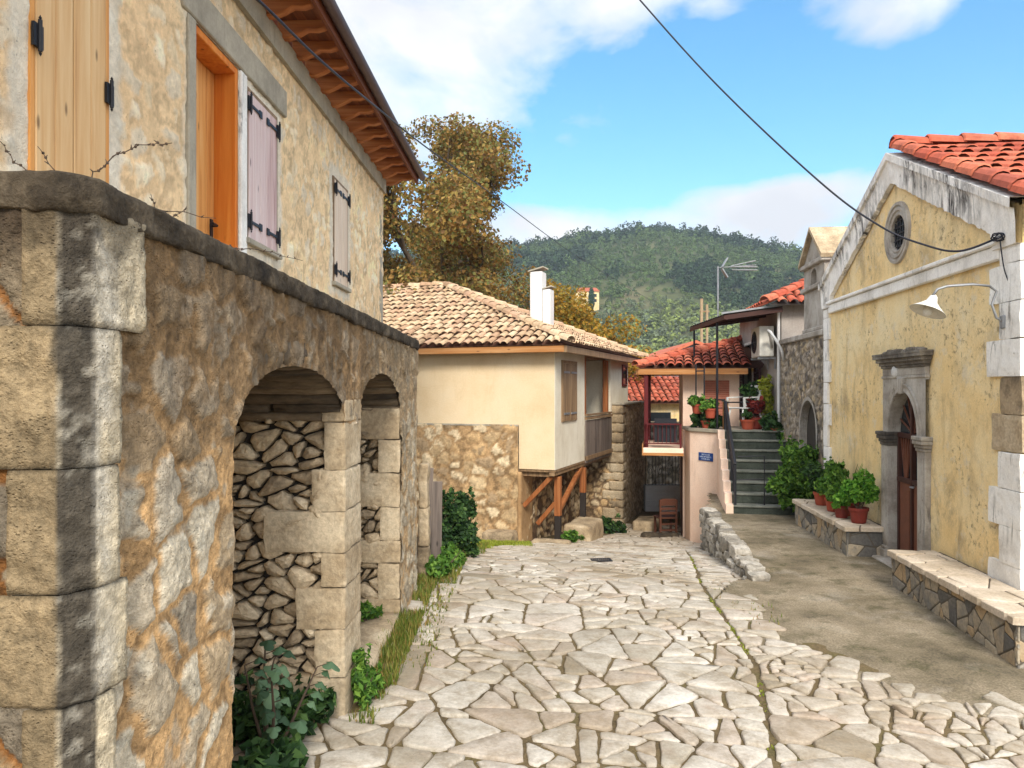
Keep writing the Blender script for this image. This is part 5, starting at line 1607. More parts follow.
# roof
RZ = 5.14; SL = (ZA - ZC) / AP
roof = MB()
for sg, nc in ((1, 44), (-1, 44)):
    u_e = L + 0.28 if sg > 0 else -0.28
    run = abs(u_e - AP)
    ev = Vector((-sg * run, 0, SL * run)); Ls = ev.length
    tile_rows(roof, (u_e, -0.02 if sg > 0 else 0.30, RZ - SL * run), (0, 1, 0), ev, nc, int(Ls / 0.36), 0.21, Ls / int(Ls / 0.36), lambda a, b: True, R, jit=0.7, arc=5)
    if sg > 0: cap_tiles(roof, (u_e, 0.0, RZ - SL * run + 0.03), (AP + sg * .05, 0.0, RZ + 0.03), 0.105, 0.37, R)
t = -0.1
cap_tiles(roof, (AP, 0.0, RZ + 0.05), (AP, 9.2, RZ + 0.05), 0.12, 0.40, R)
crf = roof.build('roof', M['tile_red'], church)
mb = MB()
for sg in (1, -1):
    u_e = L + 0.26 if sg > 0 else -0.26
    yf = 0.09 if sg > 0 else 0.28
    v = [(u_e, yf, RZ - SL * abs(u_e - AP) - .02), (AP, yf, RZ - .02), (AP, 9.2, RZ - .02), (u_e, 9.2, RZ - SL * abs(u_e - AP) - .02)]
    v += [(a, b, c - 0.05) for a, b, c in v]
    mb.add(v, [(0, 1, 2, 3), (7, 6, 5, 4), (0, 4, 5, 1), (1, 5, 6, 2), (2, 6, 7, 3), (3, 7, 4, 0)])
mb.build('roof_deck', M['moulding'], crf)

# ---------------------------------------------------------------- stone seats along the chapel
def clad_bench(name, label, cat, u0, u1, d, h, seed):
    o = thing(name, label, cat, CH.world(u0, 0, 0), CH.rz)
    n = u1 - u0
    MB().box(0.02, n - 0.02, -d + 0.02, -0.0, -0.15, h - 0.012).build('core', M['mortar_dark'], o)
    mb = MB()
    rubble_panel(mb, 0.0, n, -0.05, h - 0.062, 0.21, lambda a, b, q: (a, -d + 0.018 - q * 0.5, b), seed, base=-0.02, gap=.007, edge=.008, cut=.08, proud=(0, .02))
    for end in (0, 1):
        rubble_panel(mb, 0.0, d - 0.06, -0.05, h - 0.062, 0.25, (lambda a, b, q: (0.018 - q * .5, -a - 0.05, b)) if end == 0 else (lambda a, b, q: (n - 0.018 + q * .5, -a - 0.05, b)), seed + 1 + end, base=-0.02, gap=.007, edge=.008, cut=.08, proud=(0, .02))
    mb.build('cladding', M['clad'], o)
    mb = MB()
    rr = random.Random(seed + 5)
    P_ = scatter_pts(rr, -.1, n + .1, -d - .1, .05, lambda x, y: 0.34, 4000)
    for p, poly in zip(P_, cells(P_, 0.7, 0.014, rr)):
        if not poly: continue
        for nx, ny, dd in ((-1, 0, 0.025), (1, 0, n + .025), (0, -1, d + 0.03), (0, 1, -0.045)):
            poly = clip_half(poly, nx, ny, dd)
            if len(poly) < 3: break
        if len(poly) < 3: continue
        q = soften(poly, rr, 0.002, 0.08)
        if len(q) > 2: stone(mb, q, lambda a, b, hh: (a, b, h + hh), -0.06, rr.uniform(-.003, .003), 0.008, 0.002, rr)
    mb.build('top_slabs', M['slab'], o)
    return o
clad_bench('stone_bench', 'low bench clad in mixed grey and tan stones with bare pale slab top', 'bench', 4.05, 6.55, 0.52, 0.41, 301)
clad_bench('stone_planter_bench', 'stone clad ledge with potted plants standing on top beside the chapel door', 'bench', 0.10, 2.60, 0.52, 0.41, 320)

# ---------------------------------------------------------------- street lamp on the chapel
lo = CH.world(5.42, 0, 0)
lamp = thing('wall_lamp', 'cream conical street lamp on a curved pipe bracket at the chapel corner', 'lamp', (lo[0], lo[1], 2.80), CH.rz)
mb = MB()
mb.tube([(0, -0.02, -0.03), (0.0, -0.10, 0.02), (0.0, -0.14, 0.14), (0, -0.10, 0.26), (0, -0.02, 0.31), (-0.01, -0.2, 0.325), (-0.02, -0.55, 0.31), (-0.03, -0.62, 0.29), (-0.03, -0.66, 0.22)][0:4] + [(0, -0.16, 0.31), (-0.01, -0.3, 0.33), (-0.02, -0.52, 0.315), (-0.03, -0.60, 0.29), (-0.035, -0.645, 0.22)], 0.012, 8)
mb.build('arm', M['galv'], lamp, True)
MB().box(-0.03, 0.03, -0.06, 0.0, -0.08, 0.04).build('bracket', M['galv'], lamp, bevel=0.008)
mb = MB(); mb.lathe([(0.018, 0.12), (0.035, 0.10), (0.05, 0.05), (0.09, 0.01), (0.155, -0.045), (0.16, -0.05), (0.152, -0.048), (0.085, 0.002), (0.03, 0.04)], 0, 0, 28)
s_ = mb.build('shade', M['enamel'], lamp, True); s_.location = (-0.04, -0.665, 0.13); s_.rotation_euler = (-0.42, -0.1, 0)
mb = MB(); mb.lathe([(0.02, 0.05), (0.026, 0.02), (0.042, -0.03), (0.045, -0.055), (0.03, -0.085), (0.0, -0.095)], 0, 0, 16)
b2 = mb.build('bulb', M['enamel'], lamp, True); b2.location = (-0.04, -0.665, 0.13); b2.rotation_euler = (-0.42, -0.1, 0)
# ---------------------------------------------------------------- bell gable on its rubble wall, beyond the chapel
BG = Wall((5.344, 15.246), (-0.0995, -0.995))
bw = BG.empty('bell_gable_wall', 'grey rubble wall with a dark arched doorway carrying a small stone bell gable', 'bell gable')
BL = 2.83; AC_, AH, AS, AR = 1.90, 0.50, 1.42, 0.56
def b_keep(U, Z):
    return (Z < 3.05) & ~((np.abs(U - AC_) < AH) & (Z < AS)) & ~((((U - AC_) / AH) ** 2 + (np.maximum(Z - AS, 0) / AR) ** 2 < 1) & (Z >= AS))
masonry('wall_face', M['masonry_fine'], bw, 0, BL, -0.6, 3.05, 0.03, 0.15, 0.12, 401, [lin(172, 160, 144, .86), lin(148, 138, 124, .82), lin(192, 178, 160, .88), lin(120, 112, 104, .78), lin(186, 166, 134, .86)], lin(156, 142, 120, .82),
        lambda U, Z, h: (U, -h, Z), gap=0.012, bulge=0.02, expose=1.0, soft=0.02, warp=0.4, rough=0.009, keep=b_keep)
mb = MB()
mb.box(0, AC_ - AH - .002, 0.06, 0.6, -.6, 3.0); mb.box(AC_ + AH + .002, BL, 0.06, 0.6, -.6, 3.0); mb.box(AC_ - AH, AC_ + AH, 0.06, 0.6, AS + AR + .03, 3.0)
mb.build('wall_core', M['block'], bw)
MB().box(AC_ - AH - .1, AC_ + AH + .1, 0.10, 0.14, -.6, 2.3).build('door', M['dark'], bw)  # near-black sheet: shade of the doorway interior put into the colour
pts_ = [(AC_ - AH * math.cos(math.pi * i / 16), AS + AR * math.sin(math.pi * i / 16)) for i in range(17)]
pts_ = [(AC_ - AH, -.2)] + pts_ + [(AC_ + AH, -.2)]
v = []; f = []
for i, (a, b) in enumerate(pts_):
    k = 1.12
    v += [(AC_ + (a - AC_) * k, -0.03, AS + (b - AS) * (k if b > AS else 1)), (a, -0.03, b), (a, 0.10, b)]
for i in range(len(pts_) - 1):
    for k in range(2): f.append((i * 3 + k, (i + 1) * 3 + k, (i + 1) * 3 + k + 1, i * 3 + k + 1))
mesh('door_surround', v, f, M['limestone'], bw)
MB().box(0, BL, -0.06, 0.62, 3.05, 3.15).build('ledge', M['limestone'], bw, bevel=0.015)
mb = MB()
u0, u1 = 1.58, 2.76; uc = (u0 + u1) / 2
mb.box(u0, u1, 0.0, 0.52, 3.15, 3.86)
mb.box(u0, uc - 0.17, 0.0, 0.52, 3.94, 4.26); mb.box(uc + 0.17, u1, 0.0, 0.52, 3.94, 4.26); mb.box(uc - .17, uc + .17, 0.30, 0.52, 3.94, 4.26)
v = []; f = []
for i in range(11):
    t = math.pi * i / 10
    a = (uc - .17 * math.cos(t), 4.06 + .17 * math.sin(t))
    for y in (-0.001, .30): v += [(a[0], y, a[1]), (a[0], y, 4.262)]
for i in range(10):
    f += [(4 * i, 4 * i + 4, 4 * i + 5, 4 * i + 1), (4 * i, 4 * i + 2, 4 * i + 6, 4 * i + 4)]
mb.add(v, f)
bt = mb.build('bell_gable', M['limestone'], bw)
MB().box(u0 - .05, u1 + .05, -.06, .56, 3.86, 3.94).box(u0 - .06, u1 + .06, -.07, .57, 4.26, 4.34).box(u0 - .02, u1 + .02, -.03, .54, 3.15, 3.22).build('moulding', M['limestone'], bt, bevel=0.015)
MB().prism([(u0 - .03, 4.34), (u1 + .03, 4.34), (uc, 4.84)], lambda a, b, h: (a, h, b), .50, 0.0).build('pediment', M['limestone'], bt)
mb = MB()
for sg in (-1, 1):
    e = uc + sg * (u1 - u0 + .16) / 2
    q = [(e, 4.31), (uc, 4.86), (uc, 4.93), (e + sg * .02, 4.37)]
    mb.prism(q if sg > 0 else q[::-1], lambda a, b, h: (a, h, b), 0.58, -0.08)
mb.build('stone_roof', M['block'], bt)
mb = MB(); mb.lathe([(.0, .1), (.04, .09), (.06, .03), (.09, 0)], 0, 0, 12)

# ---------------------------------------------------------------- house with the air conditioner
AW = Wall((5.772, 19.52), (-0.0995, -0.995))
ah = AW.empty('village_house', 'grey house with mauve shutters, red tile roof and dark metal canopy above the stairs', 'house')
AL = 4.26
MB().box(0, 0.62, 0, 5, -1.2, 3.86).box(1.88, AL, 0, 5, -1.2, 3.86).box(.62, 1.88, 0, 5, 3.3, 3.86).box(.62, 1.88, .2, 5, -1.2, 3.3).build('wall', M['greywall'], ah)
fr = MB().box(.62, .68, -.01, .1, 1.36, 3.3).box(1.82, 1.88, -.01, .1, 1.36, 3.3).box(.68, 1.82, -.01, .1, 3.24, 3.3).build('window_frame', M['enamel'], ah)
MB().box(.68, 1.82, .06, .08, 1.36, 3.24).build('pane', M['glass'], fr)
for a, b in ((0.02, 0.62), (1.88, 2.48)):
    mb = MB().box(a, a + .05, -.05, -.005, 1.4, 3.26).box(b - .05, b, -.05, -.005, 1.4, 3.26).box(a + .05, b - .05, -.05, -.005, 1.4, 1.46).box(a + .05, b - .05, -.05, -.005, 3.20, 3.26)
    for i in range(26): mb.beam((a + .05, -.028, 1.49 + i * .066), (b - .05, -.028, 1.49 + i * .066), 0.008, 0.055, up=(0, -.6, 1))
    mb.build('shutter', M['shutter'], ah)
MB().tube([(AL - .02, -.05, 1.3), (AL - .02, -.05, 3.8)], 0.03, 8).build('downpipe', M['white'], ah)
roof = MB(); ev = Vector((0, 2.6, 1.2)); Ls = ev.length
tile_rows(roof, (-.3, -.35, 3.84), (1, 0, 0), ev, 23, 8, .205, .36, lambda u, v: u < AL + .6 - 2.6 * v / Ls + .05, R)
tile_rows(roof, (AL + .3, -.35, 3.84), (0, 1, 0), (-2.6, 0, 1.2), 26, 8, .205, .36, lambda u, v: u > 2.6 * v / Ls - .05, R)
cap_tiles(roof, (AL + .34, -.38, 3.88), (AL - 2.3, 2.25, 5.08), .11, .36, R)
rf = roof.build('roof', M['tile_red'], ah)
MB().add([(-.3, -.34, 3.82), (AL + .32, -.34, 3.82), (AL - 2.28, 2.25, 5.02), (-.3, 2.25, 5.02), (AL + .32, 5, 3.82)], [(0, 1, 2, 3), (1, 4, 2)]).build('roof_deck', M['canopy'], rf)
# canopy over the terrace
cz = lambda y: 3.80 - 0.15 * (-y - 0.0) / 1.15
yo = lambda u: -1.16 - .36 * (AL + .2 - u) / 2.36
mb = MB(); nC = 30
v = []; f = []
for i in range(nC + 1):
    u = 2.1 + (AL - 1.9) * i / nC
    for y in (-.02, yo(u)):
        v.append((u, y, cz(y) + 0.012 * math.cos(i * math.pi)))
for i in range(nC): f.append((2 * i, 2 * i + 1, 2 * i + 3, 2 * i + 2))
mb.add(v, f)
cn_ = mb.build('canopy', M['canopy'], ah)
mb = MB()
mb.beam((2.1, yo(2.1) + .03, cz(-1.5) - .06), (.2 + AL, -1.13, cz(-1.13) - .06), .04, .08); mb.beam((.2 + AL - .03, -.02, cz(0) - .06), (.2 + AL - .03, -1.13, cz(-1.13) - .06), .04, .09)
for u in (2.3, 3.0, 3.7): mb.beam((u, -.02, cz(0) - .05), (u, yo(u) + .04, cz(yo(u)) - .05), .04, .06)
mb.build('canopy_frame', M['door_dark'], cn_)
MB().beam((.2 + AL + .012, -.02, cz(0) + .03), (.2 + AL + .012, -1.2, cz(-1.2) + .03), .02, .035).build('canopy_flashing', M['galv'], cn_)
for u in (2.3, 3.92):
    MB().tube([(u, yo(u) + .05, 1.36), (u, yo(u) + .05, cz(yo(u)) - .1)], .022, 8).build('canopy_post', M['black'], cn_)

# air conditioner
p = AW.world(3.55, -.02, 0)
ac = thing('air_conditioner', 'cream outdoor air conditioner unit on a wall bracket beside the grey house corner', 'air conditioner', (p[0], p[1], 2.84), AW.rz)
MB().box(-.40, .40, -.34, -.05, 0, .62).build('casing', M['enamel'], ac, bevel=.02, seg=2)
mb = MB()
for k in range(6):
    r_ = .04 + .036 * k
    mb.tube([(-.08 + r_ * math.cos(t * math.pi / 12), -.352, .31 + r_ * math.sin(t * math.pi / 12)) for t in range(25)], .005, 5, cap=False)
for k in range(4):
    t = k * math.pi / 4; mb.tube([(-.08 - .23 * math.cos(t), -.352, .31 - .23 * math.sin(t)), (-.08 + .23 * math.cos(t), -.352, .31 + .23 * math.sin(t))], .005, 5)
mb.build('fan_grille', M['black'], ac)
mb = MB(); mb.lathe([(0, 0), (.235, 0)], 0, 0, 24)
q_ = mb.build('fan', M['glass'], ac); q_.rotation_euler = (math.radians(90), 0, 0); q_.location = (-.08, -.3425, .31)
for sx in (-.32, .32): MB().box(sx - .02, sx + .02, -.36, .0, -.05, -.005).box(sx - .015, sx + .015, -.03, 0, -.25, -.05).build('bracket', M['galv'], ac)
MB().tube([(.42, -.10, .18), (.55, -.16, .38), (.72, -.24, .50), (.92, -.24, .46), (1.0, -.16, .3), (1.0, -.05, .1), (.98, .0, -.1)], .028, 8).build('pipe', M['white'], ac, True)

# ---------------------------------------------------------------- stairs to the raised terrace
ST = Wall((3.83, 13.3), (0.98, -0.196))
st = ST.empty('stone_stairs', 'straight flight of eight grey green stone steps rising to the house terrace', 'stairs')
W_ = 1.16
for i in range(8):
    s_ = MB().box(0, W_, .29 * i, 2.32, .17 * i - (.4 if i == 0 else 0), .17 * (i + 1) - .035).build('step', M['step'], st, bevel=.008)
    MB().box(-.0, W_ + .0, .29 * i - .025, .29 * (i + 1) if i < 7 else 2.32, .17 * (i + 1) - .033, .17 * (i + 1)).build('tread', M['tread'], s_, bevel=.008)
mb = MB()
for i in range(8):
    mb.box(-.13, -.004, .29 * i, .29 * (i + 1), -1.0, .17 * (i + 1) - .02 * 0)
mb.build('stringer_wall', M['pink'], st)
rl = thing('stair_railing', 'black iron handrail sloping down the left side of the steps', 'railing', (ST.O[0], ST.O[1], 0), ST.rz)
mb = MB()
a, b = (0.03, 2.28, 1.92), (0.03, .06, .86)
mb.beam(a, b, .05, .07); mb.beam((.03, 2.28, 1.75), (.03, .06, .69), .04, .04)
mb.build('handrail', M['black'], rl, bevel=.008)
for y in (.06, .8, 1.54, 2.28):
    t = (y - .06) / 2.22
    MB().box(.01, .05, y - .02, y + .02, .17 * (int(y / .29) + 1), .86 + 1.06 * t).build('post', M['black'], rl)
mb = MB()
for k in range(13):
    y = .2 + k * .16; t = (y - .06) / 2.22
    mb.tube([(.03, y, .17 * (int(y / .29) + 1)), (.03, y, .69 + 1.06 * t)], .008, 5)
mb.build('balusters', M['black'], rl)
gt_ = thing('iron_gate', 'thin black iron frame standing across the lower steps', 'gate', (ST.O[0], ST.O[1], 0), ST.rz)
MB().tube([(.08, .1, 1.0), (.52, .12, 1.02), (.52, .12, .17)], .013, 6).build('gate_frame', M['black'], gt_)
MB().tube([(.08, .1, .6), (.52, .12, .62)], .009, 6).build('cross_bar', M['black'], gt_)

# ---------------------------------------------------------------- pink house with raised terrace
pk = thing('pink_house', 'pale pink house with orange tile roof, raised front terrace and small balcony', 'house', (3.84, 17.3, 0), -0.2)
ox, oy = 3.84, 17.3
rel = lambda x, y, z: ((x - ox) * math.cos(.2) - (y - oy) * math.sin(.2), (x - ox) * math.sin(.2) + (y - oy) * math.cos(.2), z)
poly = [(4.285, 15.58), (5.34, 15.37), (5.5, 17.2), (3.86, 17.2), (3.80, 16.45)]
mb = MB(); mb.prism([poly[0], poly[1], poly[2], poly[3], poly[4]], lambda a, b, h: rel(a, b, h), -1.8, 1.28)
mb.build('terrace_wall', M['pink'], pk, bevel=.02, seg=2)
p2 = [(4.255, 15.55), (5.34, 15.33), (5.5, 17.2), (3.80, 17.2), (3.765, 16.43)]
mb = MB(); mb.prism(p2, lambda a, b, h: rel(a, b, h), 1.282, 1.36)
mb.build('terrace_slab', M['cement'], pk, bevel=.01)
mb = MB()
mb.box(0, .45, 0, 6, -1.8, 2.62); mb.box(1.01, 1.22, 0, 6, -1.8, 2.62); mb.box(.45, 1.01, 0, 6, 2.38, 2.62); mb.box(.45, 1.01, .15, 6, -1.8, 2.38)
mb.build('wall', M['pink'], pk)
mb = MB()
for i in range(24): mb.box(.452, 1.008, .05 + .006 * (i % 2), .08, 1.37 + i * .042, 1.37 + i * .042 + .038)
mb.build('roller_shutter', M['roller'], pk)
roof = MB()
RO = Vector((-.98, -.60, 2.66)); ev = Vector((0, 4.1, .98)); Ls = ev.length
tile_rows(roof, RO, (1, 0, 0), ev, 12, 12, .2, .36, lambda u, v: 3.4 * v / Ls - .05 < u < 2.6 + .9 * v / Ls, R)
ev2 = Vector((3.4, 0, .98)); L2 = ev2.length
tile_rows(roof, RO + Vector((0, 8.2, 0)), (0, -1, 0), ev2, 41, 10, .2, .36, lambda u, v: 4.1 * v / L2 < u < 8.2 - 4.1 * v / L2, R)
cap_tiles(roof, RO + Vector((-.03, -.03, .03)), RO + Vector((3.4, 4.1, 1.02)), .11, .36, R)
cap_tiles(roof, RO + Vector((3.3, 4.1, 1.02)), RO + Vector((3.5, 4.1, 1.02)), .11, .36, R)
rf = roof.build('roof', M['tile_red'], pk)
r0 = RO + Vector((0.02, 0.02, -.03))
MB().add([r0, r0 + Vector((2.6, 0, 0)), r0 + Vector((3.5, 4.1, .98)), r0 + Vector((3.4, 4.1, .98)), r0 + Vector((0, 8.2, 0))], [(0, 1, 2, 3), (0, 3, 4)]).build('roof_deck', M['tile_under'], rf)
MB().box(-.98, 1.35, -.57, -.51, 2.50, 2.63).box(-1.02, -.98, -.51, 6, 2.50, 2.63).build('fascia', M['fascia'], rf)
MB().box(-.98, 1.35, -.51, 0.0, 2.585, 2.60).box(-.98, 0, 0, 6, 2.585, 2.60).build('soffit', M['rafter'], rf)
mb = MB(); mb.box(-.86, .0, -.75, 2.2, .76, .90)
bl = mb.build('balcony', M['pink'], pk, bevel=.01)
MB().box(-.88, -.86, -.77, 2.2, .74, .99).box(-.86, 0, -.772, -.75, .74, .80).build('balcony_edge', M['fascia'], bl)
for x, y in ((-.80, -.48), (-.80, 2.1)):
    MB().box(x - .045, x + .045, y - .045, y + .045, .90, 2.585).build('balcony_post', M['darkred'], bl, bevel=.006)
mb = MB()
mb.beam((-.80, -.7, 1.42), (-.06, -.7, 1.42), .04, .03); mb.beam((-.80, -.7, 1.0), (-.06, -.7, 1.0), .03, .025)
mb.box(-.08, -.04, -.72, -.68, .9, 1.43)
mb.beam((-.80, -.7, 1.42), (-.80, 2.1, 1.42), .04, .03); mb.beam((-.80, -.7, 1.0), (-.80, 2.1, 1.0), .03, .025)
for k in range(8): mb.tube([(-.72 + k * .09, -.7, 1.0), (-.72 + k * .09, -.7, 1.41)], .007, 5)
for k in range(27): mb.tube([(-.80, -.6 + k * .1, 1.0), (-.80, -.6 + k * .1, 1.41)], .007, 5)
mb.build('balcony_railing', M['darkred'], bl)
MB().box(-.62, -.14, -.62, -.59, 1.02, 1.54).build('screen', M['black'], bl)
MB().box(-.03, -.005, .25, 1.2, -1.3, .7).build('side_door', M['door_dark'], pk)
# posts and top rail of the terrace railing (stands on the terrace edge)
tr = thing('terrace_railing', 'thin black railing posts and top rail along the raised terrace edge', 'railing', (4.2, 16.4, 1.36))
mb = MB()
for (x, y, h) in ((4.31, 15.62, .62), (4.20, 15.80, 2.30), (4.02, 16.10, 1.3), (3.90, 16.32, 1.35)):
    mb.tube([(x - 4.2, y - 16.4, 0), (x - 4.2, y - 16.4, h)], .016, 6)
mb.build('post', M['black'], tr)
mb = MB()
mb.tube([(.11, -.78, .60), (0, -.6, .60), (-.18, -.3, .60), (-.30, -.08, .6)], .016, 6); mb.tube([(.11, -.78, .55), (.9, -.6, .55)], .016, 6); mb.tube([(-.30, -.08, 1.2), (-.18, -.3, 1.2)], .014, 6)
mb.tube([(-.18, -.3, .42), (.95, .0, .42)], .012, 6)
mb.build('rail', M['black'], tr)

sg_ = thing('blue_sign', 'small blue enamel plate with three lines of pale lettering on the pink wall', 'sign', (4.19, 16.36, .60), math.atan2(-(17.2 - 15.58), -(4.07 - 4.285)) )
# plate lies in the plane of the terrace side wall
dv = Vector((4.285 - 3.80, 15.58 - 16.45, 0)).normalized(); nv = Vector((dv.y, -dv.x, 0))
if nv.x > 0: nv = -nv
pc = Vector((4.04, 16.02, 0))
sg_.location = (pc.x + nv.x * .004, pc.y + nv.y * .004, .77); sg_.rotation_euler = (0, 0, math.atan2(dv.y, dv.x))
MB().box(-.21, .21, -.015, 0.0, -.085, .085).build('plate', M['sign'], sg_, bevel=.004)
mb = MB(); rr = random.Random(12)
for z, wd in ((.045, .11), (.0, .17), (-.045, .11)):
    x = -wd
    while x < wd:
        l_ = rr.uniform(.016, .034)
        mb.box(x, x + .006, -.018, -.015, z - .014, z + .014)
        if rr.random() < .7: mb.box(x, x + l_, -.0178, -.015, z + .009, z + .014)
        if rr.random() < .5: mb.box(x, x + l_, -.0176, -.015, z - .014, z - .009)
        if rr.random() < .5: mb.box(x + l_ - .006, x + l_, -.0182, -.015, z - .014, z + .014)
        x += l_ + .014
mb.build('lettering', M['lettering'], sg_)

# chairs
wc = thing('slatted_chair', 'dark brown slatted wooden chair under the balcony at the lane end', 'chair', (3.56, 17.85, zsf(3.56, 17.85) - .02), .15)
for x in (-.19, .19):
    MB().box(x - .022, x + .022, -.20, -.155, 0, .86).build('leg', M['chairwood'], wc); MB().box(x - .022, x + .022, .155, .2, 0, .42).build('leg', M['chairwood'], wc)
MB().box(-.22, .22, -.19, .22, .42, .45).build('seat', M['chairwood'], wc)
mb = MB()
for z0_, z1_ in ((.52, .58), (.62, .68), (.72, .88)): mb.box(-.168, .168, -.195, -.165, z0_, z1_)
mb.build('backrest', M['chairwood'], wc)
mb = MB()
for z in (.14, .28): mb.box(-.168, .168, -.19, -.165, z, z + .035)
mb.build('stretcher', M['chairwood'], wc)
pc_ = thing('plastic_chair', 'white plastic garden chair on the terrace between flower pots', 'chair', (4.82, 16.0, 1.36), -1.15)
for x, y in ((-.22, -.2), (.22, -.2), (-.24, .22), (.24, .22)):
    MB().beam((x * 1.15, y * 1.2, 0), (x * .9, y * .9, .42), .05, .035).build('leg', M['plastic'], pc_)
MB().box(-.24, .24, -.22, .24, .41, .44).build('seat', M['plastic'], pc_, bevel=.012)
mb = MB()
for k in range(6): mb.beam((-.19 + k * .076, .22, .45), (-.2 + k * .08, .36, .86), .06, .015)
mb.beam((-.24, .365, .87), (.24, .365, .87), .03, .06)
mb.build('backrest', M['plastic'], pc_)
for sx in (-1, 1):
    MB().beam((sx * .26, -.22, .64), (sx * .26, .28, .66), .05, .025).beam((sx * .26, -.22, .64), (sx * .25, -.2, .42), .045, .025).build('armrest', M['plastic'], pc_)

# antenna
an = thing('antenna', 'grey television antenna on a mast above the metal canopy', 'antenna', (4.40, 16.45, 3.72))
MB().tube([(0, 0, 0), (0, 0, 1.08)], .018, 8).build('mast', M['galv'], an)
mb = MB()
mb.tube([(-.02, 0, 1.05), (.80, -.05, 1.10)], .010, 6)
mb.build('boom', M['galv'], an)
mb = MB()
for z0_, z1_ in ((1.06, 1.26), (1.03, .84)):
    mb.beam((.08, 0, z0_), (.20, 0, z1_), .14, .02)
for (ya, za, yb, zb) in ((.0, 1.09, -.02, 1.20), (-.1, 1.06, -.12, 1.05), (-.06, 1.0, -.14, .98)):
    mb.tube([(.28, ya, za), (.80, yb, zb)], .012, 6)
for k in range(8):
    x = .30 + k * .065; mb.tube([(x, -.13, 1.075 + .03 * k / 8), (x, .13, 1.075 + .03 * k / 8)], .005, 5)
mb.build('elements', M['galv'], an)
up = thing('utility_pole', 'weathered wooden pole pair standing beyond the metal canopy', 'pole', (9.85, 40.0, -2.0))
MB().tube([(0, 0, 0), (0, 0, 8.9)], .08, 8).tube([(.28, 0, 0), (.28, 0, 8.6)], .07, 8).build('poles', M['pale_pole'], up)
MB().box(-.1, .4, -.05, .05, 8.2, 8.28).build('cross_arm', M['old_wood_brown'], up)

# ---------------------------------------------------------------- alley behind
al = thing('garden_wall', 'white rendered low wall with horizontal grooves below black railings', 'wall', (4.35, 21.9, -1.4))
mb = MB()
for k in range(4): mb.box(-.55 + .0, 1.2, .012 * k, .4, k * .21, k * .21 + .205)
mb.build('courses', M['white'], al)
ir = thing('iron_railing', 'ornate black iron railing on top of the white low wall', 'railing', (4.35, 22.0, -.56))
mb = MB()
mb.box(-.55, 1.2, -.012, .012, 0, .02); mb.box(-.55, 1.2, -.012, .012, .86, .89)
for k in range(19): mb.tube([(-.53 + k * .095, 0, 0), (-.53 + k * .095, 0, .87)], .008, 5)
mb.build('bars', M['black'], ir)
mb = MB()
for k in range(6):
    c = (-.40 + k * .28, 0, .42)
    mb.tube([(c[0] + .10 * math.cos(t * .5) * (1 - t / 22), 0, c[2] + .2 * math.sin(t * .5) * (1 - t / 22)) for t in range(20)], .008, 5)
mb.build('scrolls', M['black'], ir)
sw = thing('rubble_wall', 'grey rubble wall closing the far end of the lane', 'wall', (2.0, 25.2, 0))
masonry('wall_face', M['masonry_fine'], sw, 0, 5.5, -2.0, 1.1, .06, .34, .24, 431, [lin(140, 130, 116, .8), lin(166, 154, 136, .82), lin(116, 108, 98, .78)], lin(112, 102, 86, .76), lambda U, Z, h: (U, -h, Z), gap=.03, bulge=.05, soft=.04, rough=.02)
MB().box(0, 5.5, .03, .5, -2.0, 1.12).build('wall_core', M['block'], sw)
yh = thing('low_house', 'low yellow walled house with a sloping orange roof beyond the alley', 'house', (4.2, 26.2, 0))
MB().box(0, 4, 0, 3, -2, 1.75).build('wall', M['church'], yh)
roof = MB(); ev = Vector((0, 2.6, .95))
tile_rows(roof, (-.4, -.35, 1.74), (1, 0, 0), ev, 22, 8, .21, .36, lambda a, b: True, R)
rf = roof.build('roof', M['tile_red'], yh)
MB().add([(-.4, -.35, 1.70), (4.2, -.35, 1.70), (4.2, 2.3, 2.66), (-.4, 2.3, 2.66)], [(0, 1, 2, 3)]).build('roof_deck', M['tile_under'], rf)
MB().box(.5, 1.2, -.02, 0, .6, 1.4).build('window', M['glass'], yh)
gh = thing('grey_house', 'blue grey gabled house with red roof behind the cream house', 'house', (4.6, 31.0, 0))
mb = MB(); mb.prism([(0, -2.5), (5.5, -2.5), (5.5, 2.9), (2.75, 4.0), (0, 2.9)], lambda a, b, h: (a, h, b), 7, 0)
mb.build('wall', M['bluegrey'], gh)
mb = MB()
for sgn in (-1, 1):
    e = 2.75 + sgn * 3.05
    mb.prism([(e, 2.80), (2.75, 4.03), (2.75, 4.15), (e, 2.92)][::sgn], lambda a, b, h: (a, h, b), 7.2, -.3)
rf = mb.build('roof', M['tile_red'], gh)
MB().box(1.0, 1.7, -.03, 0, .8, 2.2).build('window', M['glass'], gh)
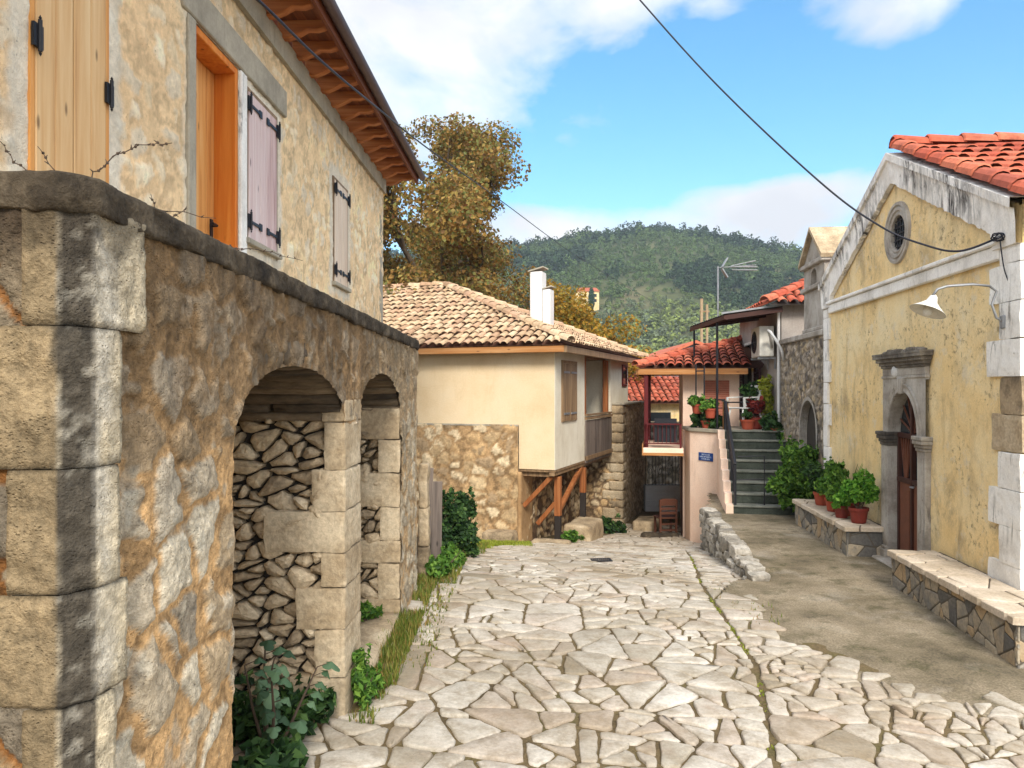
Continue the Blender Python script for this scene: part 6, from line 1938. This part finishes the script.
# ---------------------------------------------------------------- potted and other plants
def potted(name, label, loc, r, h, clumps, n, size, leaf, pot='pot', group=None, seed=1, cat='plant', extra=None):
    o = thing(name, label, cat, loc, 0, group)
    if r:
        mb = MB(); mb.lathe([(0, 0), (r * .72, 0), (r * .78, h * .1), (r * .95, h * .78), (r * 1.06, h * .80), (r * 1.08, h), (r * .96, h), (r * .93, h * .9), (0, h * .9)], 0, 0, 20)
        p = mb.build('pot', M[pot], o, False)
    leaves('foliage', loosen(clumps, seed), n, size, M[leaf], o, seed, shell=.25)
    mb = MB(); rr = random.Random(seed)
    for k in range(9):
        c = clumps[k % len(clumps)]
        mb.tube([(rr.uniform(-.3, .3) * (r or .1), rr.uniform(-.3, .3) * (r or .1), h * .85), (c[0] * .5, c[1] * .5, (h + c[2]) / 2), (c[0] + rr.uniform(-.5, .5) * c[3], c[1] + rr.uniform(-.5, .5) * c[4], c[2] + rr.uniform(-.2, .5) * c[5])], [.008, .006, .003], 5)
    mb.build('stems', M['twig'], o)
    if extra: extra(o)
    return o
PZ = 0.415
def at(u, y, z): return CH.world(u, y, z)
potted('potted_plant', 'bright green bushy plant in a red pot nearest the chapel door', at(2.32, -.27, PZ), .12, .20, [(0, 0, .42, .22, .24, .20), (.05, -.05, .55, .13, .15, .10), (-.12, .1, .34, .12, .12, .12), (.1, -.12, .38, .12, .12, .14)], 3200, .036, 'leaf_bright', 'pot_red', 'potted plants on the stone ledge', 1)
potted('potted_plant', 'small low green plant in a red pot on the stone ledge', at(1.92, -.36, PZ), .10, .17, [(0, 0, .25, .14, .14, .10)], 420, .05, 'leaf_bright', 'pot_red', 'potted plants on the stone ledge', 2)
potted('potted_plant', 'tall mid green plant at the middle of the stone ledge', at(1.35, -.28, PZ), .13, .2, [(0, 0, .42, .22, .26, .24), (.0, .1, .6, .12, .14, .16), (-.1, -.15, .3, .15, .16, .14)], 2400, .045, 'leaf_mid', 'pot', 'potted plants on the stone ledge', 3)
def spikes(o):
    mb = MB(); rr = random.Random(5)
    for k in range(34):
        t = rr.uniform(0, 6.28); s = rr.uniform(.1, .28); hh = rr.uniform(.35, .75)
        mb.tube([(0, 0, .15), (s * .4 * math.cos(t), s * .4 * math.sin(t), hh * .7), (s * math.cos(t), s * math.sin(t), hh)], [.012, .010, .002], 4)
    mb.build('blades', M['leaf_mid'], o)
potted('spiky_plant', 'spiky upright dark plant between the bushy plants on the ledge', at(1.72, -.18, PZ), .11, .18, [(0, 0, .28, .12, .12, .10)], 260, .05, 'leaf_dark', 'pot', 'potted plants on the stone ledge', 4, extra=spikes)
potted('potted_plant', 'leafy green plant at the far end of the stone ledge', at(0.75, -.28, PZ), .12, .2, [(0, 0, .36, .24, .26, .2), (-.15, .05, .5, .14, .14, .12)], 1900, .045, 'leaf_dark', 'pot', 'potted plants on the stone ledge', 6)
potted('shrub', 'large loose green shrub growing beside the foot of the steps', (4.78, 12.85, .02), 0, 0.1, [(0, 0, .75, .36, .34, .42), (-.12, -.05, 1.05, .24, .24, .24), (.15, .0, .5, .3, .26, .34), (-.2, .05, .55, .26, .26, .3), (.22, .05, 1.0, .18, .2, .22), (0, 0, .25, .2, .2, .2)], 5200, .058, 'leaf_mid', cat='shrub', seed=7)
TZ = 1.36
potted('potted_plant', 'dark red leaved plant in a red pot at the head of the steps', (4.98, 15.75, TZ), .15, .24, [(0, 0, .46, .2, .2, .18)], 700, .06, 'leaf_red', 'pot_red', 'pots on the raised terrace', 8)
potted('potted_plant', 'round dark green plant behind the red leaved pot', (5.02, 16.15, TZ), .15, .26, [(0, 0, .72, .22, .22, .2)], 800, .06, 'leaf_dark', 'pot', 'pots on the raised terrace', 9)
potted('potted_plant', 'tall yellow green plant standing against the grey house wall', (5.26, 15.95, TZ), .15, .25, [(0, 0, .55, .17, .2, .32), (0, 0, .9, .14, .14, .16)], 900, .07, 'leaf_yellow', 'pot', 'pots on the raised terrace', 10)
potted('potted_plant', 'low dark leafy plant spilling over the top step', (5.16, 15.25, 1.2), .14, .2, [(0, 0, .22, .26, .22, .22), (.1, -.1, .05, .18, .16, .16)], 900, .085, 'leaf_dark', 'pot', 'pots on the raised terrace', 11)
potted('potted_plant', 'round terracotta pot left of the red leaved plant with sparse stems', (4.78, 15.62, TZ), .14, .2, [(0, 0, .28, .12, .12, .08)], 200, .05, 'leaf_dark', 'pot', 'pots on the raised terrace', 12)
def railpot(label, loc, seed, leaf):
    return potted('hanging_pot', label, loc, .12, .2, [(0, 0, .27, .18, .22, .10), (-.14, -.05, .24, .12, .12, .08)], 420, .055, leaf, 'pot', 'pots hung on the terrace railing', seed)
railpot('upper terracotta pot of trailing leaves hung on the terrace railing', (3.91, 16.24, 1.66), 13, 'leaf_mid')
railpot('lower terracotta pot hung on the terrace railing beside the pillar', (4.10, 15.90, 1.58), 14, 'leaf_mid')
potted('potted_plant', 'mass of green leaves in a trough along the terrace edge', (4.09, 16.12, TZ), .13, .16, [(0, 0, .2, .18, .22, .18), (-.14, .2, .16, .16, .18, .2), (.12, -.22, .12, .14, .16, .14)], 1100, .075, 'leaf_dark', 'pot', 'pots on the raised terrace', 15)
pp_ = thing('railing_pillar', 'slim brown pillar at the head of the steps beside the railing', 'pillar', (4.36, 15.72, 1.36))
MB().box(-.05, .05, -.05, .05, 0, .56).build('shaft', M['fascia'], pp_, bevel=.008)
MB().box(-.065, .065, -.065, .065, .56, .59).build('cap', M['cement'], pp_)

def bush(name, label, loc, clumps, n, size, leaf, seed, cat='bush', stems=14, long=1.7):
    o = thing(name, label, cat, loc)
    leaves('foliage', loosen(clumps, seed), n, size, M[leaf], o, seed, long=long, shell=.25)
    mb = MB(); rr = random.Random(seed)
    for k in range(stems):
        c = clumps[k % len(clumps)]
        e = Vector((c[0] + rr.uniform(-.7, .7) * c[3], c[1] + rr.uniform(-.7, .7) * c[4], c[2] + rr.uniform(0, .7) * c[5]))
        mb.tube([(rr.uniform(-.05, .05), rr.uniform(-.05, .05), -.05), (e.x * .4, e.y * .4, e.z * .5), e], [.012, .008, .003], 5)
    mb.build('stems', M['twig'], o)
    return o
bush('bush', 'dark green bush at the lane side past the arched wall', (-.86, 10.6, zsf(-.86, 10.6)), [(0, 0, .42, .34, .4, .36), (.12, .3, .6, .26, .3, .22), (-.12, -.3, .3, .28, .3, .28), (.22, -.1, .25, .22, .25, .2)], 6500, .042, 'leaf_dark', 21, stems=24)
bush('weed', 'tall green weed at the foot of the pier between the arches', (-.98, 4.98, zsf(-1, 5)), [(0, 0, .16, .08, .14, .16), (.05, .12, .10, .08, .1, .1)], 1100, .024, 'leaf_mid', 22, 'weed', 12, 2.6)
bush('weed', 'low dark nettles inside the first arch behind the fig', (-1.42, 4.50, zsf(-1.4, 4.5)), [(0, 0, .10, .26, .24, .14), (.2, .1, .14, .14, .14, .13), (-.25, 0, .16, .2, .2, .14)], 1500, .045, 'leaf_dark', 23, 'weed', 10)
bush('weed', 'ivy leaves and bare runners at the near foot of the first arch', (-1.28, 3.75, zsf(-1.3, 3.7)), [(0, 0, .12, .2, .3, .12), (.06, .3, .08, .16, .25, .1)], 420, .065, 'leaf_dark', 24, 'weed', 16)
bush('weed', 'dark tuft of leaves at the foot of the rear stone wing', (2.35, 18.0, zsf(2.35, 18.0)), [(0, 0, .15, .4, .2, .2)], 600, .07, 'leaf_dark', 25, 'weed', 8)
bush('weed', 'small green tuft beside the pale step stone', (1.15, 15.0, zsf(1.15, 15.0)), [(0, 0, .1, .22, .16, .12)], 320, .055, 'leaf_mid', 26, 'weed', 6)
bush('weed', 'grass clump on the sill of the second arch', (-1.28, 6.55, .22), [(0, 0, .05, .14, .16, .06)], 260, .04, 'leaf_mid', 27, 'weed', 6, 2.6)
bush('weed', 'spreading green weeds at the corner of the arched wall end', (-.80, 8.6, zsf(-.8, 8.6)), [(0, 0, .1, .16, .5, .14), (.08, .7, .08, .16, .4, .12)], 1100, .045, 'leaf_mid', 28, 'weed', 10)

# fig sapling in the first arch: large lobed leaves
fg = thing('fig_sapling', 'fig sapling with large grey green lobed leaves in the first arch', 'sapling', (-1.30, 4.15, .08))
mb = MB(); lf = MB(); rr = random.Random(6)
def fig_leaf(p, s, yaw, pitch):
    out = []
    for k in range(15):
        t = -2.5 + 5.0 * k / 14
        r_ = s * (0.55 + 0.45 * abs(math.cos(1.5 * t)) ** 0.8) * (1 - .12 * abs(t) / 2.5)
        out.append(Vector((r_ * math.cos(t) + .35 * s, r_ * math.sin(t), -.25 * r_ * r_ / s)))
    mt_ = Matrix.Rotation(yaw, 3, 'Z') @ Matrix.Rotation(pitch, 3, 'Y')
    v = [p + mt_ @ Vector((.3 * s, 0, .02))] + [p + mt_ @ q for q in out] + [p]
    n = len(v)
    lf.add(v, [(0, i, i + 1) for i in range(1, n - 1)] + [(0, n - 1, 1)])
for k in range(6):
    e = Vector((rr.uniform(-.16, .26), rr.uniform(-.35, .45), rr.uniform(.25, .72)))
    pth = [Vector((rr.uniform(-.03, .03), rr.uniform(-.03, .03), 0)), e * .5 + Vector((rr.uniform(-.05, .05), 0, .06)), e]
    mb.tube(pth, [.011, .008, .004], 6)
    for j in range(6):
        t = .4 + .6 * j / 5
        p = pth[1].lerp(pth[2], max(0, (t - .5) * 2)) if t > .5 else pth[0].lerp(pth[1], t * 2)
        yaw = rr.uniform(-2.2, .9)
        d = Vector((math.cos(yaw), math.sin(yaw), .35)) * .06
        mb.tube([p, p + d], [.003, .002], 4)
        fig_leaf(p + d, rr.uniform(.038, .068), yaw, rr.uniform(.1, .9))
mb.build('stems', M['twig'], fg); lf.build('foliage', M['leaf_fig'], fg)

# grass strips: nobody could count the blades
def blades(name, spots, mat, label, seed):
    g = np.random.default_rng(seed); V = []; Fc = []
    for (x0, x1, y0, y1, n, h) in spots:
        x = g.uniform(x0, x1, n); y = g.uniform(y0, y1, n)
        dn = fbm(x * 3, y * 3, seed, 3); k = dn > .42
        x = x[k]; y = y[k]; n = len(x)
        z = zs(x, y) - .02; a = g.uniform(0, 6.28, n); hh = h * g.uniform(.4, 1.2, n); wd = .004 + .004 * g.random(n); le = g.uniform(0, .6, n) * hh
        dx, dy = np.cos(a), np.sin(a)
        p0 = np.stack([x - dy * wd, y + dx * wd, z], 1); p1 = np.stack([x + dy * wd, y - dx * wd, z], 1)
        m0 = np.stack([x + dx * le * .4 - dy * wd * .7, y + dy * le * .4 + dx * wd * .7, z + hh * .6], 1); m1 = np.stack([x + dx * le * .4 + dy * wd * .7, y + dy * le * .4 - dx * wd * .7, z + hh * .6], 1)
        tp = np.stack([x + dx * le, y + dy * le, z + hh], 1)
        b = len(V) and sum(len(q) for q in V)
        V.append(np.stack([p0, p1, m1, m0, tp], 1).reshape(-1, 3))
        i = np.arange(n) * 5 + b
        Fc += np.stack([i, i + 1, i + 2, i + 3], 1).tolist() + np.stack([i + 3, i + 2, i + 4], 1).tolist()
    o = mesh(name, np.concatenate(V), Fc, mat)
    return tag(o, label, 'grass', kind='stuff')
blades('grass', [(-1.03, -.80, 5.3, 8.4, 3600, .11), (-1.03, -.60, 5.6, 8.4, 1300, .06), (-1.0, -.84, 4.7, 6.0, 500, .09), (-1.0, -.6, 8.2, 11.0, 2200, .10), (-1.1, -.4, 11, 13.5, 1400, .08), (2.15, 2.6, 7.0, 9.0, 160, .06)], M['grass'], 'dry and green grass fringe along the foot of the arched wall', 3)
g_ = np.random.default_rng(8)
jy = g_.uniform(3.6, 12, 1300); jx = np.interp(jy, [t[0] for t in JOINT], [t[1] for t in JOINT]) + g_.normal(0, .018, 1300)
kk = fbm(jy * 2.2, jy * 0, 5, 3) > .47
spots = [(x - .012, x + .012, y - .01, y + .01, 2, .022) for x, y in zip(jx[kk], jy[kk])]
blades('grass', spots, M['moss'], 'tiny grass tufts growing along the long joint in the paving', 4)
blades('moss', [(-.75, .35, 13.0, 14.9, 9000, .05), (-.9, -.3, 12.0, 13.2, 2500, .05)], M['moss'], 'yellow green mossy patch before the rubble front wall', 5)['category'] = 'moss'

# ---------------------------------------------------------------- autumn trees behind the cream house
def branchy(mb, p, d, r, ln, depth, rr, tips):
    n = 4; pts_ = [p]; q = p
    for i in range(n):
        d = (d + Vector((rr.uniform(-.22, .22), rr.uniform(-.22, .22), rr.uniform(-.08, .16)))).normalized()
        q = q + d * ln / n; pts_.append(q)
    mb.tube(pts_, [r * (1 - .45 * i / n) for i in range(n + 1)], 7 if depth < 2 else 5, cap=False)
    if depth >= 4: tips.append(q); return
    for k in range(3 if depth < 3 else 2):
        a = rr.uniform(0, 6.28); s = rr.uniform(.45, .95)
        ax = d.cross(Vector((math.cos(a), math.sin(a), .3))).normalized()
        branchy(mb, pts_[-1 - (k % 2)], (d + ax * s).normalized(), r * .56, ln * rr.uniform(.62, .8), depth + 1, rr, tips)
    if depth >= 2: tips.append(q)

def tree(name, label, loc, h, r, seed, leaf, n, size, clump, lean=(0, 0), group=None, bare=0.15):
    rr = random.Random(seed)
    o = thing(name, label, 'tree', loc, 0, group)
    mb = MB(); tips = []
    branchy(mb, Vector((0, 0, -.3)), Vector((lean[0], lean[1], 1)).normalized(), r, h * .30, 0, rr, tips)
    mb.build('trunk', M['bark'], o, True)
    keep = [t for t in tips if rr.random() > bare]
    cl = [(t.x + rr.uniform(-.3, .3), t.y + rr.uniform(-.3, .3), t.z + rr.uniform(-.2, .4), clump * rr.uniform(.6, 1.25), clump * rr.uniform(.6, 1.25), clump * rr.uniform(.45, .9)) for t in keep]
    leaves('crown', cl, n, size, M[leaf], o, seed, shell=.15, long=1.35)
    return o, tips
tree('plane_tree', 'tall rust and ochre autumn plane tree behind the cream house', (-2.4, 29.0, -1.8), 17.5, .42, 31, 'leaf_autumn', 62000, .10, 1.0, group='autumn trees behind the cream house', bare=.12)
tree('plane_tree', 'broad brown gold autumn tree rising beside the stone house eaves', (-5.2, 27.0, -1.8), 13.5, .38, 37, 'leaf_autumn', 50000, .10, 1.0, group='autumn trees behind the cream house', bare=.05)
tree('plane_tree', 'low olive gold autumn tree just left of the white chimney', (0.0, 30.3, -1.8), 11.6, .26, 47, 'leaf_autumn', 34000, .10, .95, group='autumn trees behind the cream house', bare=.05)
tree('plane_tree', 'smaller golden yellow tree behind the white chimney', (0.35, 31.5, -1.8), 10.2, .26, 41, 'leaf_gold', 34000, .10, .85, group='autumn trees behind the cream house', bare=.05)

# ---------------------------------------------------------------- wooded hill
RP = [(-900, 330), (-300, 300), (100, 275), (300, 262), (430, 250), (500, 244), (540, 241), (575, 236), (600, 232), (630, 227), (655, 225), (690, 229), (720, 234), (760, 243), (803, 252), (860, 262), (950, 275), (1100, 300), (1400, 325), (2200, 350)]
DR_, D0 = 430.0, 110.0
gx = np.linspace(-900, 2200, 180); gt2 = np.linspace(0, 1.5, 60)
PX, T = np.meshgrid(gx, gt2, indexing='ij')
def hill_at(px, t):
    ry = np.interp(px, [p[0] for p in RP], [p[1] for p in RP])
    top = (HZ - ry) / F * DR_ - 5.0
    d = D0 + (DR_ - D0) * t
    prof = np.where(t < 1, sstep(0, 1, np.clip(t, 0, 1)) * .55 + .45 * np.clip(t, 0, 1) ** 1.25, 1 - (t - 1) * .6)
    z = -9 + (top + 9) * prof + (fbm(px * .02, t * 6, 501, 4) - .5) * 10 * np.clip(t, 0, 1) * np.clip(1.15 - t, 0.15, 1)
    return (px - 512) / F * DR_ * (.35 + .65 * d / DR_), d, z + E
HX, HD, HZZ = hill_at(PX, T)
tag(sheet('hill', np.stack([HX, HD, HZZ], -1), None, M['hillside']), kind='structure')
g = np.random.default_rng(77)
NT_ = 17000
tpx = g.uniform(330, 1000, NT_); tt_ = g.uniform(0.02, 1.06, NT_) ** .85
X0, Y0, Z0 = hill_at(tpx, tt_)
zone = fbm(tpx * .018, tt_ * 7, 511, 4)
clear = ((np.abs(tpx - 625) < 24) & (np.abs(tt_ - .50) < .05) & (g.random(NT_) < .6)) | ((np.abs(512 + X0 / Y0 * F - 587) < 15) & (HZ - (Z0 - E) / Y0 * F > 299) & (HZ - (Z0 - E) / Y0 * F < 318))
ok = ~clear
X0, Y0, Z0, zone, tt_, tpx = [a[ok] for a in (X0, Y0, Z0, zone, tt_, tpx)]
n = len(X0)
rad_ = g.uniform(.9, 2.0, n) * (0.8 + .5 * (zone > .5)) * (.55 + .45 * tt_); tall = np.where(g.random(n) < .18, g.uniform(1.5, 2.4, n), g.uniform(.8, 1.2, n))
K = 42
d = g.normal(size=(n, K, 3)); d /= np.linalg.norm(d, axis=2, keepdims=True)
d[..., 2] = np.where(d[..., 2] < -.3, -d[..., 2], d[..., 2])
rr_ = g.uniform(.7, 1.1, (n, K, 1))
C3 = np.stack([X0, Y0, Z0 + rad_ * tall * .7], 1)[:, None]
sc3 = np.stack([rad_, rad_, rad_ * tall], 1)[:, None]
pc3 = C3 + d * rr_ * sc3
nr = d + g.normal(size=d.shape) * .45; nr /= np.linalg.norm(nr, axis=2, keepdims=True)
tg = np.cross(nr, g.normal(size=d.shape)); tg /= np.linalg.norm(tg, axis=2, keepdims=True); bt3 = np.cross(nr, tg)
s3 = (rad_[:, None, None] * g.uniform(.18, .38, (n, K, 1)))
vv = np.stack([pc3 - tg * s3, pc3 - bt3 * s3 * .8, pc3 + tg * s3, pc3 + bt3 * s3 * .8], 2).reshape(-1, 3)
olive = np.array(lin(128, 140, 74, .8)); pine = np.array(lin(46, 66, 38, .8)); mid3 = np.array(lin(82, 102, 54, .8)); grey3 = np.array(lin(112, 122, 92, .8))
lowk = sstep(.50, .32, tt_ + (zone - .5) * .35)
tone = g.random(n)
base = np.where((zone > .52)[:, None], pine, mid3) * (0.7 + .6 * tone)[:, None]
lowc = np.where((tone > .5)[:, None], olive, grey3) * (0.75 + .5 * g.random(n))[:, None]
tc = base * (1 - lowk[:, None]) + lowc * lowk[:, None]
cc = np.repeat(tc, K * 4, axis=0) * np.repeat(g.uniform(.75, 1.25, n * K), 4)[:, None]
fo = mesh('forest', vv, np.arange(n * K * 4).reshape(-1, 4), M['forest'], None, False, cc)
tag(fo, 'dark pines and grey green olives covering the hill', 'forest', kind='stuff')
# house on the hillside and its cypress
for t_ in np.linspace(.15, .8, 200):                     # the spot on the slope where the house stands
    hx, hd, hz = [float(q[0]) for q in hill_at(np.array([586.0 - 512]) / (.35 + .65 * (D0 + (DR_ - D0) * t_) / DR_) * (D0 + (DR_ - D0) * t_) / DR_ + 512, np.array([t_]))]
    sc_ = hd / F
    if HZ - (hz - E) / sc_ < 306: break
hh = thing('hill_house', 'pale yellow house with red roof standing high on the wooded hillside', 'house', (hx, hd - 6, hz))
MB().box(-11 * sc_, 11 * sc_, 0, 7, -5, 12 * sc_).build('wall', M['church'], hh)
MB().prism([(-12 * sc_, 12 * sc_), (12 * sc_, 12 * sc_), (8 * sc_, 15.5 * sc_), (-8 * sc_, 15.5 * sc_)], lambda a, b, h: (a, h, b), 7.3, -.3).build('roof', M['tile_red'], hh)
for r_ in range(2):
    for k in range(4):
        MB().box((-8.5 + k * 5) * sc_, (-6.3 + k * 5) * sc_, -.06, 0.0, (1.6 + r_ * 5) * sc_, (4.6 + r_ * 5) * sc_).build('window', M['glass'], hh)
cy = thing('cypress', 'dark narrow cypress in front of the pale hillside house', 'tree', (hx + 3.0 * sc_, hd - 8, hz - 2))
leaves('crown', [(0, 0, 3.3, .9, .9, 3.6)], 900, .45, M['leaf_dark'], cy, 3)
MB().tube([(0, 0, -3), (0, 0, 3)], .15, 6).build('trunk', M['bark'], cy)

# ---------------------------------------------------------------- overhead cables
def cable(label, P_, r, name='overhead_cable', cat='cable'):
    P_ = [Vector(p) for p in P_]; out_ = []
    for i in range(len(P_) - 1):
        p0 = P_[max(i - 1, 0)]; p1 = P_[i]; p2 = P_[i + 1]; p3 = P_[min(i + 2, len(P_) - 1)]
        for t in np.linspace(0, 1, 12, endpoint=False):
            out_.append(.5 * ((2 * p1) + (-p0 + p2) * t + (2 * p0 - 5 * p1 + 4 * p2 - p3) * t * t + (-p0 + 3 * p1 - 3 * p2 + p3) * t ** 3))
    out_.append(P_[-1])
    o = MB().tube(out_, r, 6).build(name, M['cable'], None, True)
    return tag(o, label, cat)
def pw(x, y, d): return Vector(((x - 512) / F * d, d, E + (HZ - y) / F * d))
cable('thick dark cable sagging across the sky to the chapel gable corner', [pw(440, -260, 10.5), pw(540, -118, 10.0), pw(640, 0, 9.4), pw(720, 88, 8.9), (pw(820, 182, 8.2)), pw(880, 226, 7.8), pw(925, 245, 7.5), pw(960, 251, 7.25), pw(1000, 237, 7.05)], .011)
cable('thin dark cable running from the left house eaves towards the hill', [pw(160, -84, 3.9), pw(258, 0, 4.7), pw(320, 60, 5.8), pw(376, 107, 7.6), pw(430, 150, 11), pw(500, 200, 17), pw(580, 258, 27), pw(650, 300, 42)], .010)
cable('thin black cable dropping from the coil down to the lamp bracket', [pw(1000, 240, 6.98), pw(1004, 268, 6.96), pw(1011, 292, 6.95), pw(1008, 318, 6.98)], .006)
cl_ = thing('cable_coil', 'tangled black cable coil and insulator at the chapel gable corner', 'coil', tuple(pw(998, 237, 7.0)))
mb = MB(); rr = random.Random(4)
for k in range(4):
    mb.tube([(rr.uniform(-.01, .01) + .03 * math.sin(t * .6), .06 * math.cos(t * .6 + k) , .035 * math.sin(t * .6 + k) + rr.uniform(-.004, .004)) for t in range(12)], .006, 5)
mb.build('loops', M['cable'], cl_)
MB().tube([(0, 0, 0), (.12, 0, 0)], .012, 6).build('bracket', M['galv'], cl_)

# ---------------------------------------------------------------- thin air between here and the hill
hz_m = bpy.data.materials.new('haze_air'); hz_m.use_nodes = True
ht = NT(hz_m.node_tree)
for n_ in list(ht.n): ht.n.remove(n_)
ho = ht.node('ShaderNodeOutputMaterial'); hv = ht.node('ShaderNodeVolumePrincipled')
hv.inputs['Color'].default_value = (0.80, 0.90, 1.0, 1); hv.inputs['Density'].default_value = HAZE; hv.inputs['Anisotropy'].default_value = 0.2
ht.l.new(hv.outputs[0], ho.inputs['Volume'])
hb = MB().box(-420, 620, -14, 640, -32, 150).build('haze', hz_m)
tag(hb, 'thin pale haze over the wooded hill', 'haze', kind='stuff')
